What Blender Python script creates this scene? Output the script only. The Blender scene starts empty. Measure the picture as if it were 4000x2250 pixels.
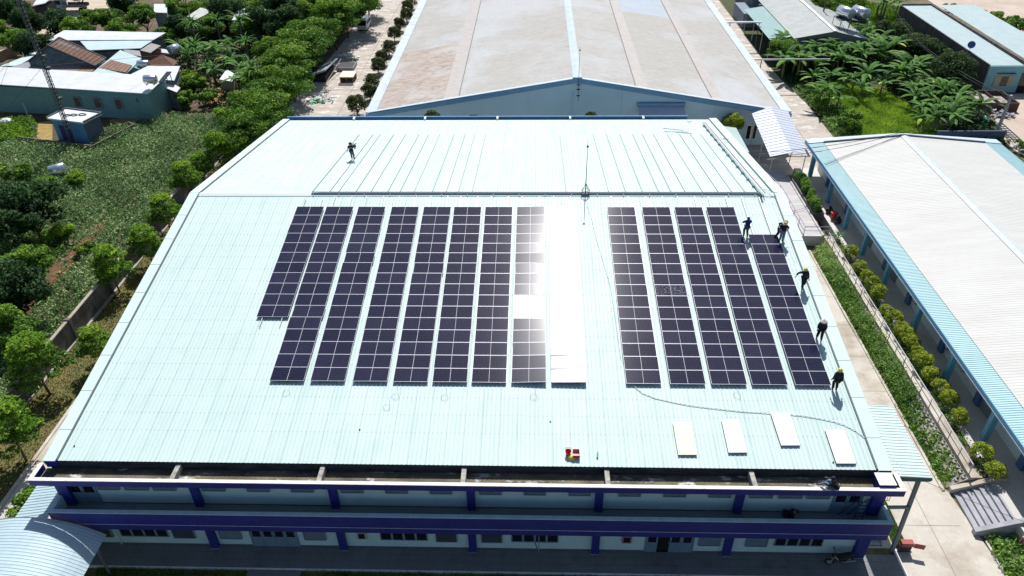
import bpy, math, random
import numpy as np
from mathutils import Vector, Matrix
scene = bpy.context.scene
COL = scene.collection
R = math.radians
PI = math.pi
rnd = random.Random(7)
V = Vector

# ------------------------------------------------------------------ materials
MATS = {}
def mat(name, col, rough=.65, metal=0., col2=None, scale=1.5, stretch=(1, 1, 1), lo=.35, hi=.65, bump=0., spec=.4, detail=5., emit=None):
    if name in MATS: return MATS[name]
    m = bpy.data.materials.new(name); m.use_nodes = True
    nt = m.node_tree; b = nt.nodes['Principled BSDF']
    b.inputs['Base Color'].default_value = (*col, 1)
    b.inputs['Roughness'].default_value = rough
    b.inputs['Metallic'].default_value = metal
    b.inputs['Specular IOR Level'].default_value = spec
    if col2 is None: col2 = tuple(c * .82 for c in col)
    tc = nt.nodes.new('ShaderNodeTexCoord'); mp = nt.nodes.new('ShaderNodeMapping')
    mp.inputs['Scale'].default_value = stretch
    nt.links.new(tc.outputs['Object'], mp.inputs['Vector'])
    n = nt.nodes.new('ShaderNodeTexNoise'); n.inputs['Scale'].default_value = scale; n.inputs['Detail'].default_value = detail
    n.inputs['Roughness'].default_value = .62
    nt.links.new(mp.outputs['Vector'], n.inputs['Vector'])
    mr = nt.nodes.new('ShaderNodeMapRange'); mr.inputs['From Min'].default_value = lo; mr.inputs['From Max'].default_value = hi
    nt.links.new(n.outputs['Fac'], mr.inputs['Value'])
    mx = nt.nodes.new('ShaderNodeMix'); mx.data_type = 'RGBA'
    mx.inputs[6].default_value = (*col, 1); mx.inputs[7].default_value = (*col2, 1)
    nt.links.new(mr.outputs['Result'], mx.inputs[0]); nt.links.new(mx.outputs[2], b.inputs['Base Color'])
    if bump:
        bp = nt.nodes.new('ShaderNodeBump'); bp.inputs['Strength'].default_value = bump; bp.inputs['Distance'].default_value = .05
        nt.links.new(n.outputs['Fac'], bp.inputs['Height']); nt.links.new(bp.outputs['Normal'], b.inputs['Normal'])
    MATS[name] = m; m['n_out'] = 1
    return m

def layer(m, col, scale, lo, hi, stretch=(1, 1, 1), detail=6., amount=1.):
    """adds another blotchy layer (stain, rust, lichen) over a mat() material"""
    nt = m.node_tree; b = nt.nodes['Principled BSDF']
    src = b.inputs['Base Color'].links[0].from_socket
    tc = nt.nodes.new('ShaderNodeTexCoord'); mp = nt.nodes.new('ShaderNodeMapping'); mp.inputs['Scale'].default_value = stretch
    mp.inputs['Location'].default_value = (3.7 * len(nt.nodes), 1.3 * len(nt.nodes), 0)
    nt.links.new(tc.outputs['Object'], mp.inputs['Vector'])
    n = nt.nodes.new('ShaderNodeTexNoise'); n.inputs['Scale'].default_value = scale; n.inputs['Detail'].default_value = detail
    n.inputs['Roughness'].default_value = .65
    nt.links.new(mp.outputs['Vector'], n.inputs['Vector'])
    mr = nt.nodes.new('ShaderNodeMapRange'); mr.inputs['From Min'].default_value = lo; mr.inputs['From Max'].default_value = hi
    mr.inputs['To Max'].default_value = amount
    nt.links.new(n.outputs['Fac'], mr.inputs['Value'])
    mx = nt.nodes.new('ShaderNodeMix'); mx.data_type = 'RGBA'; mx.inputs[7].default_value = (*col, 1)
    nt.links.new(mr.outputs['Result'], mx.inputs[0]); nt.links.new(src, mx.inputs[6]); nt.links.new(mx.outputs[2], b.inputs['Base Color'])
    return m

def leafmat(name, stops, trans=.35, rough=.65):
    if name in MATS: return MATS[name]
    m = bpy.data.materials.new(name); m.use_nodes = True
    nt = m.node_tree; nt.nodes.clear()
    out = nt.nodes.new('ShaderNodeOutputMaterial')
    at = nt.nodes.new('ShaderNodeAttribute'); at.attribute_name = 'tint'
    cr = nt.nodes.new('ShaderNodeValToRGB')
    el = cr.color_ramp.elements
    el[0].position = stops[0][0]; el[0].color = (*stops[0][1], 1)
    el[1].position = stops[-1][0]; el[1].color = (*stops[-1][1], 1)
    for p, c in stops[1:-1]:
        e = el.new(p); e.color = (*c, 1)
    nt.links.new(at.outputs['Fac'], cr.inputs['Fac'])
    pr = nt.nodes.new('ShaderNodeBsdfPrincipled'); pr.inputs['Roughness'].default_value = rough; pr.inputs['Specular IOR Level'].default_value = .15
    nt.links.new(cr.outputs['Color'], pr.inputs['Base Color'])
    tr = nt.nodes.new('ShaderNodeBsdfTranslucent'); nt.links.new(cr.outputs['Color'], tr.inputs['Color'])
    ms = nt.nodes.new('ShaderNodeMixShader'); ms.inputs[0].default_value = trans
    nt.links.new(pr.outputs[0], ms.inputs[1]); nt.links.new(tr.outputs[0], ms.inputs[2]); nt.links.new(ms.outputs[0], out.inputs['Surface'])
    MATS[name] = m
    return m

# ------------------------------------------------------------------ objects
def setp(o, label=None, cat=None, group=None, kind=None):
    if label: o['label'] = label
    if cat: o['category'] = cat
    if group: o['group'] = group
    if kind: o['kind'] = kind
    return o
def thing(name, label, cat, loc=(0, 0, 0), group=None, rz=0):
    o = bpy.data.objects.new(name, None); COL.objects.link(o); o.empty_display_size = .3
    o.location = loc; o.rotation_euler = (0, 0, rz)
    return setp(o, label, cat, group)
def rootloc(o):
    p = V((0, 0, 0))
    while o is not None: p += o.location; o = o.parent
    return p
def nm(verts, faces, name, smooth=False):
    me = bpy.data.meshes.new(name); me.from_pydata(verts, [], faces); me.update()
    if smooth: me.polygons.foreach_set('use_smooth', [True] * len(me.polygons))
    return me
def link(name, me, parent=None):
    o = bpy.data.objects.new(name, me); COL.objects.link(o)
    if parent is not None: o.parent = parent
    return o
def dup(root, loc=None, rz=None, scale=None, label=None, group=None):
    c = root.copy(); COL.objects.link(c)
    if loc is not None: c.location = loc
    if rz is not None: c.rotation_euler = (root.rotation_euler[0], root.rotation_euler[1], rz)
    if scale is not None: c.scale = scale
    if label: c['label'] = label
    if group: c['group'] = group
    for ch in list(root.children):
        k = ch.copy(); COL.objects.link(k); k.parent = c
        for g in list(ch.children):
            q = g.copy(); COL.objects.link(q); q.parent = k
    return c

class MB:
    """collects shapes and links them as ONE mesh object"""
    def __init__(s): s.v = []; s.f = []; s.uv = None
    def add(s, vs, fs):
        b = len(s.v); s.v += [tuple(p) for p in vs]; s.f += [tuple(i + b for i in f) for f in fs]; return s
    def box(s, x0, x1, y0, y1, z0, z1):
        return s.add([(x0, y0, z0), (x1, y0, z0), (x1, y1, z0), (x0, y1, z0), (x0, y0, z1), (x1, y0, z1), (x1, y1, z1), (x0, y1, z1)],
                     [(0, 3, 2, 1), (4, 5, 6, 7), (0, 1, 5, 4), (1, 2, 6, 5), (2, 3, 7, 6), (3, 0, 4, 7)])
    def obox(s, O, U, W, N):
        O, U, W, N = V(O), V(U), V(W), V(N)
        p = [O, O + U, O + U + W, O + W]
        return s.add(p + [q + N for q in p], [(0, 3, 2, 1), (4, 5, 6, 7), (0, 1, 5, 4), (1, 2, 6, 5), (2, 3, 7, 6), (3, 0, 4, 7)])
    def bar(s, a, b, w, h=None, up=(0, 0, 1)):
        a, b = V(a), V(b); h = h or w; d = (b - a).normalized(); up = V(up)
        if abs(d.dot(up)) > .97: up = V((0, 1, 0))
        sx = d.cross(up).normalized(); sz = sx.cross(d)
        return s.obox(a - sx * w / 2 - sz * h / 2, b - a, sx * w, sz * h)
    def prism(s, poly, N):
        N = V(N); k = len(poly); p = [V(q) for q in poly]
        return s.add(p + [q + N for q in p], [tuple(range(k))[::-1], tuple(range(k, 2 * k))] + [(i, (i + 1) % k, k + (i + 1) % k, k + i) for i in range(k)])
    def poly(s, pts): return s.add(pts, [tuple(range(len(pts)))])
    def tube(s, pts, r, n=6, cap=True):
        pts = [V(p) for p in pts]; k = len(pts)
        rs = r if isinstance(r, (list, tuple)) else [r] * k
        vs = []; ref = None
        for i, p in enumerate(pts):
            d = (pts[min(i + 1, k - 1)] - pts[max(i - 1, 0)])
            d = d.normalized() if d.length > 1e-9 else V((0, 0, 1))
            if ref is None: ref = V((0, 0, 1)) if abs(d.z) < .9 else V((1, 0, 0))
            u = ref - d * ref.dot(d); u = u.normalized() if u.length > 1e-6 else d.orthogonal().normalized()
            ref = u; w = d.cross(u)
            vs += [p + (u * math.cos(2 * PI * j / n) + w * math.sin(2 * PI * j / n)) * rs[i] for j in range(n)]
        fs = [(i * n + j, i * n + (j + 1) % n, (i + 1) * n + (j + 1) % n, (i + 1) * n + j) for i in range(k - 1) for j in range(n)]
        if cap: fs += [tuple(range(n))[::-1], tuple(range((k - 1) * n, k * n))]
        return s.add(vs, fs)
    def ball(s, c, rx, ry=None, rz=None, n=10, m=6, z0=-1., z1=1.):
        ry = ry or rx; rz = rz or rx; vs = []; fs = []
        for i in range(m + 1):
            t = z0 + (z1 - z0) * i / m; t = math.sin(math.asin(z0) + (math.asin(z1) - math.asin(z0)) * i / m); q = math.sqrt(max(0, 1 - t * t))
            vs += [(c[0] + rx * q * math.cos(2 * PI * j / n), c[1] + ry * q * math.sin(2 * PI * j / n), c[2] + rz * t) for j in range(n)]
        fs = [(i * n + j, i * n + (j + 1) % n, (i + 1) * n + (j + 1) % n, (i + 1) * n + j) for i in range(m) for j in range(n)]
        fs += [tuple(range(n))[::-1], tuple(range(m * n, m * n + n))]
        return s.add(vs, fs)
    def corr(s, O, U, W, pitch=.27, w=.06, h=.03, flip=False):
        """ribbed metal sheet: spans U, ribs run along W"""
        O, U, W = V(O), V(U), V(W); L = U.length; u = U / L; N = u.cross(W).normalized() * (-1 if flip else 1)
        n = max(1, int(L / pitch)); q = L / n; pr = [(0, 0)]
        for i in range(n):
            c = (i + .5) * q; pr += [(c - w / 2, 0), (c - w / 4, h), (c + w / 4, h), (c + w / 2, 0)]
        pr.append((L, 0)); k = len(pr)
        vs = [O + u * a + N * b for a, b in pr]; vs += [p + W for p in vs]
        return s.add(vs, [(i, i + 1, k + i + 1, k + i) for i in range(k - 1)])
    def build(s, name, m, parent=None, smooth=False, label=None, cat=None, group=None, kind=None):
        off = rootloc(parent) if parent is not None else V((0, 0, 0))
        me = nm([(a - off.x, b - off.y, c - off.z) for a, b, c in s.v], s.f, name, smooth)
        me.materials.append(m)
        return setp(link(name, me, parent), label, cat, group, kind)

def sheet(name, poly, z, m, kind='structure', thick=.0):
    b = MB(); b.poly([(p[0], p[1], z) for p in poly])
    o = b.build(name, m, kind=kind); return o

ORD = ['first', 'second', 'third', 'fourth', 'fifth', 'sixth', 'seventh', 'eighth', 'ninth', 'tenth', 'eleventh', 'twelfth', 'thirteenth', 'fourteenth', 'fifteenth',
       'sixteenth', 'seventeenth', 'eighteenth', 'nineteenth', 'twentieth', 'twenty-first', 'twenty-second', 'twenty-third', 'twenty-fourth', 'twenty-fifth', 'twenty-sixth', 'twenty-seventh', 'twenty-eighth']

def ORDN(k): return ORD[k] if k < 20 else (['twenty', 'thirty', 'forty', 'fifty'][k // 10 - 2 if k % 10 != 9 else (k + 1) // 10 - 3] + '-' + ORD[k % 10] if k % 10 != 9 else ['thirtieth', 'fortieth', 'fiftieth'][(k + 1) // 10 - 3])
# ------------------------------------------------------------------ camera, sun, sky
cd = bpy.data.cameras.new('camera'); cam = bpy.data.objects.new('camera', cd); COL.objects.link(cam)
cd.sensor_width = 36; cd.lens = 26.078; cd.clip_end = 3000; cd.clip_start = .5
cam.matrix_world = Matrix(((0.999555, -0.004485, 0.029484, 0.853333), (0.026634, 0.579036, -0.814867, -56.131139), (-0.013417, 0.815290, 0.578898, 41.751110), (0.000000, 0.000000, 0.000000, 1.000000)))
scene.camera = cam
SUN_EL, SUN_AZ = 53., 4.4            # azimuth clockwise from +Y (straight ahead of the camera)
sd = V((math.cos(R(SUN_EL)) * math.sin(R(SUN_AZ)), math.cos(R(SUN_EL)) * math.cos(R(SUN_AZ)), math.sin(R(SUN_EL))))
sl = bpy.data.lights.new('sun', 'SUN'); sl.energy = 4.6; sl.angle = R(.53); sl.color = (1, .975, .945)
so = bpy.data.objects.new('sun', sl); COL.objects.link(so); so.rotation_euler = (-sd).to_track_quat('-Z', 'Y').to_euler()
w = bpy.data.worlds.new('World'); scene.world = w; w.use_nodes = True
nt = w.node_tree; bg = nt.nodes['Background']; sk = nt.nodes.new('ShaderNodeTexSky'); sk.sky_type = 'NISHITA'; sk.sun_disc = False
sk.sun_elevation = R(SUN_EL); sk.sun_rotation = R(SUN_AZ); sk.dust_density = 1.; sk.air_density = 1.
nt.links.new(sk.outputs[0], bg.inputs[0]); bg.inputs[1].default_value = .08
scene.view_settings.view_transform = 'Standard'; scene.view_settings.look = 'None'; scene.view_settings.exposure = .38
scene.cycles.max_bounces = 6; scene.cycles.diffuse_bounces = 4; scene.cycles.glossy_bounces = 3; scene.cycles.transmission_bounces = 4
scene.cycles.use_denoising = True

# ================================================================== main building
RZ, XL, XR = 11.68, -28.77, 21.87
A = R(9.03); FL, BL = 26.57, 26.24
FE = (-FL * math.cos(A), RZ - FL * math.sin(A)); BE = (BL * math.cos(A), RZ - BL * math.sin(A))
FD = V((0, -math.cos(A), -math.sin(A))); BD = V((0, math.cos(A), -math.sin(A)))     # down-slope directions
FN = V((0, -math.sin(A), math.cos(A))); BN = V((0, math.sin(A), math.cos(A)))
def front(x, s, o=0.): return V((x, 0, RZ)) + FD * s + FN * o
def back(x, s, o=0.): return V((x, 0, RZ)) + BD * s + BN * o
mint = mat('mint_roof_sheet', (.475, .59, .562), .55, col2=(.505, .62, .592), scale=.35, spec=.3)
layer(mint, (.40, .53, .50), .9, .50, .75, (1.6, .12, 1), amount=.7)
layer(mint, (.54, .66, .64), .25, .5, .65, (1, .5, 1), amount=.6)
layer(mint, (.30, .34, .30), 7, .68, .75, (1, .6, 1), amount=.5)
mintflash = mat('mint_flashing', (.51, .625, .605), .55, col2=(.54, .655, .635), scale=.3, spec=.25)
navy = mat('navy_paint', (.015, .021, .19), .55, col2=(.019, .030, .22), scale=.8)
layer(navy, (.09, .11, .32), 5, .58, .8, (6, 6, .35), amount=.7); layer(navy, (.008, .010, .06), 2, .56, .72, (2.5, 2.5, .3), amount=.6); layer(navy, (.35, .36, .42), 9, .74, .78, (4, 4, 1.2), amount=.7)
wallm = mat('pale_mint_wall', (.52, .69, .69), .75, col2=(.47, .63, .63), scale=.6); layer(wallm, (.30, .38, .38), 3, .58, .75, (2.5, 2.5, .3), amount=.5)
whitec = mat('white_coping', (.74, .72, .70), .7, col2=(.50, .47, .45), scale=2.2, lo=.5, hi=.75)
layer(whitec, (.28, .26, .25), 7, .66, .8, amount=.6)
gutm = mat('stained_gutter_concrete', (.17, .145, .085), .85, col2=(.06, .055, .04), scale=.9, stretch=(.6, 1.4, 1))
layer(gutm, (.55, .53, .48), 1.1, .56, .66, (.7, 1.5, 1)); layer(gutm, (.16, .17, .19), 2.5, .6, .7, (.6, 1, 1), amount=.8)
beamc = mat('weathered_concrete', (.42, .40, .35), .85, col2=(.20, .19, .17), scale=3.)
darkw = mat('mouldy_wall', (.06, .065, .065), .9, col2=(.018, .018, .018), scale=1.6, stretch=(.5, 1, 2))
graymetal = mat('grey_door_paint', (.17, .25, .33), .5, col2=(.15, .22, .30), scale=1)
glassd = mat('dark_window_glass', (.010, .012, .016), .08, spec=.6)
slatm = mat('louvre_slats', (.20, .26, .29), .5)
tilef = mat('balcony_tiles', (.20, .24, .25), .5, col2=(.17, .20, .21), scale=.7)
steel = mat('galvanised_steel', (.42, .45, .48), .35, .6, col2=(.34, .37, .40), scale=2)
darksteel = mat('dark_steel', (.07, .09, .11), .45, .3)

B0 = thing('factory_building', 'long two-storey factory with pale mint ribbed roof under the solar panels and navy front', 'building', (-3.45, -26.8, 0))
YW = -26.8
# body of the hall (side and back walls), front wall
m = MB(); m.box(-28.3, 21.4, YW, 25.6, 0, 6.70)
m.prism([(-28.3, -26.2, 7.0), (-28.3, 25.8, 7.0), (-28.3, 25.8, 7.42), (-28.3, 0, 11.5), (-28.3, -26.2, 7.36)], (.2, 0, 0))
m.prism([(21.2, -26.2, 7.0), (21.2, 25.8, 7.0), (21.2, 25.8, 7.42), (21.2, 0, 11.5), (21.2, -26.2, 7.36)], (.2, 0, 0))
m.build('wall', wallm, B0)
# roof slopes: ribbed sheet, lap lines and screws
m = MB(); m.corr(front(XL + .3, 0), (XR - XL - .6, 0, 0), FD * FL, .272, .085, .024, flip=True)
m.build('roof', mint, B0, label='pale mint ribbed roof slope facing the camera under the panels')
m = MB(); m.corr(back(XL + .3, 0), (XR - XL - .6, 0, 0), BD * BL, .272, .085, .024)
m.build('roof', mint, B0, label='pale mint ribbed roof slope beyond the ridge')
for sgn, fx, fn_, ln in ((1, front, FN, FL), (-1, back, BN, BL)):
    m = MB()
    for k in range(1, int(ln / 1.35)):
        s = k * 1.35
        n = int((XR - XL - 1) / .272)
        for i in range(n):
            q = XL + .3 + (i + .5) * (XR - XL - .6) / int((XR - XL - .6) / .272)
            p = fx(q, s, .026); m.obox(p - V((.016, .016, 0)), (.032, 0, 0), (0, .032, 0), (0, 0, .014))
    m.build('screw_row', mat('screw_heads', (.30, .36, .36), .5), B0)
# side laps of the sheets
for f, ln in ((front, FL), (back, BL)):
    m = MB(); n = int((XR - XL - .6) / .272); q = (XR - XL - .6) / n
    for i in range(3, n, 4): m.obox(f(XL + .3 + (i + .5) * q + .040, .4, .002), (.022, 0, 0), (f(0, ln - .02) - f(0, .4)), (0, 0, .006))
    m.build('sheet_lap', mat('lap_line_grey', (.28, .37, .35), .8, col2=(.40, .52, .50), scale=.7), B0)  # thin grey-green strips, uneven in tone, along the laps
# ridge cap
m = MB(); m.prism([front(XL, .35, .034), front(XL, .35, .044), V((XL, 0, RZ + .09)), back(XL, .35, .044), back(XL, .35, .034), V((XL, 0, RZ + .07))], (XR - XL, 0, 0))
m.build('ridge_cap', mintflash, B0)
# edge flashings with an upturned inner lip
for x0, x1, inner in ((XL - .05, XL + .72, XL + .72), (XR - .80, XR + .05, XR - .80)):
    m = MB()
    for f, ln in ((front, FL + .12), (back, BL + .12)):
        m.prism([f(x0, 0, .12), f(x1, 0, .12), f(x1, ln, .12), f(x0, ln, .12)], (f(0, 0, .03) - f(0, 0, 0)))
        m.prism([f(x0, 0, -.28), f(x0 + .04, 0, -.28), f(x0 + .04, ln, -.28), f(x0, ln, -.28)], (f(0, 0, .398) - f(0, 0, 0)))
    m.build('edge_flashing', mintflash, B0)
    m = MB(); gx = (inner - .005, inner + .06) if inner < 0 else (inner - .06, inner + .005)
    for f, ln in ((front, FL), (back, BL)):
        m.prism([f(gx[0], 0, .036), f(gx[1], 0, .036), f(gx[1], ln, .036), f(gx[0], ln, .036)], (f(0, 0, .06) - f(0, 0, 0)))
    m.build('edge_strip', mat('grey_edge_strip', (.13, .17, .18), .6), B0)  # dark grey strip along the inner edge of the flashing
m = MB()
for (fx, ln) in ((front, FL), (back, BL)):
    for k in range(1, 9):
        for x0, x1 in ((XL - .05, XL + .72), (XR - .80, XR + .05)):
            m = MB(); m.obox(fx(x0, k * 3.05, .152), (x1 - x0, 0, 0), (fx(0, .025) - fx(0, 0)), (0, 0, .012)); m.build('flashing_joint', mat('joint_grey', (.34, .44, .44), .6), B0)
# blue trim under the flashing ends
for a, c in ((XL - .02, XL + .75), (XR - .8, XR + .02)): m = MB(); m.box(a, c, -26.3, -26.12, 6.99, 7.62); m.build('gable_end_trim', navy, B0)
# back gutter
m = MB(); m.box(XL + .3, XR - 3.2, 26.45, 26.62, 6.6, 7.78); m.box(XL + .3, XR - 3.2, 25.6, 26.45, 6.6, 6.75)
m.build('back_gutter', mat('blue_gutter', (.10, .22, .42), .6), B0)
m = MB()
for x in (-20.4, -12.0, -3.5, 5.0, 13.5): m.box(x - .11, x + .11, 25.85, 26.5, 7.2, 7.79)
m.build('back_gutter_beam', whitec, B0)
# front gutter terrace
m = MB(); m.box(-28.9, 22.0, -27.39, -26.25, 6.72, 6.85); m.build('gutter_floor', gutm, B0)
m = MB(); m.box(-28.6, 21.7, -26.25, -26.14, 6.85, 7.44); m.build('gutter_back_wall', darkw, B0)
m = MB(); m.box(-29.13, 22.24, -27.64, -27.41, 6.86, 7.33); m.box(-29.13, -28.9, -27.41, -26.35, 6.86, 7.33); m.box(22.0, 22.24, -27.41, -26.35, 6.86, 7.33)
m.build('parapet', navy, B0, label='navy roof-edge parapet with white top')
m = MB(); m.box(-29.15, 22.26, -27.66, -27.43, 7.33, 7.38); m.box(-29.15, -28.88, -27.39, -26.35, 7.33, 7.38); m.box(21.98, 22.26, -27.39, -26.35, 7.33, 7.38)
m.build('coping', whitec, B0)
for x in (-20.58, -11.78, -3.26, 5.23, 13.74):
    m = MB(); m.box(x - .14, x + .14, -27.39, -26.26, 6.86, 7.34); m.build('gutter_beam', beamc, B0)
m = MB(); m.box(-28.9, 22.0, -27.4, YW, 6.66, 6.715); m.build('gutter_soffit', wallm, B0)
# upper balcony
F2 = 4.31
m = MB(); m.box(-28.3, 21.8, -28.2, YW, 3.75, F2); m.build('balcony_floor', tilef, B0)
m = MB(); m.box(-28.35, 21.85, -28.32, -28.10, 3.73, 5.24); m.box(-28.35, -28.13, -28.10, YW - .2, 3.73, 5.24); m.box(21.62, 21.85, -28.10, YW - .2, 3.73, 5.24)
m.build('balcony_parapet', navy, B0, label='navy balcony wall with thin pale line')
m = MB(); m.box(-28.13, 21.62, -28.10, -28.085, F2, 5.24); m.box(-28.13, -28.115, -28.085, YW - .2, F2, 5.24); m.box(21.605, 21.62, -28.085, YW - .2, F2, 5.24)
m.build('balcony_lining', wallm, B0)
m = MB(); m.box(-28.37, 21.87, -28.34, -28.08, 5.243, 5.30); m.box(-28.37, -28.11, -28.08, YW - .2, 5.243, 5.30); m.box(21.60, 21.87, -28.08, YW - .2, 5.243, 5.30)
m.build('balcony_coping', mat('blue_grey_coping', (.42, .56, .62), .7), B0)
m = MB(); m.box(-28.35, 21.85, -28.335, -28.319, 4.205, 4.235); m.build('trim_line', mat('pale_line', (.5, .52, .58), .6), B0)
# pilasters
colx_up = [-28.16 + .25, -19.76, -11.28, -2.90, 4.83, 13.2, 21.3]
colx_lo = [-28.0, -19.83, -11.4, -3.0, 4.85, 13.2, 21.5]
for xs, z0, z1 in ((colx_up, F2, 6.655), (colx_lo, .15, 3.75)):
    for i, x in enumerate(xs):
        wd = .24 if 0 < i < 6 else .36
        m = MB(); m.box(x - wd, x + wd, YW - .28, YW - .002, z0, z1); m.build('pillar', navy, B0)
m = MB()
for xs, z0 in ((colx_up, F2 + .002), (colx_lo, .152)):
    for x in xs: m = MB(); m.box(x - .27, x + .27, YW - .31, YW - .003, z0, z0 + .05); m.build('pillar_base', mat('pillar_skirting', (.30, .30, .31), .7), B0)
# skirting band
m = MB(); m.box(-28.3, 21.4, YW - .02, YW - .004, .15, .30); m.box(-28.1, 21.4, YW - .02, YW - .004, F2, F2 + .08)
m.build('skirting', mat('skirting_dark', (.10, .13, .14), .7), B0)

def casement(x0, x1, z0, h, npane, name='window', openp=None):
    b = MB(); d = .07
    b.box(x0, x1, YW - .06, YW - .003, z0, z0 + d); b.box(x0, x1, YW - .06, YW - .003, z0 + h - d, z0 + h)
    for i in range(npane + 1):
        x = x0 + (x1 - x0) * i / npane; b.box(max(x0, x - d), min(x1, x + d), YW - .057, YW - .004, z0 + d, z0 + h - d)
    o = b.build('window', graymetal, B0)
    g = MB(); g.box(x0 + d, x1 - d, YW - .03, YW - .006, z0 + d, z0 + h - d); g.build('pane', glassd, o)
    if openp is not None:
        x = x0 + (x1 - x0) * openp / npane; W = (x1 - x0) / npane
        s = MB()
        for a, c in (((x, YW - .05, z0), (x + .25, YW - W, z0)), ((x, YW - .05, z0 + h), (x + .25, YW - W, z0 + h)), ((x + .25, YW - W, z0), (x + .25, YW - W, z0 + h))): s.bar(a, c, .06)
        s.build('open_sash', graymetal, o)
def louvre(x0, x1, z0, h, dark):
    b = MB(); d = .06
    b.box(x0, x1, YW - .12, YW - .003, z0, z0 + d); b.box(x0, x1, YW - .12, YW - .003, z0 + h - d, z0 + h)
    b.box(x0, x0 + d, YW - .12, YW - .003, z0 + d, z0 + h - d); b.box(x1 - d, x1, YW - .12, YW - .003, z0 + d, z0 + h - d)
    o = b.build('louvre_window', graymetal, B0)
    s = MB(); n = int(h / .13)
    for i in range(n):
        z = z0 + d + (h - 2 * d) * (i + .2) / n
        s.obox((x0 + d, YW - .10, z), (x1 - x0 - 2 * d, 0, 0), (0, .07, .05), (0, -.006, .012))
    s.build('slats', slatm if not dark else mat('dark_slats', (.06, .07, .08), .5), o)
    g = MB(); g.box(x0 + d, x1 - d, YW - .02, YW - .006, z0 + d, z0 + h - d); g.build('pane', glassd, o)
def door(x0, x1, z0, h, n, openleaf=None):
    b = MB(); d = .07; lw = (x1 - x0) / n
    b.box(x0 - .06, x0, YW - .08, YW - .003, z0, z0 + h); b.box(x1, x1 + .06, YW - .08, YW - .003, z0, z0 + h); b.box(x0, x1, YW - .08, YW - .003, z0 + h, z0 + h + .08)
    o = b.build('door', graymetal, B0)
    for i in range(n):
        a = x0 + i * lw
        if i == openleaf:
            g = MB(); g.box(a, a + lw, YW - .02, YW - .004, z0, z0 + h); g.build('doorway', mat('dark_interior', (.008, .008, .01), .9), o)
            continue
        l = MB(); l.box(a + .01, a + lw - .01, YW - .05, YW - .006, z0 + .02, z0 + 1.0)
        for q in ((a + .01, a + .11), (a + lw - .11, a + lw - .01)): l.box(*q, YW - .05, YW - .006, z0 + 1.0, z0 + h)
        l.box(a + .11, a + lw - .11, YW - .05, YW - .006, z0 + h - .1, z0 + h)
        l.build('leaf', graymetal, o)
        g = MB(); g.box(a + .11, a + lw - .11, YW - .03, YW - .008, z0 + 1.0, z0 + h - .1); g.build('pane', glassd, o)
    hd = MB()
    c = x0 + lw * (n // 2)
    for s in (-.06, .06): hd.box(c + s - .015, c + s + .015, YW - .10, YW - .05, z0 + .95, z0 + 1.2)
    hd.build('handle', steel, o)
for a, b_ in (((-27.70, -26.80, 0.65), (-26.39, -26.80, 0.68)), ((-22.40, -26.80, 0.75), (-20.96, -26.80, 0.79)), ((-19.35, -26.80, 0.79), (-17.93, -26.80, 0.82)), ((-13.87, -26.80, 0.89), (-12.44, -26.80, 0.92)),
              ((-5.35, -26.80, 0.96), (-3.98, -26.80, 0.99)), ((-2.45, -26.80, 0.97), (-1.08, -26.80, 1.00)), ((11.34, -26.80, 1.01), (12.72, -26.80, 1.04)), ((14.29, -26.80, 0.97), (15.67, -26.80, 1.00))):
    louvre(a[0], b_[0], .95, 1.7, a[0] < -20 or -9 < a[0] < 0)
for i, (a, b_) in enumerate((((-25.88, -26.80, 0.74), (-22.70, -26.80, 0.82)), ((-8.92, -26.80, 1.06), (-5.87, -26.80, 1.13)), ((-0.52, -26.80, 1.04), (2.49, -26.80, 1.11)), ((16.09, -26.80, 1.01), (19.12, -26.80, 1.09)))):
    casement(a[0], b_[0], 1.0, 1.6, 4, openp=2 if i == 2 else None)
for i, (a, b_) in enumerate((((-17.37, -26.80, 0.02), (-14.29, -26.80, 0.10)), ((7.99, -26.80, 0.20), (11.07, -26.80, 0.28)))): door(a[0] + .06, b_[0] - .06, .16, 2.5, 4, 1 if i else None)
for a, b_ in (((-27.73, -26.80, 4.17), (-26.02, -26.80, 4.20)), ((18.81, -26.80, 4.39), (20.43, -26.80, 4.35))): door(a[0], b_[0], F2 + .01, 2.2, 2)
UPW = [((-25.82, -26.80, 5.56)[0], (-24.45, -26.80, 5.56)[0]), ((-24.15, -26.80, 5.56)[0], (-22.66, -26.80, 5.57)[0]), ((-22.38, -26.80, 5.57)[0], (-20.94, -26.80, 5.58)[0]), ((-19.33, -26.80, 5.58)[0], (-17.90, -26.80, 5.59)[0]), ((-16.57, -26.80, 5.60)[0], (-15.16, -26.80, 5.60)[0]), ((-13.87, -26.80, 5.61)[0], (-12.46, -26.80, 5.62)[0]), ((-10.80, -26.80, 5.62)[0], (-9.42, -26.80, 5.63)[0]), ((-8.10, -26.80, 5.64)[0], (-6.71, -26.80, 5.64)[0]), ((-5.40, -26.80, 5.65)[0], (-4.03, -26.80, 5.65)[0]), ((-2.40, -26.80, 5.66)[0], (-1.03, -26.80, 5.66)[0]), ((0.28, -26.80, 5.67)[0], (1.64, -26.80, 5.68)[0]), ((2.97, -26.80, 5.68)[0], (4.32, -26.80, 5.69)[0]), ((5.97, -26.80, 5.70)[0], (7.33, -26.80, 5.70)[0]), ((8.65, -26.80, 5.71)[0], (10.02, -26.80, 5.71)[0]), ((11.33, -26.80, 5.72)[0], (12.70, -26.80, 5.72)[0]), ((13.76, -26.80, 5.73)[0], (15.15, -26.80, 5.73)[0]), ((15.46, -26.80, 5.74)[0], (16.91, -26.80, 5.74)[0]), ((17.13, -26.80, 5.75)[0], (18.52, -26.80, 5.75)[0])]
for x0, x1 in UPW: louvre(x0, x1, F2 + 1.34, .95, False)
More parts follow.
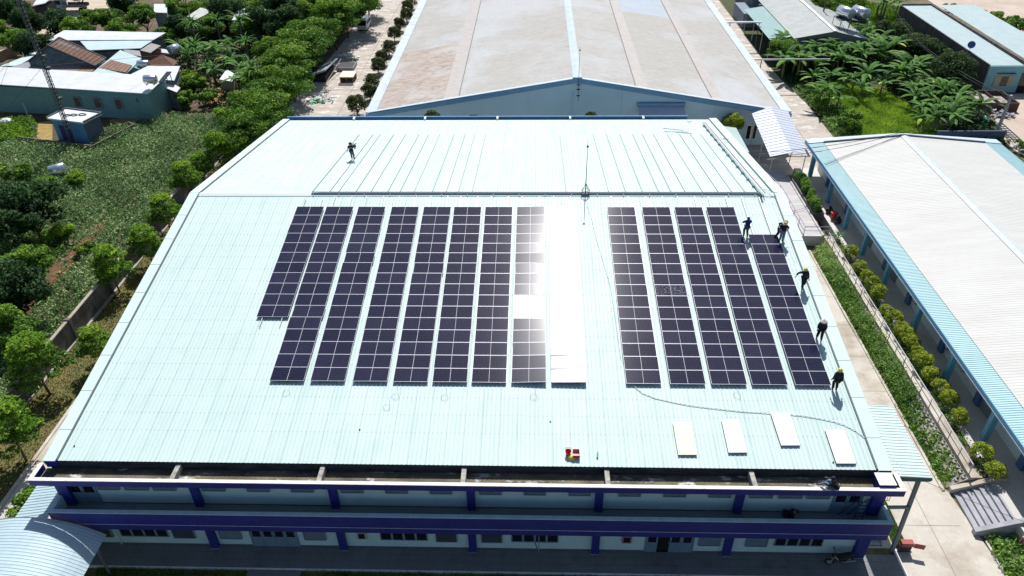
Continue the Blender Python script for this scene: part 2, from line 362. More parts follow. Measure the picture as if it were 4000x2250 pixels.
# fire boxes
for pos, colr, nm_, lab in (((-10.09, -26.80, 1.30), (.42, .40, .30), 'pale', 'cream framed fire hose box beside the pillar'), ((6.81, -26.80, 1.40), (.35, .16, .18), 'red', 'dull red fire hose box by the open door')):
    b = MB(); b.box(pos[0] - .3, pos[0] + .3, YW - .14, YW - .003, 1.15, 1.85); o = b.build('hose_box', mat('hosebox_' + nm_, colr, .6), B0, label=lab)
    b = MB(); b.box(pos[0] - .2, pos[0] + .2, YW - .15, YW - .138, 1.25, 1.75); b.build('pane', glassd, o)
b = MB(); p = (-19.79, -27.10, 1.69); b.box(-19.98, -19.58, YW - .31, YW - .29, 2.35, 2.45); b.build('name_plate', mat('plate_cream', (.5, .48, .36), .6), B0)
b = MB(); b.tube([((-26.10, -26.80, 1.06)[0], YW - .06, 3.7), ((-26.10, -26.80, 1.06)[0], YW - .06, .2)], .035); b.build('downpipe', wallm, B0)

# front terrace with kerb, grass bed in front
con = mat('pale_concrete', (.52, .48, .42), .85, col2=(.45, .41, .35), scale=.35)
layer(con, (.62, .59, .53), 2.5, .55, .7, amount=.5); layer(con, (.27, .21, .15), .22, .50, .68, amount=.75); layer(con, (.22, .21, .19), 1.3, .62, .72, amount=.6); layer(con, (.16, .14, .12), 6, .68, .74, amount=.5)
terr = mat('terrace_tiles', (.19, .195, .195), .6, col2=(.165, .17, .17), scale=.8); layer(terr, (.10, .10, .095), 1.1, .56, .7, amount=.5)
m = MB(); m.box(-34, 24.0, -28.42, YW + .02, -.3, .15); m.build('front_terrace', terr, kind='structure')
m = MB()
for k in range(48): m.box(-33.5 + k * 1.2, -33.488 + k * 1.2, -28.4, -26.85, .150, .1535)
for y in (-27.3, -27.85): m.box(-33.5, 23.9, y, y + .012, .1505, .154)
m.build('tile_joint', mat('tile_joint_grey', (.10, .105, .105), .8), kind='structure')
m = MB(); m.box(24.0, 24.16, -32, -26.3, -.3, .16); m.box(-34, 24.0, -28.5, -28.42, -.3, .152); m.build('terrace_kerb', whitec, kind='structure')
m = MB(); m.box(-17.2, -13.8, -34, -28.5, -.3, .10); m.box(11.2, 14.9, -34, -28.5, -.3, .10); m.build('entrance_path', terr, kind='structure')

# ------------------------------------------------------------------ photovoltaic panels
PW, PH, PITCH = 2.278, 1.134, 1.154
pm = bpy.data.materials.new('solar_cells'); pm.use_nodes = True
nt = pm.node_tree; bs = nt.nodes['Principled BSDF']
uv = nt.nodes.new('ShaderNodeUVMap'); sep = nt.nodes.new('ShaderNodeSeparateXYZ'); nt.links.new(uv.outputs[0], sep.inputs[0])
def M_(op, a, b=None, c=None):
    n = nt.nodes.new('ShaderNodeMath'); n.operation = op
    for i, v in enumerate((a, b, c)):
        if v is None: continue
        if isinstance(v, (int, float)): n.inputs[i].default_value = v
        else: nt.links.new(v, n.inputs[i])
    return n.outputs[0]
def grid(coord, n, wd): # 1 on the lines
    f = M_('FRACT', M_('MULTIPLY', coord, n)); d = M_('MINIMUM', f, M_('SUBTRACT', 1., f)); return M_('LESS_THAN', d, wd)
gx_ = grid(sep.outputs[0], 24, .05); gy_ = grid(sep.outputs[1], 6, .03)
line = M_('MAXIMUM', gx_, gy_)
mx = nt.nodes.new('ShaderNodeMix'); mx.data_type = 'RGBA'; mx.inputs[6].default_value = (.0050, .0058, .020, 1); mx.inputs[7].default_value = (.050, .056, .105, 1)
nt.links.new(line, mx.inputs[0])
# pale gap across the middle of each panel
mid = M_('LESS_THAN', M_('ABSOLUTE', M_('SUBTRACT', sep.outputs[0], .5)), .0045)
mx2 = nt.nodes.new('ShaderNodeMix'); mx2.data_type = 'RGBA'; mx2.inputs[7].default_value = (.75, .75, .78, 1)
nt.links.new(mid, mx2.inputs[0]); nt.links.new(mx.outputs[2], mx2.inputs[6])
oi = nt.nodes.new('ShaderNodeObjectInfo')
tc = nt.nodes.new('ShaderNodeTexCoord'); nz = nt.nodes.new('ShaderNodeTexNoise'); nz.inputs['Scale'].default_value = .8; nz.noise_dimensions = '4D'
nt.links.new(tc.outputs['Object'], nz.inputs['Vector']); nt.links.new(M_('MULTIPLY', oi.outputs['Random'], 40.), nz.inputs['W'])
dust = nt.nodes.new('ShaderNodeMix'); dust.data_type = 'RGBA'; dust.inputs[7].default_value = (.05, .05, .09, 1)
nt.links.new(M_('MULTIPLY', nz.outputs['Fac'], M_('MULTIPLY', oi.outputs['Random'], .42)), dust.inputs[0]); nt.links.new(mx2.outputs[2], dust.inputs[6]); nt.links.new(dust.outputs[2], bs.inputs['Base Color'])
bs.inputs['Roughness'].default_value = .15; bs.inputs['Anisotropic'].default_value = .82; bs.inputs['Specular IOR Level'].default_value = .32; bs.inputs['IOR'].default_value = 1.5
tg = nt.nodes.new('ShaderNodeTangent'); tg.direction_type = 'UV_MAP'; nt.links.new(tg.outputs[0], bs.inputs['Tangent'])
bs.inputs['Anisotropic Rotation'].default_value = .25
bpn = nt.nodes.new('ShaderNodeBump'); bpn.inputs['Strength'].default_value = .05; bpn.inputs['Distance'].default_value = .02
frm = mat('aluminium_frame', (.56, .55, .62), .45, .2, col2=(.52, .51, .58))
def panel_meshes():
    t = .035
    v = [(0, 0, t), (PW, 0, t), (PW, -PH, t), (0, -PH, t)]
    g = nm([(.012, -.012, t - .004), (.012, -PH + .012, t - .004), (PW - .012, -PH + .012, t - .004), (PW - .012, -.012, t - .004)], [(0, 1, 2, 3)], 'solar_panel')
    u = g.uv_layers.new(name='UVMap')
    for i, q in enumerate([(0, 1), (0, 0), (1, 0), (1, 1)]): u.data[i].uv = q
    g.materials.append(pm)
    b = MB(); f = .014
    b.box(0, PW, -f, 0, -.01, t); b.box(0, PW, -PH, -PH + f, 0, t); b.box(0, f, -PH + f, -f, 0, t); b.box(PW - f, PW, -PH + f, -f, 0, t)
    fr = nm(b.v, b.f, 'frame'); fr.materials.append(frm)
    return g, fr
pg, pf = panel_meshes()
pmh = pm.copy(); pmh.name = 'solar_cells_hazy'; _b = pmh.node_tree.nodes['Principled BSDF']; _b.inputs['Roughness'].default_value = .2; _b.inputs['Anisotropic'].default_value = .5
pgh = pg.copy(); pgh.materials[0] = pmh
pmd = pm.copy(); pmd.name = 'solar_cells_splashed'; _n = pmd.node_tree; _z = next(n for n in _n.nodes if n.type == 'TEX_NOISE'); _z.inputs['Scale'].default_value = 14
_d = [n for n in _n.nodes if n.type == 'MIX'][-1]; _d.inputs[7].default_value = (.17, .17, .20, 1); _r = _n.nodes.new('ShaderNodeMapRange'); _r.inputs['From Min'].default_value = .54; _r.inputs['From Max'].default_value = .62; _n.links.new(_z.outputs['Fac'], _r.inputs['Value']); _n.links.new(_r.outputs[0], _d.inputs[0])
pgd = pg.copy(); pgd.materials[0] = pmd
colx = [-19.0, -16.53, -13.84, -11.03, -8.35, -5.8, -3.21, -.59, 2.03, 6.87, 9.73, 12.41, 15.0, 17.76]
span = [(0, 11)] + [(0, 16)] * 8 + [(0, 16)] * 4 + [(3, 16)]
S0 = 1.95
prnd = random.Random(5); LAT = 1.1
base_rot = Matrix(((1, 0, 0), tuple(V((0, -FD.y, FN.y))), tuple(V((0, -FD.z, FN.z)))))
for c, (x, (r0, r1)) in enumerate(zip(colx, span)):
    for r in range(r0, r1):
        hazy = c == 7 or (c == 8 and r in (0, 13, 14, 15)); o = bpy.data.objects.new('solar_module', pgh if hazy else (pgd if (c, r) == (10, 8) else pg)); COL.objects.link(o)
        dx = prnd.uniform(-.012, .012) + (.04 if (c, r) in ((2, 5), (4, 6), (5, 15), (1, 10)) else 0)
        tilt = prnd.gauss(0, .35)
        if c == 8: tilt = {0: 1.2}.get(r, prnd.gauss(0, .3)) 
        lat = prnd.gauss(0, .10)
        if c == 7: lat = (-1.9 if r == 0 else (.3 if r in (9, 10) else (-1.25 if r < 9 else (-1.2 if r == 11 else -1.5 - .35 * (r - 12))))) + prnd.gauss(0, .13)
        if c == 8 and r in (0, 13, 14, 15): lat = -1.5; tilt = {0: 2.4, 13: -2.2, 14: -2.7, 15: -2.9}[r]
        rot = base_rot @ Matrix.Rotation(R(tilt), 3, 'X') @ Matrix.Rotation(R(lat), 3, 'Y')
        o.matrix_world = Matrix.Translation(front(x + dx, S0 + .06 + r * PITCH, .19)) @ rot.to_4x4()
        g = ['left of the wide bare gap', 'right of the wide bare gap'][c > 8]
        setp(o, ('white-speckled solar panel,' if (c, r) == (10, 8) else 'glaring pale solar panel,' if (c in (7, 8)) else 'dark solar panel,') + ' %s from the ridge in the %s panel column from the left' % (ORD[r - r0], ORD[c]), 'solar panel', 'solar panels in columns on the roof')
        f = bpy.data.objects.new('frame', pf); COL.objects.link(f); f.parent = o

# mounting rails: one object per rail, running over the ridge
railm = mat('rail_aluminium', (.50, .54, .54), .4, .5)
k = 0
backs = [(-18.33, 19.36, 8.60), (-16.83, 19.35, 8.60), (-16.04, 19.35, 8.60), (-14.55, 19.34, 8.61), (-13.25, 19.33, 8.61), (-11.79, 19.32, 8.61), (-10.72, 19.31, 8.61), (-9.51, 19.31, 8.61), (-7.94, 19.30, 8.61), (-6.74, 19.29, 8.61), (-5.69, 19.07, 8.65), (-4.49, 19.06, 8.65),
         (3.54, 19.02, 8.66), (7.18, 19.31, 8.61), (8.62, 19.30, 8.61), (10.05, 19.29, 8.61), (11.43, 19.29, 8.61), (12.48, 19.28, 8.62), (13.67, 19.27, 8.62), (15.15, 19.26, 8.62), (16.47, 19.25, 8.62), (17.62, 19.25, 8.62), (18.72, 19.24, 8.62)]
for i, q in enumerate(backs):
    m = MB(); s1 = q[1] / math.cos(A)
    m.obox(back(q[0], .5, .034), (.045, 0, 0), BD * (s1 - .5), BN * .05)
    o = m.build('mounting_rail', mat('rail_dark_grey', (.26, .31, .31), .5, .3)); setp(o, 'thin metal mounting rail on the far roof slope, %s from the left' % ORD[i], 'rail', 'mounting rails on the far slope')  # darker grey than the rails under the panels
for c, (x, (r0, r1)) in enumerate(zip(colx, span)):
    for j, off in enumerate((.42, PW - .42)):
        if c in (7, 8) and j == 9: continue
        m = MB(); a = .55 if c not in (0,) else .9; e = S0 + r1 * PITCH + (.9 if c == 0 else .08)
        m.obox(front(x + off, a, .034), (.045, 0, 0), FD * (e - a), FN * .14)
        o = m.build('mounting_rail', railm)
        setp(o, 'metal rail carrying the %s panel column from the left, under its %s half' % (ORD[c], ('left', 'right')[j]), 'rail', 'mounting rails under the panels')

# ================================================================== plants
def leaf_mesh(name, P, D, S, T, m, aspect=.5, seed=0, up=.35):
    """P leaf centres, D outward directions, S half lengths, T tints -> one mesh of rhombic leaves"""
    g = np.random.default_rng(seed); n = len(P)
    Nn = D * .7 + g.normal(size=(n, 3)) * .55 + np.array([0, 0, up]); Nn /= np.linalg.norm(Nn, axis=1)[:, None] + 1e-9
    t = g.normal(size=(n, 3)); t -= Nn * (t * Nn).sum(1)[:, None]; t /= np.linalg.norm(t, axis=1)[:, None] + 1e-9
    b = np.cross(Nn, t); S = S[:, None]
    fold = Nn * S * .18
    vs = np.stack([P - t * S, P + b * S * aspect + fold, P + t * S, P - b * S * aspect + fold], 1).reshape(-1, 3)
    me = bpy.data.meshes.new(name)
    me.vertices.add(4 * n); me.vertices.foreach_set('co', vs.astype(np.float32).ravel())
    me.loops.add(4 * n); me.loops.foreach_set('vertex_index', np.arange(4 * n, dtype=np.int32))
    me.polygons.add(n); me.polygons.foreach_set('loop_start', np.arange(0, 4 * n, 4, dtype=np.int32))
    me.update(calc_edges=True)
    a = me.attributes.new('tint', 'FLOAT', 'FACE'); a.data.foreach_set('value', np.clip(T, 0, 1).astype(np.float32))
    me.materials.append(m); return me
def clump_leaves(clumps, n, size, seed, shell=.55, topbias=.25):
    g = np.random.default_rng(seed); c = np.array(clumps); w = c[:, 3] ** 2; k = g.choice(len(c), n, p=w / w.sum()); q = c[k]
    d = g.normal(size=(n, 3)); d[:, 2] += topbias; d /= np.linalg.norm(d, axis=1)[:, None]
    r = shell + (1 - shell) * g.random(n) ** .6; r *= 1 + g.normal(size=n) * .08
    P = q[:, :3] + d * r[:, None] * np.stack([q[:, 3], q[:, 3], q[:, 4]], 1)
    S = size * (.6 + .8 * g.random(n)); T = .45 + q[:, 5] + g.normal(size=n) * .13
    return P, d, S, T
def crown(name, clumps, n, size, seed, m, **k):
    P, d, S, T = clump_leaves(clumps, n, size, seed, **k); return leaf_mesh(name, P, d, S, T, m, seed=seed)
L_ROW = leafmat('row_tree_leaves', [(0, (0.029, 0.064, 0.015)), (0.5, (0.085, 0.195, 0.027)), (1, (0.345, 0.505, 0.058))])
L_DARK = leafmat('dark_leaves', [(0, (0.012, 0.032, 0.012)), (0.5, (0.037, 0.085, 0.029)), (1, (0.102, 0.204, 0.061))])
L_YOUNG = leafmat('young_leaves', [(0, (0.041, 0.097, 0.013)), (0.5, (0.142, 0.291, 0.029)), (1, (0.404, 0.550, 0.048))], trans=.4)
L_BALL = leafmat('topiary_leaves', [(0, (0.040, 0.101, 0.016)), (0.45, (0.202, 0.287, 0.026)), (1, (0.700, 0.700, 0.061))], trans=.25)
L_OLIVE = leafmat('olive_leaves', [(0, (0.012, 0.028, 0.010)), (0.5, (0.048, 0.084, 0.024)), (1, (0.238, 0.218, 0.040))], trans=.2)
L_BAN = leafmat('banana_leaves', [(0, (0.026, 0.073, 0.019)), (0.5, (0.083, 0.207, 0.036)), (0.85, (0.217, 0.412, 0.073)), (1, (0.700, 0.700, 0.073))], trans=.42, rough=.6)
L_CROP = leafmat('crop_leaves', [(0, (0.053, 0.105, 0.039)), (0.5, (0.177, 0.300, 0.107)), (1, (0.579, 0.700, 0.347))], trans=.2)
L_GRASS = leafmat('grass_blades', [(0, (0.051, 0.119, 0.014)), (0.5, (0.169, 0.321, 0.034)), (1, (0.439, 0.574, 0.068))], trans=.35)
L_WEED = leafmat('weed_leaves', [(0, (0.059, 0.131, 0.029)), (0.5, (0.190, 0.350, 0.073)), (1, (0.583, 0.700, 0.263))], trans=.3)
barkm = mat('bark', (.13, .10, .075), .9, col2=(.07, .055, .04), scale=6, bump=.4)
barkg = mat('grey_bark', (.20, .17, .14), .9, col2=(.12, .10, .08), scale=6)

def limbs(m, h, ch, rad, r0, seed, nl=6):
    g = random.Random(seed); top = V((g.uniform(-.2, .2), g.uniform(-.2, .2), ch))
    m.tube([(0, 0, -.1), (g.uniform(-.06, .06), g.uniform(-.06, .06), ch * .5), top], [r0, r0 * .8, r0 * .55], 8)
    for i in range(nl):
        a = 2 * PI * i / nl + g.uniform(-.4, .4); z0 = ch * g.uniform(.55, 1); st = V((0, 0, 0)).lerp(top, z0 / ch)
        e = V((math.cos(a) * rad * g.uniform(.5, .8), math.sin(a) * rad * g.uniform(.5, .8), g.uniform(ch + .2 * (h - ch), h * .88)))
        m.tube([st, st.lerp(e, .5) + V((0, 0, -.15)), e], [r0 * .4, r0 * .28, r0 * .08], 6)
def plain_obj(name, mesh, parent): return link(name, mesh, parent)
def proto_tree(h, ch, rad, n, size, m, seed, flat=.7, nc=26, r0=.18, tb=.25, dome=True):
    """crown and trunk meshes of a broad tree (crown starts at ch, top at h)"""
    g = random.Random(seed); cl = []
    cz = (h + ch) / 2; rz = (h - ch) / 2
    for i in range(nc):
        while True:
            p = V((g.uniform(-1, 1), g.uniform(-1, 1), g.uniform(-.8, 1)))
            if .3 < p.length < .95: break
        rr = rad * g.uniform(.17, .40)
        cl.append((p.x * rad * .92, p.y * rad * .92, cz + p.z * rz * .8, rr, rr * flat, g.uniform(-.18, .20) + p.z * .20))  # tint rises with height: shade below and leaf age both put into colour
    cm = crown('crown', cl, n, size, seed, m, topbias=tb)
    b = MB(); limbs(b, h, ch, rad, r0, seed); tm = nm(b.v, b.f, 'trunk'); tm.materials.append(barkm)
    return cm, tm
def layered_tree(h, ch, rad, n, size, m, seed, layers=5):
    g = random.Random(seed); cl = []
    for i in range(layers):
        z = ch + (h - ch) * i / (layers - 1); rr = rad * (1 - .55 * (i / (layers - 1)) ** 1.4)
        for j in range(7):
            a = 2 * PI * j / 7 + i * .9 + g.uniform(-.3, .3); d = rr * g.uniform(.35, .85)
            cl.append((math.cos(a) * d, math.sin(a) * d, z + g.uniform(-.2, .2), rad * g.uniform(.22, .36), rad * .10, g.uniform(-.15, .2) - .22 + .45 * i / layers))  # lower layers darker: under-crown shade painted into the leaf colour, with older leaves
    cm = crown('crown', cl, n, size, seed, m, topbias=.3)
    b = MB(); limbs(b, h, ch, rad, .09, seed, 9); tm = nm(b.v, b.f, 'trunk'); tm.materials.append(barkm)
    return cm, tm
def put_tree(name, meshes, loc, label, cat='tree', group=None, s=1., rz=None, sz=None):
    o = thing(name, label, cat, loc, group, rnd.uniform(0, 6.28) if rz is None else rz); o.scale = (s, s, sz or s)
    link('trunk', meshes[1], o); link('crown', meshes[0], o); return o
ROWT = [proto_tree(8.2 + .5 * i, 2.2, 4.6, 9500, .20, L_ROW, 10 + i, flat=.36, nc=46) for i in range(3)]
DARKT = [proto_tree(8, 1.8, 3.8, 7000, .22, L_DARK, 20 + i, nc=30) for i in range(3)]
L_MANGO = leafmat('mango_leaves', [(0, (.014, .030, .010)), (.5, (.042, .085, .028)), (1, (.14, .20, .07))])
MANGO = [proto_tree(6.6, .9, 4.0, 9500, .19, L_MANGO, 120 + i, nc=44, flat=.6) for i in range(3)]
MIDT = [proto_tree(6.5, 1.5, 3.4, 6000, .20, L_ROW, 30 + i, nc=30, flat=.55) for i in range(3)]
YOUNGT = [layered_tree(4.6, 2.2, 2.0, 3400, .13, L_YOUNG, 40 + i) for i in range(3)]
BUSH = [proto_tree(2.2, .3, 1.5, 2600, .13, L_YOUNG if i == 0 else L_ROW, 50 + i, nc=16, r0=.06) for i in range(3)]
def ball_shrub(seed, m, n=2600, squash=.9, size=.065):
    g = random.Random(seed); cl = [(0, 0, .95, .62, .60, -.30)]
    for i in range(30):
        d = V((g.gauss(0, 1), g.gauss(0, 1), g.gauss(.35, 1))).normalized()
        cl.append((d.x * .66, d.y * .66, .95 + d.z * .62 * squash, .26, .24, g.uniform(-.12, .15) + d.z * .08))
    cm = crown('crown', cl, n, size, seed, m, shell=.7)
    b = MB(); b.tube([(0, 0, -.05), (0, 0, .6)], .06, 6); tm = nm(b.v, b.f, 'trunk'); tm.materials.append(barkm); return cm, tm
BALLS = [ball_shrub(60 + i, L_BALL) for i in range(3)]
OLIVES = [ball_shrub(70 + i, L_OLIVE, 3000, 1.0, .07) for i in range(3)]

def banana(seed, h=3.2, nl=9, yellow=0):
    g = random.Random(seed); b = MB(); T = []
    s = MB(); s.tube([(0, 0, -.1), (.05, 0, h * .3), (0, .04, h * .6)], [.15, .12, .07], 8)
    for i in range(nl):
        az = i * 2.4 + g.uniform(-.3, .3); L = h * g.uniform(.65, .95); lift = g.uniform(.55, 1.25) if i < nl - 2 else 1.4; wd = L * g.uniform(.085, .115)
        d = V((math.cos(az), math.sin(az), 0)); sd_ = V((-d.y, d.x, 0)); p = V((0, 0, h * .56)); el = lift; seg = 9; pts = []
        for k in range(seg + 1):
            t = k / seg; pts.append((p.copy(), wd * (math.sin(PI * min(1, t * .97 + .06)) ** .6 if t > .12 else .12) * (1 if k % 2 else .86), el))
            p = p + (d * math.cos(el) + V((0, 0, math.sin(el)))) * (L / seg); el -= (lift + .55) / seg * g.uniform(.8, 1.3)
        ti = min(1, g.gauss(.5, .16)) if not (i == 1 and yellow) else 1.; base = len(b.v)
        for q, wq, e in pts:
            dr = V((0, 0, -1)) * wq * .35
            b.v += [tuple(q - sd_ * wq + dr), tuple(q), tuple(q + sd_ * wq + dr)]
        for k in range(seg):
            a = base + 3 * k; b.f += [(a, a + 1, a + 4, a + 3), (a + 1, a + 2, a + 5, a + 4)]; T += [ti + g.uniform(-.08, .08), ti + g.uniform(-.08, .08)]
    me = nm(b.v, b.f, 'foliage'); a = me.attributes.new('tint', 'FLOAT', 'FACE'); a.data.foreach_set('value', [max(0, min(1, t)) for t in T]); me.materials.append(L_BAN)
    sm = nm(s.v, s.f, 'stem'); sm.materials.append(mat('banana_stem', (.16, .17, .06), .7, col2=(.10, .08, .04), scale=3)); return me, sm
BAN = [banana(80 + i, 3.2, 9 + i % 3, yellow=(i == 4)) for i in range(6)]
def palm(seed, h=3.5, n=26, L=2.0):
    """tall dracaena-like rosette of narrow arching leaves"""
    g = random.Random(seed); b = MB(); T = []
    for i in range(n):
        az = i * 2.4; el = g.uniform(.1, 1.35); d = V((math.cos(az), math.sin(az), 0)); sd_ = V((-d.y, d.x, 0)); p = V((0, 0, h)); wd = .10; base = len(b.v); l = L * g.uniform(.7, 1.1)
        for k in range(6):
            t = k / 5; wq = wd * (1 - t) ** .5 + .005; b.v += [tuple(p - sd_ * wq), tuple(p + sd_ * wq)]
            p = p + (d * math.cos(el) + V((0, 0, math.sin(el)))) * l / 5; el -= .33
        for k in range(5): a = base + 2 * k; b.f.append((a, a + 1, a + 3, a + 2)); T.append(g.gauss(.5, .15))
    me = nm(b.v, b.f, 'foliage'); a = me.attributes.new('tint', 'FLOAT', 'FACE'); a.data.foreach_set('value', [max(0, min(.84, t)) for t in T]); me.materials.append(L_BAN)
    s = MB(); s.tube([(0, 0, -.1), (.08, 0, h * .5), (0, 0, h)], [.13, .10, .08], 7); sm = nm(s.v, s.f, 'stem'); sm.materials.append(barkg); return me, sm
PALMS = [palm(90 + i) for i in range(2)]
def put_plant(name, meshes, loc, label, cat, group=None, s=1., rz=None):
    o = thing(name, label, cat, loc, group, rnd.uniform(0, 6.28) if rz is None else rz); o.scale = (s, s, s)
    link('stem', meshes[1], o); link('foliage', meshes[0], o); return o

def inpoly(P, poly):
    x, y = P[:, 0], P[:, 1]; ins = np.zeros(len(P), bool); n = len(poly); j = n - 1
    for i in range(n):
        xi, yi = poly[i][:2]; xj, yj = poly[j][:2]
        c = ((yi > y) != (yj > y)) & (x < (xj - xi) * (y - yi) / (yj - yi + 1e-12) + xi); ins ^= c; j = i
    return ins
def scatter(poly, n, seed):
    g = np.random.default_rng(seed); a = np.array([q[:2] for q in poly]); lo, hi = a.min(0), a.max(0); out = np.zeros((0, 2))
    while len(out) < n:
        p = lo + g.random((n * 2, 2)) * (hi - lo); out = np.vstack([out, p[inpoly(p, poly)]])
    return out[:n]
def field(name, poly, n, per, hgt, size, m, label, cat, seed, z=0., tint=.45, patch=.12, aspect=.5, zfun=None, rows=0):
    """ground cover that nobody could count: one object of many small leaves"""
    g = np.random.default_rng(seed); c = scatter(poly, n, seed)
    if rows: c[:, 0] = np.round(c[:, 0] / rows) * rows + g.normal(size=n) * rows * .16
    k = np.repeat(c, per, 0); N = len(k)
    pt = np.sin(k[:, 0] * .55 + 1.3 * np.sin(k[:, 1] * .31)) * np.cos(k[:, 1] * .47 + k[:, 0] * .2)
    hh = np.repeat(hgt * (.6 + .6 * g.random(n)), per)
    P = np.zeros((N, 3)); P[:, :2] = k + g.normal(size=(N, 2)) * size * 1.3; P[:, 2] = z + hh * g.random(N) ** .7
    if zfun is not None: P[:, 2] += zfun(P[:, 0], P[:, 1])
    D = np.zeros((N, 3)); D[:, :2] = (P[:, :2] - k) / size; D[:, 2] = .6
    T = tint + patch * pt + g.normal(size=N) * .14 + .15 * (P[:, 2] - z) / max(hgt, .01) * 0
    me = leaf_mesh(name, P, D, size * (.6 + .8 * g.random(N)), T, m, seed=seed, aspect=aspect)
    return setp(link(name, me), label, cat, None, 'stuff')
def grass(name, poly, n, hgt, label, seed, m=None, z=0., tint=.5, zfun=None, wid=.03):
    g = np.random.default_rng(seed); c = scatter(poly, n, seed); a = g.random(n) * 6.28; h = hgt * (.5 + .8 * g.random(n)); ln = g.normal(size=(n, 2)) * .35 * h[:, None]
    zz = np.full(n, z) if zfun is None else z + zfun(c[:, 0], c[:, 1])
    b = np.stack([np.cos(a), np.sin(a)], 1) * wid; v = np.zeros((n, 3, 3))
    v[:, 0, :2] = c - b; v[:, 1, :2] = c + b; v[:, 2, :2] = c + ln; v[:, 0, 2] = zz; v[:, 1, 2] = zz; v[:, 2, 2] = zz + h
    me = bpy.data.meshes.new(name); me.vertices.add(3 * n); me.vertices.foreach_set('co', v.astype(np.float32).ravel())
    me.loops.add(3 * n); me.loops.foreach_set('vertex_index', np.arange(3 * n, dtype=np.int32)); me.polygons.add(n); me.polygons.foreach_set('loop_start', np.arange(0, 3 * n, 3, dtype=np.int32)); me.update(calc_edges=True)
    t = tint + .2 * np.sin(c[:, 0] * 1.3) * np.cos(c[:, 1] * .9) + g.normal(size=n) * .15
    at = me.attributes.new('tint', 'FLOAT', 'FACE'); at.data.foreach_set('value', np.clip(t, 0, 1).astype(np.float32)); me.materials.append(m or L_GRASS)
    return setp(link(name, me), label, 'grass', None, 'stuff')

# ================================================================== ground sheets
soil = mat('ground_soil', (.20, .14, .085), .95, col2=(.11, .10, .05), scale=.22, lo=.38, hi=.6, bump=.3)
layer(soil, (.06, .085, .025), .5, .50, .62, amount=.8)
b = MB(); b.poly([(-900, -300, -.02), (900, -300, -.02), (900, 1500, -.02), (-900, 1500, -.02)]); b.build('ground', soil, kind='structure')
yardm = mat('yard_concrete', (.46, .41, .36), .9, col2=(.36, .31, .26), scale=.18, stretch=(1, 2.2, 1))
layer(yardm, (.66, .63, .59), .45, .52, .64, (1, 2.5, 1), amount=.85); layer(yardm, (.22, .18, .14), .8, .56, .72, (1, 1.8, 1), amount=.6); layer(yardm, (.14, .12, .10), 5, .66, .74, amount=.5)
E_YARD = [(-37, 26.7), (-20.3, 26.7), (-20.3, 160), (-33.5, 160), (-34.5, 80)]
sheet('concrete_yard', E_YARD, .006, yardm)
pathr = [(20.0, 26.7), (39.5, 26.7), (41.0, 37.5), (40.9, 50), (39.9, 60), (39.6, 68), (39.6, 160), (33.0, 160), (33.0, 35.6), (20.0, 35.6)]
sheet('concrete_path', pathr, .010, yardm)
b = MB()
for y in range(46, 150, 5): b.box(-36, -21, y, y + .06, .007, .012)
for y in np.arange(36, 150, 4.2): b.box(32.6, 38.3, y, y + .05, .011, .015)
b.box(-27.9, -27.84, 27, 150, .007, .0125); b.box(36.9, 36.96, 27, 60, .011, .0155)
b.build('yard_joints', mat('joint_dark', (.16, .14, .12), .9), kind='structure')
# concrete drive between the factory and the verandah building
drive = [(24.16, -34), (30.4, -34), (30.2, -26.5), (29.7, -22), (29.6, -18), (29.2, -2), (29.3, 8), (29.3, 12), (21.6, 12), (21.6, -26.2), (24.16, -26.2)]
sheet('side_drive', drive, .008, con)
b = MB()
for y in np.arange(-33, 9, 4.3): b.box(24.3 if y < -26.4 else 25.2, 29.2, y, y + .03, .009, .0125)
b.box(27.2, 27.23, -34, 10, .0095, .013)
b.build('drive_joint', mat('joint_dark', (.16, .14, .12), .9), kind='structure')
b = MB(); b.box(29.25, 29.45, -21.5, 9.5, 0, .10); b.box(25.02, 25.16, -26.3, -21.0, 0, .12); b.box(24.16, 25.16, -26.45, -26.3, 0, .12)
b.build('kerb', con, kind='structure')
b = MB(); b.box(30.2, 30.35, -34, -25.6, 0, .11); b.build('kerb', con, kind='structure')

# ================================================================== verandah building on the right
PZ = 1.2
cream = mat('cream_roof_sheet', (.535, .535, .505), .6, col2=(.49, .485, .455), scale=.5, stretch=(.4, 2, 1), spec=.25)
layer(cream, (.36, .33, .28), 3, .68, .78, (.3, 1.5, 1), amount=.6)
aqua = mat('aqua_roof_sheet', (.31, .49, .51), .5, col2=(.35, .53, .55), scale=.5)
skyb = mat('sky_blue_paint', (.14, .37, .54), .6, col2=(.11, .30, .46), scale=1.2)
slate = mat('slate_blue_paint', (.10, .17, .34), .6)
flashw = mat('pale_blue_flashing', (.48, .56, .63), .5, col2=(.40, .48, .54), scale=.9)
BV = thing('verandah_building', 'long low building with cream roof, aqua eave strip and sky blue verandah columns', 'building', (40, 0, 0))
VX0, VXR, VX1, VY0, VY1, VZE, VZR = 32.98, 43.7, 55.2, -34., 26.6, 4.72, 5.72
vs_ = (VZR - VZE) / (VXR - VX0)
b = MB(); b.box(34.85, 53.0, VY0, 25.8, PZ, 4.75); b.build('wall', mat('verandah_wall', (.78, .80, .80), .8, col2=(.72, .74, .74), scale=.8), BV)
b = MB(); b.box(32.2, 53.4, VY0, 26.2, 0, PZ); b.build('floor', mat('verandah_floor', (.52, .50, .47), .6, col2=(.45, .43, .40), scale=.6), BV)
sx = 34.65
b = MB(); b.corr((VX0, VY0, VZE), (0, VY1 - VY0, 0), (sx - VX0, 0, (sx - VX0) * vs_), .22, .08, .03); b.build('eave_strip', aqua, BV)
b = MB(); b.corr((sx, VY0, VZE + (sx - VX0) * vs_ + .035), (0, 25.4 - VY0, 0), (VXR - sx, 0, (VXR - sx) * vs_), .30, .09, .012); b.build('roof', cream, BV, label='cream roof slope on the near side of the ridge')
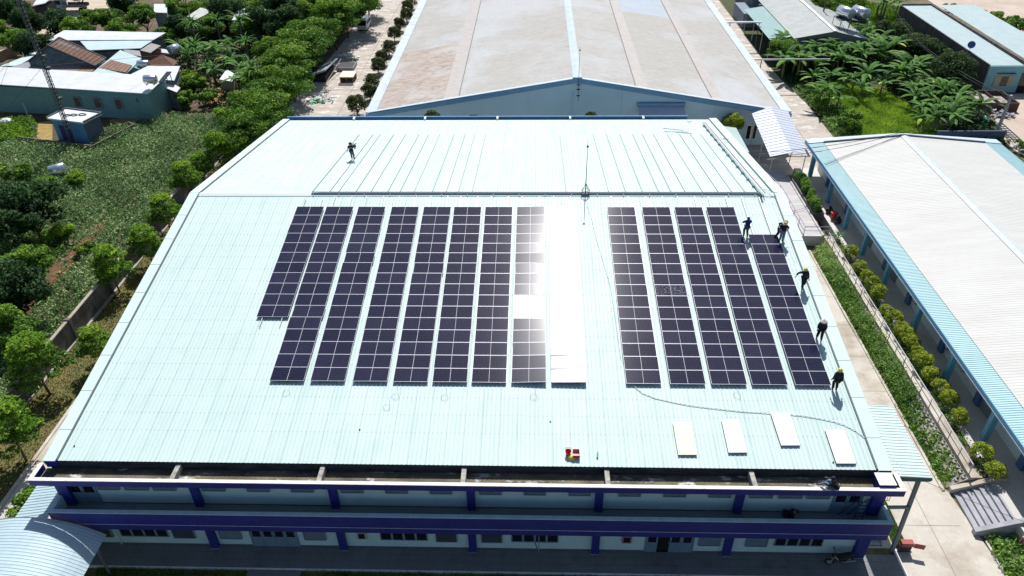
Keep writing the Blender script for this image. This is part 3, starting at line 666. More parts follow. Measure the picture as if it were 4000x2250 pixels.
b = MB(); b.corr((VXR, VY0, VZR + .035), (0, 25.4 - VY0, 0), (53.2 - VXR, 0, -(53.2 - VXR) * vs_), .30, .09, .012); b.build('roof', cream, BV, label='cream roof slope beyond the ridge')
b = MB(); b.corr((53.2, VY0, VZR - (53.2 - VXR) * vs_), (0, VY1 - VY0, 0), (2, 0, -2 * vs_), .22, .08, .03); b.build('eave_strip', aqua, BV)
b = MB(); b.prism([(VXR - .45, VY0, VZR + .04), (VXR, VY0, VZR + .14), (VXR + .45, VY0, VZR + .04), (VXR, VY0, VZR + .06)], (0, 25.7 - VY0, 0)); b.build('ridge_cap', flashw, BV)
b = MB()
zf = lambda x: VZR - abs(x - VXR) * vs_
b.prism([(VX0, 25.45, zf(VX0) + .06), (VXR, 25.45, VZR + .06), (VX1, 25.45, zf(VX1) + .06), (VX1, 26.75, zf(VX1) + .0), (VXR, 26.75, VZR - .25), (VX0, 26.75, zf(VX0))], (0, 0, .03)); b.build('end_strip', flashw, BV)
b = MB(); b.prism([(sx, 25.36, zf(sx) + .10), (VXR, 25.36, VZR + .16), (53.2, 25.36, zf(53.2) + .10)], (0, .10, 0))
b.bar((sx, 25.4, zf(sx) + .12), (VXR, 25.4, VZR + .12), .16); b.bar((VXR, 25.4, VZR + .12), (53.2, 25.4, zf(53.2) + .12), .16); b.build('barge_board', mat('dark_barge', (.10, .13, .17), .6), BV)
b = MB(); b.box(VX0 - .06, VX0 + .02, VY0, VY1, VZE - .42, VZE - .01); b.build('fascia', skyb, BV)
b = MB(); b.box(VX0 - .10, VX0 - .062, VY0, VY1, VZE - .42, VZE - .34); b.build('fascia_edge', mat('pale_edge', (.42, .50, .62), .6), BV)
b = MB(); b.box(VX0 + .03, 34.8, VY0, 26.0, VZE - .28, VZE - .24); b.build('soffit', mat('soffit', (.75, .76, .76), .8), BV)
vcy = [24.2, 17.8, 12.05, 7.0, 1.5, -5.2, -11.4, -17.7, -24.0, -30.2]
for i, y in enumerate(vcy):
    b = MB(); b.box(33.3, 33.72, y - .2, y + .2, PZ, VZE - .29); b.build('column', skyb, BV)
    b = MB(); b.box(34.550, 34.847, y - 2.95, y - 2.35, PZ, VZE - .29); b.build('wall_pier', slate, BV)
doorg = mat('dull_grey_door', (.24, .25, .28), .6)
def vdoor(y0, y1):
    b = MB(); b.box(34.770, 34.840, y0, y1, PZ, PZ + 2.3); o = b.build('door', doorg, BV)
    for k in range(2):
        g = MB(); ym = y0 + (y1 - y0) * (k + .5) / 2
        for i in range(3):
            for j in range(3): g.box(34.750, 34.768, ym - .36 + i * .25, ym - .14 + i * .25, PZ + 1.35 + j * .26, PZ + 1.56 + j * .26)
        g.build('pane', glassd, o)
def vwin(y0, y1):
    b = MB(); b.box(34.750, 34.840, y0, y1, PZ + 1.0, PZ + 2.3); o = b.build('window', doorg, BV)
    n = 3
    for k in range(n):
        g = MB(); g.box(34.730, 34.748, y0 + (y1 - y0) * k / n + .07, y0 + (y1 - y0) * (k + 1) / n - .07, PZ + 1.08, PZ + 2.22); g.build('pane', glassd, o)
vdoor(8.2, 10.0); vdoor(2.0, 3.8); vdoor(-16.4, -14.2); vwin(14.2, 16.4); vwin(5.0, 6.6); vwin(-2.0, .2); vwin(-8.2, -6.2); vwin(-11.0, -9.6); vwin(19.5, 22.5); vdoor(-22.4, -20.4)
# white plaster reliefs on the wall beside the piers
relm = mat('white_plaster_relief', (.62, .62, .60), .8); shdm = mat('relief_outline', (.14, .15, .17), .8)
k = 0
for y in (8.6 - 4.6, -2.6 + .9, -8.9 + 1.0, -14.2 + 3.6):
    t = thing('wall_ornament', '%s wavy white wall ornament under the verandah, counted from the far end' % ORD[k], 'ornament', (34.75, y, PZ + 1.0), 'wavy white ornaments on the verandah wall'); k += 1
    for j, (dy, dz) in enumerate(((0.35, .35), (-.30, -.05))):
        b = MB(); pts = [(34.75, y + dy + .38 * math.cos(a), PZ + 1.0 + dz + .20 * math.sin(a) + .07 * math.sin(3 * a)) for a in np.linspace(0, 2 * PI, 18)[:-1]]
        b.prism(pts, (-.06, 0, 0)); b.build('scroll', relm, t)
        b = MB(); b.tube([(34.72, y + dy + .42 * math.cos(a), PZ + 1.0 + dz + .24 * math.sin(a) + .07 * math.sin(3 * a)) for a in np.linspace(PI * .9, 2.2 * PI, 14)], .035, 5); b.build('outline', shdm, t)
# retaining edge, raised walkway with railing, planting bank
bankm = mat('bank_soil', (.24, .21, .15), .95, col2=(.36, .34, .29), scale=1.6, lo=.4, hi=.62, bump=.4)
layer(bankm, (.07, .11, .03), .8, .45, .6, amount=.8)
BY0, BY1 = -21.3, 9.0
def bankz(x, y): return np.clip((x - 29.45) / 1.4, 0, 1) * 1.08
b = MB()
b.prism([(29.45, BY0, 0), (30.75, BY0, 1.02), (30.85, BY0, 1.05), (30.85, BY0, 0)], (0, BY1 - BY0, 0)); b.build('planted_bank', bankm, kind='structure')
b = MB(); b.box(30.85, 31.72, BY0, 10.5, 0, PZ + .01); b.build('raised_walk', con, kind='structure')
# hollow concrete blocks set in the bank
blk = mat('block_concrete', (.33, .31, .28), .9, col2=(.24, .22, .20), scale=3); hol = mat('block_hollow', (.03, .03, .025), .95)
b = MB(); h_ = MB()
for i in range(66):
    y = BY0 + .3 + i * .45
    for j in range(3 if y < -12.4 else 1):
        x = 30.72 - .38 * j; z = float(bankz(x, 0)) - .02
        if j and rnd.random() < .25: continue
        b.tube([(x, y, z - .2), (x - .05, y, z + .06)], .185, 9); h_.tube([(x - .05, y, z + .055), (x - .055, y, z + .064)], .125, 9)
o = b.build('bank_blocks', blk, kind='structure'); h_.build('hollows', hol, o)
b = MB(); b.obox((29.6, -13.6, .08), (1.2, 0, .94), (0, .22, 0), (0, 0, .12)); b.build('bank_kerb', con, kind='structure')
field('bank_plants', [(29.6, BY0 + 8), (30.6, BY0 + 8), (30.6, BY1), (29.6, BY1)], 1000, 13, .75, .12, L_WEED, 'mixed green weeds and herbs on the bank beside the drive', 'weeds', 11, zfun=bankz, tint=.56, aspect=.24, patch=.22)
field('bank_plants', [(29.5, BY0 + .3), (30.5, BY0 + .6), (30.6, -13), (29.5, -13)], 110, 12, .35, .10, L_WEED, 'sparse small plants in the hollow blocks at the near end of the bank', 'weeds', 12, zfun=bankz, tint=.42)
grass('bank_grass', [(29.46, -20.8), (30.0, -20.8), (30.0, 8.8), (29.46, 8.8)], 9000, .22, 'bright mown grass along the edge of the drive', 13, zfun=bankz)
grass('strip_grass', [(24.2, -26.2), (25.0, -26.2), (25.0, -21), (24.2, -21)], 5000, .14, 'grass strip at the foot of the canopy post', 14, tint=.42)
def railing(name, pts, label, h=.95, posts=1.5, mid=(.5,), m=None, r=.045):
    t = thing(name, label, 'railing', pts[0]); L = [V(p) for p in pts]
    m = m or mat('rail_white_steel', (.42, .43, .48), .4, .3)
    b = MB(); b.tube([p + V((0, 0, h)) for p in L], r, 6); b.build('handrail', m, t)
    for f in mid: b = MB(); b.tube([p + V((0, 0, h * f)) for p in L], r * .7, 5); b.build('rail', m, t)
    for a, c in zip(L[:-1], L[1:]):
        n = max(1, int((c - a).length / posts))
        for i in range(n + (1 if c is L[-1] else 0)):
            p = a.lerp(c, i / n); b = MB(); b.tube([p, p + V((0, 0, h))], r * .8, 5); b.build('post', m, t)
railing('railing', [(30.92, 9.6, PZ), (30.92, -21.0, PZ)], 'long steel railing along the raised walk beside the yellow-green round shrubs', posts=1.55)
railing('railing', [(27.2, 25.4, PZ), (28.05, 22.8, PZ), (28.8, 20, PZ), (28.85, 10.75, PZ), (31.5, 10.75, PZ)], 'pale railing round the sunlit landing at the head of the drive', posts=1.6)
# landing platform and hedge trough
b = MB(); b.box(21.7, 30.7, 10.5, 26.0, 0, PZ - .004); b.box(30.7, 30.9, 10.5, 24, 0, PZ + .12); b.build('landing', mat('landing_concrete', (.50, .48, .48), .8, col2=(.38, .36, .36), scale=.8, stretch=(.6, 3, 1)), kind='structure')
t = thing('planter', 'low dark planter kerb holding the clipped hedge', 'planter', (31.6, 17, PZ))
b = MB(); b.box(30.95, 31.1, 14.7, 23.2, .6, PZ + .35); b.box(32.1, 32.19, 14.7, 23.2, .6, PZ + .35); b.box(31.1, 32.1, 14.7, 14.85, .6, PZ + .35); b.build('kerb', mat('dark_kerb', (.16, .15, .15), .9), t)
g_ = random.Random(3); cl = [(g_.uniform(31.2, 32.0) - 31.6, y - 18, .75 + g_.uniform(-.1, .25), .42, .42, g_.uniform(-.15, .25)) for y in np.arange(15.0, 23, .32)]
t = thing('clipped_hedge', 'clipped dark green hedge in the planter at the end of the verandah', 'hedge', (31.6, 18, PZ))
link('foliage', crown('foliage', cl, 5200, .10, 5, L_ROW), t)
# steps at the near end
ST = thing('steps', 'grey concrete steps with low side walls rising from the drive to the verandah', 'steps', (31.5, -23.4, 0))
stm = mat('step_concrete', (.38, .38, .41), .85, col2=(.28, .28, .31), scale=1.2)
for i in range(7):
    b = MB(); b.box(29.9 + i * .36, 32.6, -24.8, -21.75, i * PZ / 7 + .004 * (i == 0), (i + 1) * PZ / 7 - .003); b.build('step', stm, ST)
for y in (-25.15, -21.72):
    b = MB(); b.prism([(29.7, y, 0), (33.3, y, 0), (33.3, y, PZ + .35), (32.6, y, PZ + .35), (29.7, y, .42)], (0, .33, 0)); b.build('side_wall', con if y > -22 else stm, ST)
# round shrubs on the verandah side (height from pixel foot)
SH = [(3304, 965, .95), (3352, 1012, 1.0), (3372, 1062, .88), (3402, 1100, .9), (3432, 1140, 1.0), (3458, 1190, .82), (3492, 1232, 1.05), (3536, 1290, 1.0), (3552, 1318, .95), (3580, 1368, 1.0), (3602, 1402, 1.05), (3638, 1452, 1.05), (3675, 1500, 1.05), (3705, 1546, 1.0), (3752, 1618, 1.15), (3829, 1760, 1.2), (3886, 1826, 1.2)]
SHP = [(31.62, 6.63, 2.00), (31.94, 4.11, 2.00), (31.92, 2.28, 2.00), (31.99, 0.90, 2.00), (32.13, -0.60, 2.00), (31.91, -2.66, 2.00), (32.08, -4.18, 2.00), (31.97, -5.68, 2.00), (32.18, -6.45, 2.00), (32.25, -7.33, 2.00), (32.13, -8.84, 2.00), (32.19, -9.99, 2.00), (32.28, -11.40, 2.00), (32.35, -12.87, 2.00), (32.41, -14.12, 2.00), (32.38, -16.01, 2.00), (32.16, -19.65, 2.00), (32.39, -21.17, 2.00)]
for i, p in enumerate(SHP):
    s = .86 if i > 14 else .93 * (.98, .86, .80, .92, 1.02, .72, .96, .90, .98, .92, .86, .98)[i] if i < 12 else rnd.uniform(.86, 1.0)
    lab = '%s round yellow-green shrub from the near end of the row beside the railing' % ORD[len(SHP) - 1 - i]
    put_tree('round_shrub', BALLS[i % 3], (min(max(p[0], 32.1), 32.5), p[1] - .1, PZ - .12), lab, 'shrub', 'round shrubs along the verandah', s * rnd.uniform(.92, 1.08), None, s * rnd.uniform(.88, 1.15))
b = MB(); b.box(31.72, 32.195, -21.2, 10.4, 0, PZ - .02); b.build('shrub_bed', mat('bed_soil', (.09, .07, .045), .95), kind='structure')
field('bed_weeds', [(31.75, -21), (32.2, -21), (32.2, 10), (31.75, 10)], 260, 8, .25, .08, L_WEED, 'low weeds under the round shrubs', 'weeds', 15, z=PZ, tint=.4)
put_plant('red_leaf_plant', PALMS[0], (31.95, 9.6, PZ - 1.2), 'small reddish plant by the railing end at the verandah corner', 'plant', None, .5)
# garden below the steps, bottom right corner
garden = [(30.35, -34), (36, -34), (36, -25.2), (30.35, -25.2)]
b = MB(); b.poly([(p[0], p[1], .012) for p in garden]); b.build('garden_soil', bankm, kind='structure')
field('garden_plants', garden, 520, 14, .5, .13, L_WEED, 'mixed garden plants below the steps', 'plants', 16, tint=.55)
grass('garden_grass', [(30.36, -33), (31.4, -33), (31.4, -25.6), (30.36, -25.6)], 6000, .25, 'bright green grass edge below the steps', 17)
put_tree('orange_shrub', ball_shrub(99, leafmat('orange_leaves', [(0, (.04, .03, .008)), (.5, (.20, .12, .015)), (1, (.40, .20, .03))])), (34.0, -25.6, .6), 'small orange-tinged shrub at the right end of the steps', 'shrub', None, .8)
b = MB(); b.tube([(33.0, -28.9, .35), (33.5, -28.9, .38)], .10, 10); setp(b.build('water_pipe', mat('white_plastic', (.75, .75, .76), .35), cat='pipe', label='short white pipe end sticking out of the garden plants'))
t = thing('garden_statue', 'small reddish garden figure standing among the plants below the steps', 'figure', (32.2, -25.9, 0))
b = MB(); b.tube([(32.2, -25.9, 0), (32.2, -25.9, .5), (32.2, -25.9, .8)], [.16, .13, .07], 8); b.build('base', mat('faded_red', (.36, .12, .10), .7), t)
b = MB(); b.ball((32.2, -25.9, .9), .12); b.build('top', mat('faded_pink', (.50, .28, .24), .7), t)
# things on the verandah floor
for i, (px, lab, colr) in enumerate((((32.89, 15.32, 1.20), 'black rubbish sack on the verandah, nearer the hedge', (.02, .02, .022)), ((33.09, 13.12, 1.20), 'black rubbish sack beside the verandah column, right of the red bin', (.02, .02, .022)))):
    b = MB(); b.ball((px[0], px[1], PZ + .32), .42, .38, .36, 10, 7, -.9, 1.); b.tube([(px[0], px[1], PZ + .62), (px[0] + .05, px[1], PZ + .82)], [.12, .16], 7)
    b.build('rubbish_sack', mat('black_plastic', colr, .4), None, True, lab, 'sack')
px = (32.95, 14.04, 1.20); t = thing('red_bin', 'red plastic bin between the black sacks on the verandah', 'bin', (px[0], px[1], PZ))
b = MB(); b.tube([(px[0], px[1], PZ), (px[0], px[1], PZ + .75)], [.26, .36], 14); b.build('tub', mat('red_plastic', (.50, .03, .02), .4), t)
b = MB(); b.tube([(px[0], px[1], PZ + .75), (px[0], px[1], PZ + .80)], [.40, .38], 14); b.build('rim', mat('red_plastic', (.50, .03, .02), .4), t)

# ================================================================== right-hand canopy of the factory
t = thing('lean_to_canopy', 'pale mint lean-to canopy on a tall grey steel post at the near right corner', 'canopy', (23.3, -23.2, 0))
b = MB(); b.corr((22.45, -26.15, 6.92), (0, 6.0, 0), (2.05, 0, -.12), .25, .09, .03); b.build('roof', mint, t)
b = MB(); b.prism([(22.5, -26.2, 6.88), (24.5, -26.2, 6.80), (24.56, -26.2, 6.60), (24.45, -26.2, 6.48), (22.5, -26.2, 6.5)], (0, .07, 0)); b.build('end_fascia', mat('bottle_green', (.05, .13, .13), .6), t)
b = MB(); b.bar((23.9, -26.45, 0), (23.9, -26.0, 6.5), .20); b.build('post', mat('grey_green_steel', (.16, .20, .22), .5, .2), t)
b = MB(); b.bar((21.9, -26.3, 4.2), (23.9, -26.25, 4.2), .16); b.build('brace', mat('grey_green_steel', (.16, .20, .22), .5, .2), t)
b = MB()
for x in (22.2, 23.8): b.bar((x, -26.2, 0), (x, -22, 0), .05)
t2 = thing('side_stairs', 'narrow outside stairs with red treads behind the canopy post', 'stairs', (22.8, -24.6, 0))
for i in range(6):
    b = MB(); b.box(22.1, 23.4, -26.0 + i * .42, -25.62 + i * .42, i * .25 + .04, i * .25 + .09); b.build('tread', mat('red_tread', (.40, .16, .13), .7) if i % 2 else stm, t2)
b = MB(); b.bar((22.1, -26.0, .0), (22.1, -23.4, 1.6), .08, .2); b.bar((23.42, -26.0, .0), (23.42, -23.4, 1.6), .08, .2); b.build('stringer', steel, t2)
t2 = thing('balcony_grille', 'small steel grille closing the end of the upper balcony', 'grille', (22.2, -25.6, F2))
b = MB()
for i in range(6): b.bar((21.9 + i * .14, -26.1, F2 + .3), (21.9 + i * .14, -26.1, F2 + 1.6), .025)
for j in range(4): b.bar((21.9, -26.1, F2 + .3 + j * .43), (22.65, -26.1, F2 + .3 + j * .43), .025)
b.build('bars', steel, t2); b = MB(); b.bar((21.9, -26.1, F2 + 1.65), (22.8, -26.1, F2 + 1.65), .07); b.build('top_rail', steel, t2)
# lean-to roof and walkway at the far right
t = thing('small_lean_to', 'small mint lean-to roof at the far right end of the factory', 'canopy', (24, 27, 0))
b = MB(); b.corr((21.95, 23.9, 4.95), (0, 6.9, 0), (3.8, 0, -.5), .25, .09, .03); b.build('roof', mint, t)
b = MB(); b.prism([(22.0, 23.83, 4.95), (25.75, 23.83, 4.45), (25.75, 23.83, 4.25), (22.0, 23.83, 4.6)], (0, .06, 0)); b.build('end_fascia', whitec, t)
for y in (24.2, 30.5): b = MB(); b.bar((25.6, y, 0), (25.6, y, 4.42), .1); b.build('post', steel, t)
wsheet = mat('white_walkway_sheet', (.50, .53, .60), .55, col2=(.45, .48, .55), scale=.7, stretch=(.5, 2, 1))
t = thing('covered_walkway', 'white gabled walkway roof on thin steel posts between the two buildings', 'canopy', (31, 29, 0))
wz = 3.5
for a, q, lab in ((-1, 29.7, ''), (1, 32.4, '')):
    b = MB(); mx_ = 31.05 + .25
    if a < 0: b.corr((28.5, 24.6, wz), (0, 10.6, 1.35), (2.45, 0, .55), .62, .10, .045)
    else: b.corr((30.95, 24.6, wz + .55), (0, 10.6, 1.35), (2.2, 0, -.5), .62, .10, .045)
    b.build('roof', wsheet, t)
b = MB()
for y in (24.7, 28, 31.4, 35):
    wz = 3.5 + (y - 24.6) * .127
    b.bar((28.6, y, wz - .06), (33.2, y, wz - .06), .06); b.bar((28.6, y, wz - .05), (31.05, y, wz + .5), .06); b.bar((33.2, y, wz), (31.05, y, wz + .5), .06)
    for x in (29.8, 31.05, 32.2): b.bar((x, y, wz - .06), (x, y, wz + .54 - abs(x - 31.05) * .24), .04)
b.build('truss', steel, t)
for x in (28.9, 32.7):
    for y in (24.8, 29.5, 34): b = MB(); b.tube([(x, y, 0), (x, y, 3.45 + (y - 24.6) * .127)], .055, 8); b.build('post', steel, t)

# ================================================================== warehouse behind
wpale = mat('pale_blue_wall', (.50, .62, .70), .8, col2=(.46, .58, .66), scale=.4)
wblue = mat('blue_trim', (.16, .30, .46), .6, col2=(.13, .26, .42), scale=1)
fib = mat('fibre_cement_sheet', (.535, .515, .475), .85, col2=(.465, .44, .40), scale=.9, stretch=(1, 3, 1), spec=.2)
layer(fib, (.56, .565, .56), .06, .45, .6); layer(fib, (.33, .25, .19), 2.2, .55, .72, (.35, 4.0, 1), amount=.6); layer(fib, (.30, .24, .19), .35, .58, .75, (.5, 1, 1), amount=.35)
rust = mat('rusty_fibre_sheet', (.54, .48, .43), .9, col2=(.38, .28, .215), scale=1.7, stretch=(.55, 3.2, 1), lo=.44, hi=.62, spec=.2)
layer(rust, (.28, .17, .11), 4, .62, .74, (.6, 3.5, 1), amount=.7); layer(rust, (.56, .53, .50), .16, .50, .62, amount=.9)
skyl = mat('pinkish_skylight_sheet', (.55, .52, .485), .7, col2=(.49, .44, .40), scale=1.2, stretch=(1, 3, 1), lo=.42, hi=.6)
greyb = mat('new_grey_sheet', (.42, .47, .52), .6, col2=(.46, .51, .56), scale=.4)
WX0, WX1, WXR, WY0, WY1, WZE, WZR = -21.2, 33.8, 6.2, 35.5, 160., 4.6, 9.15
WH = thing('warehouse', 'huge weathered grey warehouse roof behind the factory with rusty stains and a blue gable', 'warehouse', (6, 35.5, 0))
ws = (WZR - WZE) / (WXR - WX0)
b = MB(); b.box(-20.4, 33.0, WY0 + .05, WY1, 0, WZE - .2); b.prism([(-20.4, WY0 + .05, WZE - .2), (33.0, WY0 + .05, WZE - .2), (33.0, WY0 + .05, WZE + .1), (WXR, WY0 + .05, WZR - .15), (-20.4, WY0 + .05, WZE + .1)], (0, .3, 0)); b.build('wall', wpale, WH)
def wroof(x0, x1, y0, y1, m, dz=0., lab=None):
    L = x0 < WXR; z = lambda x: WZR - abs(x - WXR) * ws
    b = MB()
    b.corr((x0, y0, z(x0) + dz), (0, y1 - y0, 0), (x1 - x0, 0, z(x1) - z(x0)), .36, .12, .03)
    return b.build('roof', m, WH, label=lab)
wroof(-19.7, -10.9, WY0 + .1, 59, rust, lab='rust-stained roof sheets at the near left'); wroof(-19.7, -10.9, 59, WY1, fib)
wroof(-9.0, WXR - .4, WY0 + .1, WY1, fib); wroof(WXR + .4, 13.6, WY0 + .1, WY1, fib); wroof(15.2, 23.4, WY0 + .1, 72, fib); wroof(15.2, 23.4, 72, 92, greyb, lab='newer blue-grey roof sheets'); wroof(15.2, 23.4, 92, WY1, fib)
wroof(25.0, 32.4, WY0 + .1, WY1, fib)
for x0, x1 in ((-10.9, -9.0), (13.6, 15.2), (23.4, 25.0)): wroof(x0, x1, WY0 + .1, WY1, skyl, .03, lab='pinkish translucent roof strip')
b = MB(); z = lambda x: WZR - abs(x - WXR) * ws
for x in (-8.95, 13.62, 23.42): b.obox((x, WY0 + .1, z(x) + .03), (.09, 0, 0), (0, WY1 - WY0, 0), (0, 0, .03))
b.build('strip_edge', mat('strip_edge_dark', (.20, .17, .15), .9), WH)
b = MB(); b.prism([(WXR - .55, WY0, WZR - .05), (WXR, WY0, WZR + .14), (WXR + .55, WY0, WZR - .05), (WXR, WY0, WZR - .02)], (0, WY1 - WY0, 0)); b.build('ridge_cap', flashw, WH)
gutw = mat('old_gutter_sheet', (.46, .52, .56), .6, col2=(.36, .42, .46), scale=.8, stretch=(1, .6, 1)); layer(gutw, (.28, .34, .38), .5, .58, .64, (.2, .5, 1))
for x0, x1 in ((WX0, -19.8), (32.5, WX1)):
    b = MB(); b.box(x0, x1, WY0, WY1, WZE - .12, WZE + .06); b.build('side_gutter', gutw, WH)
    b = MB(); xi = x1 if x0 < 0 else x0; b.box(xi - .05 + (.06 if x0 < 0 else -.06), xi + .05 + (.06 if x0 < 0 else -.06), WY0 + .2, WY1, WZE + .03, WZE + .22); b.build('gutter_edge', mat('gutter_edge_grey', (.14, .14, .15), .9, col2=(.25, .24, .22), scale=3), WH)  # dark grey board along the inner gutter edge
# blue verge boards with thick rounded ends
for x0, x1 in ((WX0, WXR), (WX1, WXR)):
    b = MB(); s = 1 if x1 > x0 else -1
    b.prism([(x0, WY0 - .35, WZE - .72), (x0 + s * 1.8, WY0 - .35, WZE - .72), (x0 + s * 1.9, WY0 - .35, WZE - .35), (x1, WY0 - .35, WZR - .55), (x1, WY0 - .35, WZR + .03), (x0 + s * .5, WY0 - .35, z(x0) + .03), (x0, WY0 - .35, z(x0) - .12)], (0, .34, 0)); b.build('verge_board', wblue, WH)
    b = MB(); b.prism([(x0 + s * .4, WY0 - .38, z(x0 + s * .4) + .05), (x1, WY0 - .38, WZR + .05), (x1, WY0 - .38, WZR + .13), (x0 + s * .4, WY0 - .38, z(x0 + s * .4) + .13)], (0, .5, 0)); b.build('verge_cap', flashw, WH)
b = MB(); b.box(WXR - .6, WXR + .6, WY0 - .41, WY0 - .36, WZR - .55, WZR + .2); b.build('apex_plate', wblue, WH)
b = MB()
for x in (-12, -6, 0, 12, 18, 24): b.box(x - .02, x + .02, WY0 + .02, WY0 + .045, .2, z(x) - .5)
b.build('wall_joint', mat('wall_joint', (.40, .48, .54), .8), WH)
b = MB(); b.tube([(WXR - .5, WY0 - .05, .2), (WXR - .5, WY0 - .05, WZR - 1.9)], .04, 6); b.build('downpipe', wpale, WH)
# awning on the gable
t = thing('gable_awning', 'small white sloping awning on the blue warehouse gable', 'awning', (17, 34.5, 0))
b = MB(); b.corr(((14.08, 35.30, 5.58)[0], 35.35, (14.08, 35.30, 5.58)[2] - .05), ((20.03, 35.30, 5.70)[0] - (14.08, 35.30, 5.58)[0], 0, 0), (.0, -2.5, -1.05), .25, .08, .03, flip=True); b.build('roof', wsheet, t)
b = MB(); b.box((13.95, 35.30, 5.58)[0], (20.09, 35.30, 5.70)[0], 35.15, 35.45, (14.08, 35.30, 5.58)[2] - .05, (14.08, 35.30, 5.58)[2] + .32); b.build('head_flashing', wblue, t)
def rod(name, x, y, z0, h, lab, tripod, rr=.026):
    t = thing(name, lab, 'lightning rod', (x, y, z0)); dm = mat('rod_metal', (.05, .06, .08), .5, .4)
    b = MB(); b.tube([(x, y, z0), (x, y, z0 + h * .7), (x, y, z0 + h)], [rr * 1.6, rr, rr * .6], 8); b.build('mast', dm, t)
    b = MB(); b.ball((x, y, z0 + h), .09, .09, .12, 8, 6); b.tube([(x, y, z0 + h), (x, y, z0 + h + .5)], [.02, .006], 5); b.build('tip', dm, t)
    if tripod:
        for a in range(4):
            c, s = math.cos(a * PI / 2 + .6), math.sin(a * PI / 2 + .6)
            b = MB(); b.tube([(x + .5 * c, y + .32 * s, z0 - .02), (x, y, z0 + 1.0)], .02, 5); b.build('stay', dm, t)
        b = MB(); b.tube([(x + .36 * math.cos(q), y + .24 * math.sin(q), z0 + .35) for q in np.linspace(0, 2 * PI, 13)], .02, 5); b.build('ring', dm, t)
        b = MB(); b.box(x - .35, x + .35, y - .18, y + .18, z0 - .03, z0 + .04); b.build('base_plate', dm, t)
    else:
        for q in (.6, 1.4, 2.0): b = MB(); b.box(x - .22, x + .22, y - .02, y + .25, z0 + q, z0 + q + .06); b.build('bracket', dm, t)
q = (5.18, -0.46, 11.61); rod('lightning_rod', q[0], -.1, RZ + .12, 4.3, 'dark lightning rod on a four-legged stand at the roof ridge', True)
rod('lightning_rod', WXR + .15, WY0 - .75, WZR - 2.7, 6.4, 'dark lightning rod fixed to the apex of the warehouse gable', False)
# pipes over the right-hand path
pipem = mat('silver_pipe', (.55, .57, .60), .3, .6)
for i, (x0, x1, y, zz, lab) in enumerate(((33.6, 41.5, 56.5, 4.4, 'thick silver pipe crossing the path beside the banana plants'), (33.6, 40.0, 76.0, 4.4, 'pair of silver pipes crossing the path to the mint-roofed shed'))):
    t = thing('overhead_pipe', lab, 'pipe', (36, y, 0))
    b = MB(); b.tube([(x0, y, zz), (x1 + (4 if i == 0 else 0), y, zz)], .12, 10); b.build('pipe', pipem, t)
    if i: b = MB(); b.tube([(x0, y + .5, zz), (x1, y + .4, zz)], .10, 8); b.build('pipe', pipem, t)
    for x in ((35.2,) if i == 0 else (34.6, 39.6)): b = MB(); b.tube([(x, y, 0), (x, y, zz - .1)], .07, 8); b.build('post', darksteel, t)
t = thing('overhead_pipe', 'thin curved pipe crossing the path at the top edge', 'pipe', (36, 95, 0)); b = MB(); b.tube([(32.6, 96, 4.6), (36, 95, 4.2), (40, 96, 4.6)], .09, 8); b.build('pipe', pipem, t)

# ================================================================== far right: shed, tanks, blue building
t = thing('mint_shed', 'open shed with mint and cream roof sheets beside the path behind the banana plants', 'shed', (44, 78, 0))
creamr = mat('shed_cream_sheet', (.46, .48, .46), .6, col2=(.38, .40, .38), scale=.6); mintr = mat('shed_mint_sheet', (.28, .43, .42), .55, col2=(.25, .40, .39), scale=.5)
b = MB(); b.corr((39.6, 68.5, 3.7), (0, 18.5, 0), (3.6, 0, .55), .3, .1, .03); b.build('roof', mintr, t)
b = MB(); b.corr((43.0, 67, 4.35), (0, 24, 0), (6.4, 0, 1.1), .3, .1, .03); b.build('roof', creamr, t, label='cream roof sheets up to the ridge')
b = MB(); b.corr((49.4, 67, 5.45), (0, 24, 0), (5.5, 0, -1.3), .3, .1, .03); b.build('roof', creamr, t, label='cream roof slope beyond the ridge')
b = MB(); b.bar((49.4, 67, 5.5), (49.4, 91, 5.5), .5, .08); b.build('ridge_cap', whitec, t)
b = MB(); b.prism([(43, 67.3, 2.2), (54.6, 67.3, 2.2), (54.6, 67.3, 4.1), (49.4, 67.3, 5.35), (43, 67.3, 4.25)], (0, .15, 0)); b.box(43.2, 54.5, 67.5, 90.8, 0, 3.6); b.build('wall', mat('shed_dark_wall', (.16, .18, .20), .9), t)
for y in (69, 74, 80, 86): b = MB(); b.tube([(39.9, y, 0), (39.9, y, 3.7)], .06, 8); b.build('post', steel, t)
b = MB(); b.box(40, 43, 88, 96, 0, 2.6); b.build('storage', mat('grey_blue_store', (.20, .25, .30), .8), t)
t = thing('white_shed', 'pale flat-roofed shed at the top edge next to the mint shed', 'shed', (44, 98, 0))
b = MB(); b.corr((42, 92.5, 4.2), (0, 14, 0), (10, 0, .6), .4, .1, .03); b.build('roof', wsheet, t); b = MB(); b.box(42.6, 51.5, 93, 106, 0, 4.1); b.build('wall', mat('shed_dark_wall', (.16, .18, .20), .9), t)
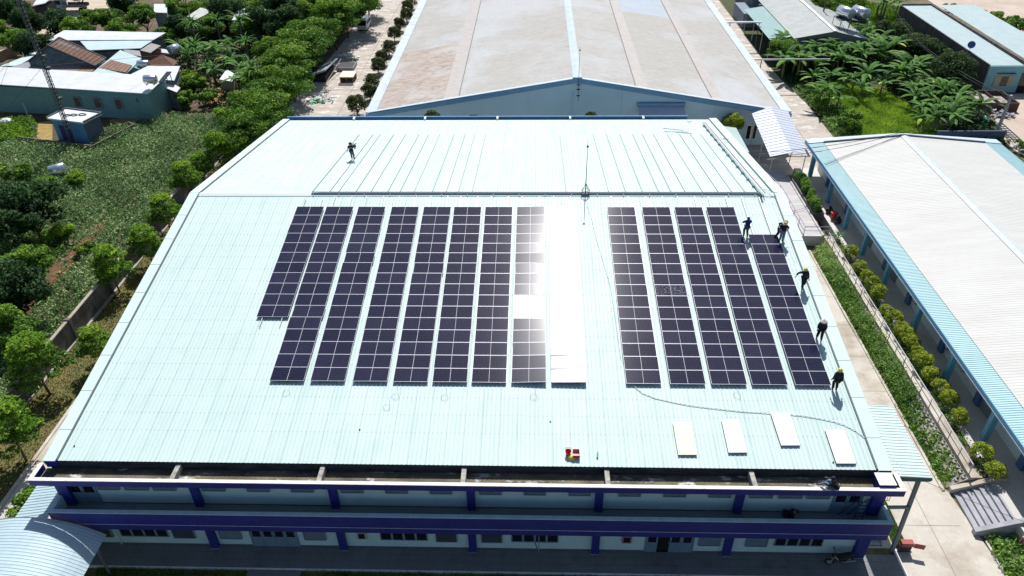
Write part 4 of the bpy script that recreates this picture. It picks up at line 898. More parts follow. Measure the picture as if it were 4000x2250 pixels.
# tank tower
t = thing('tank_stand', 'tall thin steel stand carrying two water tanks among the banana plants', 'tower', (56, 68.5, 0))
for x in (50.8, 52.2, 53.7, 55.2):
    for y in (69.2, 72.6): b = MB(); b.tube([(x, y, 0), (x, y, 6.4)], .05, 6); b.build('leg', darksteel, t)
b = MB(); b.box(50.6, 55.5, 69.4, 72.4, 6.4, 6.48); b.build('deck', darksteel, t)
b = MB()
for z_ in (2.2, 4.3): b.bar((50.8, 69.2, z_), (55.2, 69.2, z_), .05); b.bar((50.8, 72.6, z_), (55.2, 72.6, z_), .05)
for x in (50.8, 53.7): b.bar((x, 69.2, 2.2), (x + 1.45, 69.2, 4.3), .04); b.bar((x + 1.45, 69.2, 4.3), (x, 69.2, 6.4), .04)
b.build('bracing', darksteel, t)
chrome = mat('stainless_tank', (.72, .74, .78), .22, .85, col2=(.62, .64, .68), scale=2, stretch=(3, .3, 3))
def tank(loc, r, L, ax, lab, group=None):
    t = thing('water_tank', lab, 'water tank', loc, group); d = V(ax).normalized(); c = V(loc) + V((0, 0, r + .05))
    b = MB(); pts = [c + d * (L * q) for q in (-.5, -.46, -.2, -.19, .19, .2, .46, .5)]; b.tube(pts, [r * .86, r, r, r * 1.02, r * 1.02, r, r, r * .86], 18); b.build('barrel', chrome, t, True)
    b = MB(); b.tube([c - d * (L * .5), c - d * (L * .505), c - d * (L * .54)], [r * .85, r * .8, r * .3], 18); b.build('end_cap', mat('tank_end_cap', (.35, .42, .45), .35, .6), t)
    b = MB(); s = V((0, 0, 1)).cross(d)
    for q in (-.3, .3): b.bar(c + d * L * q - s * r - V((0, 0, r)), c + d * L * q + s * r - V((0, 0, r)), .1)
    b.build('cradle', darksteel, t)
tank((51.9, 71, 6.5), .85, 2.9, (-.42, 1, 0), 'left of the two big stainless water tanks on the steel stand', 'stainless tanks on the stand')
tank((54.3, 71, 6.5), .85, 2.9, (-.42, 1, 0), 'right of the two big stainless water tanks on the steel stand', 'stainless tanks on the stand')
# blue house with dark side wall
t = thing('blue_house', 'turquoise-fronted house with long grey-mint roof slabs and blackened side wall', 'house', (73, 60, 0))
turq = mat('turquoise_render', (.20, .42, .46), .85, col2=(.24, .47, .50), scale=1); layer(turq, (.07, .12, .12), 3, .64, .76, amount=.7)
sooty = mat('sooty_wall', (.055, .05, .055), .95, col2=(.12, .11, .11), scale=1.2, stretch=(1, 2, .35))
b = MB(); b.box(68.2, 82, 54.2, 54.5, 0, 4.0); b.build('front_wall', turq, t)
b = MB(); b.box(68.0, 68.2, 54.2, 87, 0, 4.25); b.box(73.3, 73.6, 54.6, 87, 3.6, 4.5); b.box(68.2, 73.3, 86.7, 87, 3.2, 4.5); b.build('side_wall', sooty, t)
hroof = mat('house_mint_slab', (.30, .385, .40), .7, col2=(.34, .425, .44), scale=.5); layer(hroof, (.22, .27, .28), 1.2, .6, .75, amount=.6)
b = MB(); b.corr((68.2, 54.4, 4.05), (5.1, 0, 0), (0, 32.3, .2), .6, .1, .012, flip=False); b.build('roof', hroof, t)
b = MB(); b.corr((74.4, 56.0, 4.3), (6.5, 0, 0), (0, 30, .2), .6, .1, .012); b.build('roof', hroof, t)
b = MB(); b.box(73.65, 74.4, 54.6, 87, 3.6, 3.8); b.build('valley_gutter', sooty, t)
b = MB(); b.box(69.5, 72.4, 54.12, 54.19, 1.0, 2.5); o = b.build('window', mat('tan_shutter', (.46, .40, .28), .7), t); b = MB(); b.box(70.5, 71.5, 54.09, 54.118, 1.05, 2.45); b.build('pane', glassd, o)
b = MB(); b.box(69.6, 72.3, 53.9, 54.19, 2.9, 2.98); b.build('window_hood', sooty, t)
b = MB(); b.box(73.3, 74.5, 54.1, 54.195, 0, 3.0); b.build('doorway', glassd, t)
b = MB(); b.box(74.7, 82, 54.1, 54.19, 0, 3.4); b.build('porch_wall', mat('porch_pale', (.45, .5, .5), .8), t)
t = thing('satellite_dish', 'small blue satellite dish on the edge of the house roof', 'dish', (68.3, 61, 4.25))
b = MB(); b.tube([(68.3, 61, 4.2), (68.3, 61, 5.0)], .04, 6); b.build('mount', darksteel, t)
b = MB(); b.tube([(68.3, 61, 5.0), (68.25, 60.9, 5.06), (68.1, 60.6, 5.2)], [.12, .35, .55], 16); b.build('bowl', mat('dish_blue', (.06, .11, .30), .5), t)
pale_g = mat('pale_dry_ground', (.50, .42, .35), .95, col2=(.40, .32, .26), scale=.15, bump=.2); layer(pale_g, (.26, .20, .15), 1, .58, .7, amount=.5)
sheet('dry_ground', [(62.5, 30), (110, 30), (200, 160), (84, 160), (82.5, 100), (84, 88), (82.5, 53.5), (67, 53.5)], .012, pale_g)
# poles and wires
def pole(x, y, h, lab, m, r=.16):
    t = thing('utility_pole', lab, 'pole', (x, y, 0)); b = MB(); b.tube([(x, y, 0), (x, y, h)], [r, r * .7], 10); b.build('shaft', m, t)
    b = MB(); b.bar((x - .5, y, h - .3), (x + .5, y, h - .3), .1); b.build('crossarm', darksteel, t); return t
conc_p = mat('pole_concrete', (.36, .38, .38), .85, col2=(.30, .31, .31), scale=2)
pole(62.6, 38.4, 5.6, 'thick grey concrete pole at the right edge behind the verandah building', conc_p, .24)
pole(62.1, 65.7, 4.6, 'slim grey-green pole among the banana plants in front of the dark tree', mat('green_pole', (.14, .20, .18), .8), .15)
pole(61.5, 79.5, 9, 'dark grey-green pole between the tanks and the blue house', mat('dark_pole', (.07, .09, .09), .8), .17)
pole(52.0, 81.0, 9, 'brown pole rising through the shed roof left of the tanks', mat('brown_pole', (.12, .08, .06), .8), .17)
def wire(pts, lab, r=.025, sag=.6, n=10, name='power_cable'):
    b = MB(); P = []
    for a, c in zip(pts[:-1], pts[1:]):
        for i in range(n + (c is pts[-1])): q = i / n; p = V(a).lerp(V(c), q); P.append(p - V((0, 0, 4 * sag * q * (1 - q))))
    b.tube(P, r, 4); return setp(b.build(name, mat('cable_black', (.035, .04, .045), .6)), lab, 'cable')
wire([(62.1, 65.7, 4.5), (61.5, 79.5, 8.6)], 'cable from the dark pole down to the slim pole by the mango tree', .035)
wire([(62.1, 65.7, 4.4), (62.6, 38.4, 5.4)], 'upper cable between the slim pole and the thick concrete pole', .035)
wire([(62.2, 65.7, 4.1), (62.6, 38.4, 5.0)], 'lower cable between the slim pole and the thick concrete pole', .03)
wire([(62.6, 38.4, 5.3), (43.7, 25.7, 6.1), (21.6, 16.5, 7.6)], 'upper cable from the concrete pole over the verandah roof end to the factory', .03, .5)
wire([(62.6, 38.4, 5.1), (43.7, 25.75, 6.0), (21.6, 15.5, 7.5)], 'lower cable from the concrete pole over the verandah roof end to the factory', .03, .7)
wire([(43.7, 25.6, 6.0), (33, 19.5, 4.9)], 'thin cable lying from the ridge end across the aqua eave strip', .025, .1)
wire([(23.9, -26.0, 6.5), (36, -30.5, 4.5)], 'thin black cable from the canopy corner over the steps', .016, .3)
# scrap by the house
t = thing('open_skip', 'rust-brown open metal skip half full beside the house', 'skip', (66.5, 49, 0)); rb = mat('rusty_steel', (.11, .055, .045), .8, col2=(.06, .035, .033), scale=2)
b = MB(); b.box(64.2, 69.6, 46.6, 46.75, 0, 1.3); b.box(64.2, 69.6, 51.6, 51.75, 0, 1.3); b.box(64.2, 64.35, 46.75, 51.6, 0, 1.3); b.box(69.45, 69.6, 46.75, 51.6, 0, 1.3); b.box(67.0, 67.12, 46.75, 51.6, 0, 1.28); b.build('body', rb, t)
b = MB(); b.box(64.35, 67, 46.75, 51.6, .8, .9); b.box(67.12, 69.45, 46.75, 51.6, .5, .6); b.build('load', mat('scrap_load', (.22, .15, .14), .9, col2=(.42, .40, .42), scale=2.5), t)
def heap(name, x, y, rx, ry, h, m, lab, seed, cat, n=22):
    g = random.Random(seed); b = MB()
    for i in range(n):
        a = g.uniform(0, 6.28); d = g.random() ** .6; px, py = x + rx * d * math.cos(a), y + ry * d * math.sin(a); s = g.uniform(.18, .42)
        zz = h * (1 - d) * g.uniform(.5, 1)
        u = V((g.uniform(-1, 1), g.uniform(-1, 1), g.uniform(-.4, .4))).normalized() * s * 1.6; w_ = V((-u.y, u.x, g.uniform(-.3, .3))) * .6
        b.obox((px, py, max(.02, zz)), u, w_, (0, 0, .10))
    return b.build(name, m, None, False, lab, cat, None, 'stuff')
heap('scrap_heap', 66, 45.2, 2.6, 1.2, .9, mat('mixed_scrap', (.16, .16, .22), .7, col2=(.34, .33, .34), scale=2), 'dark heap of scrap in front of the rusty skip', 1, 'scrap', 60)
heap('sack_heap', 62.9, 43.6, 1.2, 1.0, .9, mat('pale_sacks', (.58, .56, .55), .8), 'heap of pale sacks by the fence of the yard', 2, 'sacks', 24)
heap('netting_heap', 63.4, 42.6, 1.1, .7, .6, mat('teal_net', (.03, .22, .17), .8), 'crumpled teal netting next to the pale sacks', 3, 'netting', 24)
t = thing('metal_rack', 'low dark metal rack lying along the yard beside the concrete pole', 'rack', (64.2, 39, 0))
b = MB()
for i in range(9): b.bar((64.0 - i * .05, 41.6 - i * .7, .3), (65.0 - i * .05, 41.4 - i * .7, .3), .08)
b.bar((64, 41.8, .35), (63.6, 35.6, .35), .1); b.bar((65, 41.6, .35), (64.6, 35.4, .35), .1); b.build('frame', darksteel, t)
heap('rubble', 63.2, 33.6, 1.2, 3.2, .5, mat('white_rubble', (.60, .56, .52), .9), 'strip of white rubble at the right edge', 4, 'rubble', 60)
b = MB(); b.box(53.5, 62.4, 36.2, 36.4, 0, 1.6); setp(b.build('garden_wall', mat('slate_wall', (.10, .13, .20), .9)), 'low slate-blue garden wall behind the verandah roof', 'wall')

# ------------------------------------------------ plants of the banana garden
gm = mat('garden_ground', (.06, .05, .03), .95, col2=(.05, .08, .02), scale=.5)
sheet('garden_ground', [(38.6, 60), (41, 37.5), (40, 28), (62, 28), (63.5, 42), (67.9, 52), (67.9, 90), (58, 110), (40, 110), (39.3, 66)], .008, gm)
grass('clearing_grass', [(44.5, 57.5), (46.5, 45), (44.5, 36), (54, 35), (57, 42), (53.5, 55), (49, 58.5)], 42000, .50, 'bright yellow-green grass clearing between the banana plants', 21, wid=.10, tint=.72)
grass('back_grass', [(56, 82), (60, 76), (66, 84), (76, 100), (62, 112)], 9000, .5, 'olive grass behind the water tanks', 22, wid=.10, tint=.40)
field('garden_undergrowth', [(40.6, 58), (54.5, 58.5), (57.5, 42), (55, 36), (61, 30), (63, 40), (67, 52), (67, 84), (56, 90), (41, 66)], 2600, 9, .8, .22, L_DARK, 'dark undergrowth below the banana plants', 'undergrowth', 23, tint=.42)
BP = [(46.85, 74.24, 1.50), (50.56, 76.36, 1.50), (42.48, 68.39, 1.20), (44.06, 65.77, 1.20), (47.15, 69.38, 1.50), (50.75, 72.06, 1.50), (40.29, 60.86, 1.00), (42.33, 60.25, 1.00), (44.74, 59.63, 1.00), (42.99, 55.12, 1.00), (45.84, 56.19, 1.00), (49.28, 60.50, 1.50), (52.11, 64.12, 1.50), (57.31, 70.58, 1.50), (56.58, 64.06, 1.50), (59.41, 67.21, 1.50),
      (41.92, 47.85, 1.00), (43.99, 46.37, 1.00), (50.85, 55.04, 1.00), (52.40, 52.35, 0.80), (48.54, 50.33, 0.60), (56.24, 56.93, 1.50), (56.67, 54.15, 1.50), (59.40, 58.03, 1.50), (57.83, 51.48, 1.50), (59.90, 51.98, 1.50), (55.07, 47.24, 1.20), (56.87, 47.22, 1.20), (59.02, 47.21, 1.20), (60.38, 46.23, 1.20), (54.46, 43.02, 1.00), (56.55, 43.01, 1.00), (58.23, 42.10, 1.00), (60.85, 43.41, 1.20), (52.65, 39.49, 1.00), (54.68, 39.48, 1.00), (56.52, 39.04, 1.00), (57.65, 57.19, 1.00), (68.52, 93.84, 2.00), (71.65, 95.60, 2.00), (47.60, 55.07, 1.00), (48.76, 53.97, 1.00), (48.19, 77.70, 2.00), (51.76, 79.15, 2.00), (53.20, 74.65, 2.00), (54.62, 71.78, 2.00), (58.70, 76.01, 2.00), (48.86, 64.17, 1.50)]
_g = random.Random(12)
for p in list(BP):
    q = (p[0] + _g.uniform(-1.6, 1.6), p[1] + _g.uniform(-1.6, 2.0), 0)
    if _g.random() < .62 and not (44.0 < q[0] < 56 and 34.5 < q[1] < 57.5) and q[0] > 41: BP.append(q)
BP += [(43.6, 65.2, 0), (45.2, 64.6, 0), (46.8, 65.4, 0), (48.4, 64.8, 0), (50, 65.4, 0), (51.8, 66.0, 0), (53.4, 65.6, 0), (55, 66.2, 0)]
ZONE = lambda y: 0 if y < 44 else (1 if y < 58 else 2)
for zn in range(3):
    for k, p in enumerate(sorted([p for p in BP if ZONE(p[1]) == zn], key=lambda p: p[0])):
        put_plant('banana_plant', BAN[(k * 5 + zn) % 6], (p[0], p[1], 0), '%s banana plant from the path in the %s part of the banana garden' % (ORDN(k), ('near', 'middle', 'far')[zn]), 'banana plant', 'banana plants in the garden', rnd.uniform(1.15, 1.6) if zn == 2 else rnd.uniform(1.0, 1.35))
field('clearing_edge', [(41.2, 38), (44.6, 36), (46.4, 45), (44.6, 57), (41.2, 57)], 520, 9, .6, .17, L_WEED, 'green weeds between the path and the grass clearing', 'weeds', 24, tint=.4)
put_tree('mango_tree', MANGO[0], (62.9, 55.4, 0), 'large dark round mango tree against the blackened side wall', 'tree', None, .95)
put_tree('mango_tree', MANGO[1], (63.9, 67, 0), 'dark green tree behind the mango tree, below the slim pole', 'tree', None, .8)
put_tree('mango_tree', MANGO[2], (62.5, 75.5, 0), 'dark bushy tree right of the water tanks', 'tree', None, .8)
put_tree('path_tree', MIDT[0], (41.2, 64.5, 0), 'leafy mid-green tree at the corner of the mint shed by the path', 'tree', None, .85)
put_tree('path_tree', MIDT[1], (57.5, 83, 0), 'leafy tree behind the two water tanks', 'tree', None, 1.1)
put_tree('path_tree', MIDT[2], (53.5, 88, 0), 'leafy tree rising at the top edge left of the water tanks', 'tree', None, 1.1)
put_tree('leafy_bush', BUSH[1], (41.6, 47, 0), 'low green bush at the edge of the path below the bananas', 'bush', None, 1.0)
put_tree('leafy_bush', BUSH[2], (43.5, 39.5, 0), 'broad low bush in front of the grass clearing', 'bush', None, 1.3)
for i, (p, s) in enumerate((((86.40, 90.80, 0.80), 1.1), ((87.19, 85.88, 1.00), 1.5), ((86.87, 80.36, 1.00), 1.7), ((82.80, 98.08, 0.50), .8), ((63.11, 33.25, 0.50), .8))):
    put_tree('dry_ground_bush', BUSH[1 + i % 2], (p[0], p[1], 0), ['small round bush on the pale dry ground behind the house roof', 'dark bush on the pale ground, middle of the three by the right edge', 'broad bush at the right edge beyond the house roof', 'tiny bush at the far corner of the house roof', 'small bush by the white rubble at the right edge'][i], 'bush', 'bushes on the dry ground', s)
# bushes along the warehouse, left side
OB = [(-25.21, 45.88, 1.20), (-24.44, 51.77, 1.20), (-24.80, 55.82, 1.20), (-25.20, 63.79, 1.20), (-25.15, 67.65, 1.20), (-24.92, 72.84, 1.20), (-25.27, 81.01, 1.20), (-25.15, 86.99, 1.20), (-24.73, 93.23, 1.20), (-25.44, 99.19, 1.20), (-25.15, 102.71, 1.20)]
for i, p in enumerate(OB):
    put_tree('olive_shrub', OLIVES[i % 3], (p[0] + .3, p[1], 0), '%s dark olive clipped shrub from the near end of the row along the warehouse' % ORD[i], 'shrub', 'clipped shrubs along the warehouse', 1.5 if i else 1.75)
for i, (p, s, lab) in enumerate((((-11.89, 31.00, 6.09), 1.25, 'olive shrub showing behind the factory eave, left of the gable centre'), ((-6.72, 31.00, 5.74), .9, 'tip of a small olive shrub behind the factory eave near the gable centre'), ((7.85, 31.00, 5.88), 1.15, 'small dark shrub behind the factory eave under the gable apex'))):
    put_tree('olive_shrub', OLIVES[i], (p[0], 31, p[2] - 1.3 * s), lab, 'shrub', None, s)
    if p[2] - 1.3 * s > .1: b = MB(); b.box(p[0] - .7, p[0] + .7, 30.4, 31.6, 0, p[2] - 1.3 * s + .05); setp(b.build('plant_box', con), 'concrete plant box under the shrub %s' % ('left of the gable centre', 'near the gable centre', 'under the gable apex')[i], 'planter')
_c = ball_shrub(77, L_BALL, 5200, .95, .06)[0]; b = MB(); b.tube([(0, 0, -1.3), (0, 0, .6)], .07, 7); _t = nm(b.v, b.f, 'trunk'); _t.materials.append(barkm)
put_tree('round_tree', (_c, _t), (26.1, 34.0, 2.15), 'big round green shrub standing at the far right corner of the factory roof', 'shrub', None, 1.65)
a, c = (28.42, 35.40, 0.83), (29.86, 35.40, 2.86)
b = MB(); b.box(a[0], c[0], 35.40, 35.54, a[2], c[2]); o = b.build('window', whitec, WH)
for k in range(2): w_ = (c[0] - a[0]) / 2; b = MB(); b.box(a[0] + k * w_ + .12, a[0] + (k + 1) * w_ - .12, 35.37, 35.398, a[2] + .12, c[2] - .12); b.build('pane', glassd, o)

# ================================================================== left: strip, wall, field, village
lawn = mat('dry_lawn', (.16, .13, .045), .95, col2=(.09, .10, .03), scale=.6, bump=.3); layer(lawn, (.20, .13, .07), 1.2, .55, .7, amount=.7)
sheet('lawn_strip', [(-39.9, -40), (-36.1, -40), (-36.1, 26.7), (-37, 46), (-39.9, 46)], .004, lawn)
sheet('side_path', [(-36.0, -40), (-28.2, -40), (-28.2, 26.7), (-36.0, 26.7)], .006, con)
b = MB(); b.box(-36.25, -36.0, -40, 26.7, 0, .09); b.build('kerb', con, kind='structure')
grass('lawn_grass', [(-39.8, -26), (-36.3, -26), (-36.3, 20), (-39.8, 20)], 12000, .14, 'short dry grass on the strip inside the boundary wall', 31, tint=.40, m=leafmat('dry_grass', [(0, (.05, .05, .015)), (.5, (.13, .13, .03)), (1, (.22, .24, .05))]), wid=.035)
bw = mat('mossy_boundary_wall', (.13, .125, .115), .95, col2=(.055, .052, .05), scale=.8, stretch=(1, 1.2, .5)); layer(bw, (.22, .22, .21), 2.5, .60, .75, (1, 1, .4), amount=.7)
t = thing('boundary_wall', 'long mossy grey boundary wall with posts between the field and the factory', 'wall', (-40.1, 0, 0))
b = MB(); b.box(-40.3, -40.12, -34, 46, 0, 2.1); b.build('panel', bw, t)
cop = mat('wall_coping', (.38, .33, .26), .9, col2=(.28, .25, .20), scale=3)
b = MB(); b.box(-40.36, -40.06, -34, 46, 2.1, 2.18); b.build('coping', cop, t)
b = MB(); b.box(-40.11, -39.85, -34, 46, 0, .16); b.build('footing', cop, t)
for y in np.arange(-33.2, 46, 6.9): b = MB(); b.box(-40.40, -39.94, y - .16, y + .16, 0, 2.3); b.build('post', bw, t)
# red earth bank and ditch
rede = mat('red_earth', (.20, .085, .04), .95, col2=(.10, .055, .03), scale=1.4, bump=.5); layer(rede, (.06, .08, .02), 1.2, .52, .62, amount=.8)
sheet('field_soil', [(-90, 14), (-48.6, 13.5), (-47.2, -14), (-40.4, -14), (-40.4, 46), (-44, 50), (-90, 46)], .006, mat('field_earth', (.10, .065, .035), .95, col2=(.055, .05, .025), scale=.8))
b = MB(); b.prism([(-48.6, -16, -.02), (-47.0, -16, .55), (-46.5, -16, .5), (-46.2, -16, -.02)], (-.3, 30, 0)); b.build('earth_bank', rede, kind='structure')
sheet('orange_soil', [(-61.19, 44.26, 0.00), (-55.61, 47.11, 0.00), (-56.82, 43.77, 0.00), (-58.01, 41.48, 0.00)], .02, mat('orange_earth', (.34, .18, .08), .95, col2=(.24, .12, .055), scale=2))
sheet('orange_soil', [(-70.94, 43.38, 0.00), (-69.37, 44.31, 0.00), (-65.04, 36.30, 0.00), (-67.74, 36.98, 0.00)], .02, mat('yellow_earth', (.36, .26, .09), .95, col2=(.24, .16, .05), scale=1.2))
crop_poly = [(-86, 16), (-70, 12.5), (-49.3, 13.0), (-47.0, 3), (-46.6, -16), (-40.6, -16), (-40.6, 40), (-41.5, 45), (-52.5, 46.0), (-54, 43.6), (-59.0, 41.6), (-58.6, 34.2), (-69, 36.2), (-74, 38), (-86, 36)]
field('crop_plants', crop_poly, 19000, 8, .75, .12, L_CROP, 'dense green field of low leafy crops beyond the boundary wall', 'crop', 32, tint=.52, patch=.14, rows=1.0)
field('ditch_weeds', [(-62, -18), (-47.4, -18), (-49, 13), (-62, 13)], 2300, 9, .8, .20, L_WEED, 'rough weeds in the shady ground left of the crop field', 'weeds', 33, tint=.30)
field('weed_patch', [(-76.64, 43.41, 0.00), (-72.23, 44.32, 0.00), (-67.65, 37.15, 0.00), (-72.13, 35.91, 0.00)], 260, 10, .9, .2, L_YOUNG, 'bright green weed patch left of the blue shed', 'weeds', 34, tint=.5)
# trees of the strip (inside the wall)
YT = [((-38.76, 12.51, 3.30), 1.0, 'young yellow-green tree by the wall next to the roof ridge'), ((-38.28, 6.34, 3.30), .95, 'young yellow-green tree by the wall, next one down from the ridge'), ((-39.58, 1.69, 3.30), 1.05, 'young tree half covering the wall top above the broken wall bay'),
      ((-35.81, -9.14, 3.30), .85, 'slim young tree standing clear on the dry lawn beside the roof edge'), ((-38.72, -12.65, 3.30), 1.2, 'spreading young tree in front of the near wall bay'), ((-36.62, -19.77, 3.00), 1.2, 'low leafy tree at the bottom left above the side path'),
      ((-39.57, 20.42, 3.00), 1.0, 'bright young tree at the field edge beside the far roof slope'), ((-38.26, 27.34, 3.00), 1.1, 'bright young tree just left of the far roof corner'), ((-39.68, 24.80, 2.50), .8, 'small leafy tree between two bright ones at the far roof edge')]
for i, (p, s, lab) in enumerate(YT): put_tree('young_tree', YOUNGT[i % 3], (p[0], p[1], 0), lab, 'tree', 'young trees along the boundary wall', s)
put_tree('leafy_shrub', BUSH[1], (-32.9, -24.5, 0), 'leafy shrub at the near left corner below the gutter', 'shrub', None, 1.0)
put_tree('leafy_shrub', BUSH[0], (-33.4, -27.2, 0), 'small shrub beside the arched canopy', 'shrub', None, .6)
# dark trees left of the field
DT = [((-52.28, 10.63, 5.00), .95, 1.0, 'tall dark dense tree standing in the field at the left'), ((-52.29, 6.61, 4.00), .9, 1, 'dark tree at the left edge below the tall dark one'), ((-48.24, 1.90, 4.00), .75, 1, 'leaning leafy tree beside the red earth bank'), ((-46.24, -3.14, 4.00), .8, 1, 'dark tree over the ditch at the left edge'), ((-44.20, -7.69, 3.50), .75, 1, 'dark tree in the shade lowest at the left edge')]
for i, (p, s, z_, lab) in enumerate(DT): put_tree('dark_tree', (DARKT if i in (0, 1, 3) else MIDT)[i % 3], (p[0], p[1], 0), lab, 'tree', 'dark trees left of the field', s)
for i, (p, s, lab) in enumerate((((-54.90, 23.73, 0.80), 1.0, 'bright low bush beside the steel drum in the field'), ((-56.82, 21.41, 0.80), 1.2, 'green bush left of the steel drum'), ((-62.75, 24.07, 0.80), 1.4, 'broad bush at the left edge of the field'), ((-49.67, 10.69, 0.60), 1.1, 'leafy bush on top of the red earth bank'), ((-49.70, 6.66, 0.60), 1.0, 'small bush leaning over the red earth bank'), ((-46.15, 8.15, 0.60), .7, 'small bush between bank and crop'),
                                 ((-52.54, 54.98, 1.20), 1.7, 'rounded bush at the end of the long green house'), ((-51.04, 49.33, 0.90), 1.3, 'low bush below the rounded one at the field corner'), ((-48.11, 49.82, 0.90), 1.2, 'right one of the low bushes at the field corner'), ((-43.84, 43.64, 0.80), 1.1, 'yellowish bush at the far right corner of the field'))):
    put_tree('field_bush', BUSH[i % 3], (p[0], p[1], 0), lab, 'bush', 'bushes around the field', s)
# steel drum tank lying in the field
tank(((-58.64, 26.42, 0.60)[0], (-58.64, 26.42, 0.60)[1], .1), .75, 1.9, (1, .35, .15), 'shiny water tank lying in the crop field')
# young tree row along the yard
RT = [((-35.18, 36.41, 5.00), .95), ((-35.14, 42.75, 5.00), 1.0), ((-35.53, 51.36, 5.00), .95), ((-36.20, 60.08, 5.00), 1.05), ((-35.62, 67.69, 5.00), 1.0), ((-34.54, 75.83, 5.00), 1.05), ((-34.07, 83.18, 5.00), 1.0), ((-32.57, 87.54, 5.00), 1.05), ((-32.86, 98.06, 5.00), 1.0), ((-35.54, 33.22, 4.20), .85), ((-36.41, 30.24, 3.40), .7)]
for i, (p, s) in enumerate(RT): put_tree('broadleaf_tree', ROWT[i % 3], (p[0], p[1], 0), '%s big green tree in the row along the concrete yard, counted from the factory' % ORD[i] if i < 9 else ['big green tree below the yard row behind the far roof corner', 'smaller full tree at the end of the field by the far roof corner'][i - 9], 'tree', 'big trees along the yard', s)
JT = [(950, 470, .7), (1010, 300, .8), (1060, 190, .9), (1110, 110, .95), (1180, 60, 1.), (1240, 10, 1.), (1090, 30, 1.), (1000, 40, .9), (960, 110, .8), (880, 60, .9), (690, 30, .9), (640, 120, .7), (700, 105, .75), (770, 30, .8), (560, 60, .95), (500, 25, .9), (470, 105, .8), (420, 60, .8), (230, 100, .8), (300, 110, .9), (350, 70, .85), (40, 60, .9), (10, 130, .9), (70, 150, .85), (130, 175, .75), (60, 30, .9), (160, 130, .55), (110, 90, .8), (820, 90, .8), (930, 30, .9), (1020, 100, .9), (1150, -30, 1.0), (700, -30, .9), (300, -30, .9)]
JTP = [(-37.59, 35.50, 3.60), (-40.65, 52.09, 3.60), (-42.66, 65.51, 3.60), (-43.75, 77.05, 3.60), (-42.64, 85.17, 3.60), (-41.93, 94.16, 3.60), (-48.54, 90.61, 3.60), (-52.50, 88.90, 3.60), (-50.70, 77.19, 3.60), (-57.27, 85.50, 3.60), (-68.77, 91.10, 3.60), (-64.99, 75.93, 3.60), (-63.14, 78.22, 3.60), (-64.70, 91.00, 3.60), (-73.04, 85.86, 3.60), (-78.90, 92.28, 3.60), (-74.01, 78.44, 3.60), (-79.99, 86.02, 3.60), (-85.87, 79.48, 3.60), (-81.68, 77.81, 3.60), (-82.61, 84.36, 3.60), (-99.03, 86.45, 3.60), (-93.63, 74.95, 3.60), (-89.07, 71.89, 3.60), (-84.29, 68.24, 3.60), (-101.21, 91.90, 3.60), (-86.61, 74.82, 3.60), (-92.58, 81.24, 3.60), (-58.38, 80.52, 3.60), (-56.59, 90.81, 3.60), (-48.40, 78.71, 3.60), (-48.67, 102.27, 3.60), (-72.98, 102.96, 3.60), (-94.93, 103.59, 3.60)]
JZ = lambda x: 'beside the tree row' if x > 930 else ('among the palms' if x > 640 else ('behind the white roofs' if x > 330 else ('over the sandy road' if x > 200 else 'by the lattice mast')))
JR = {}
for i, (x, y, s) in sorted(enumerate(JT), key=lambda e: -e[1][0]):
    k = JR.get(JZ(x), 0); JR[JZ(x)] = k + 1; q = JTP[i]
    put_tree('garden_tree', (MIDT if i % 3 else DARKT)[i % 3], (q[0], q[1], 0), 'village tree %s, %s from the right there' % (JZ(x), ORD[k]), 'tree', 'trees of the village', s)
PB = [(855, 130, 0), (800, 210, 0), (850, 200, 0), (760, 150, 0), (900, 240, 0), (940, 260, 0), (970, 220, 0), (905, 180, 0), (960, 310, 0), (1000, 345, 0), (830, 275, 0), (730, 215, 0), (780, 265, 0), (700, 180, 0), (880, 60, 0), (950, 150, 0)]
PBP = [(-56.09, 77.97, 2.50), (-54.42, 66.47, 2.50), (-52.72, 67.79, 2.50), (-59.41, 75.00, 2.50), (-48.73, 62.50, 2.50), (-46.22, 59.98, 2.50), (-46.59, 65.04, 2.50), (-51.24, 70.53, 2.50), (-43.49, 54.10, 2.50), (-40.71, 50.25, 2.50), (-50.15, 58.22, 2.50), (-57.23, 65.85, 2.50), (-52.67, 59.46, 2.50), (-60.44, 70.68, 2.50), (-58.94, 89.59, 2.50), (-50.65, 74.85, 2.50)]
for i, (x, y, _) in enumerate(PB):
    q = PBP[i]
    if i % 3 == 0: put_plant('palm_plant', PALMS[i % 2], (q[0], q[1], 0), 'spiky palm-like plant in the dark village garden, %s towards the yard' % ORD[i // 3], 'palm', 'palms of the village garden', rnd.uniform(1.3, 1.7))
    else: put_plant('banana_plant', BAN[i % 6], (q[0], q[1], 0), 'banana plant in the dark village garden, %s towards the yard' % ORD[i - i // 3 - 1], 'banana plant', 'banana plants of the village garden', rnd.uniform(1.2, 1.6))
put_plant('palm_plant', PALMS[1], ((-50.78, 57.66, 0.00)[0], (-50.78, 57.66, 0.00)[1], 0), 'yellowish palm standing alone by the little white-roofed hut', 'palm', None, .95)
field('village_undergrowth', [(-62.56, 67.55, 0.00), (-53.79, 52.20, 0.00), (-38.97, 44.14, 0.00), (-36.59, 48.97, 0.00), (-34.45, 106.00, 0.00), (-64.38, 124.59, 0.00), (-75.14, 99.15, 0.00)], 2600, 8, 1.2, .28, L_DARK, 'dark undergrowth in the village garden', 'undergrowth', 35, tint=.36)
sheet('village_ground', [(-94.11, 67.95, 0.00), (-74.91, 44.34, 0.00), (-39.06, 43.21, 0.00), (-35.66, 46.99, 0.00), (-33.71, 102.01, 0.00), (-39.00, 133.93, 0.00), (-153.18, 137.82, 0.00)], .003, mat('village_earth', (.16, .11, .07), .95, col2=(.07, .06, .04), scale=.4))  # brown earth with darker patches
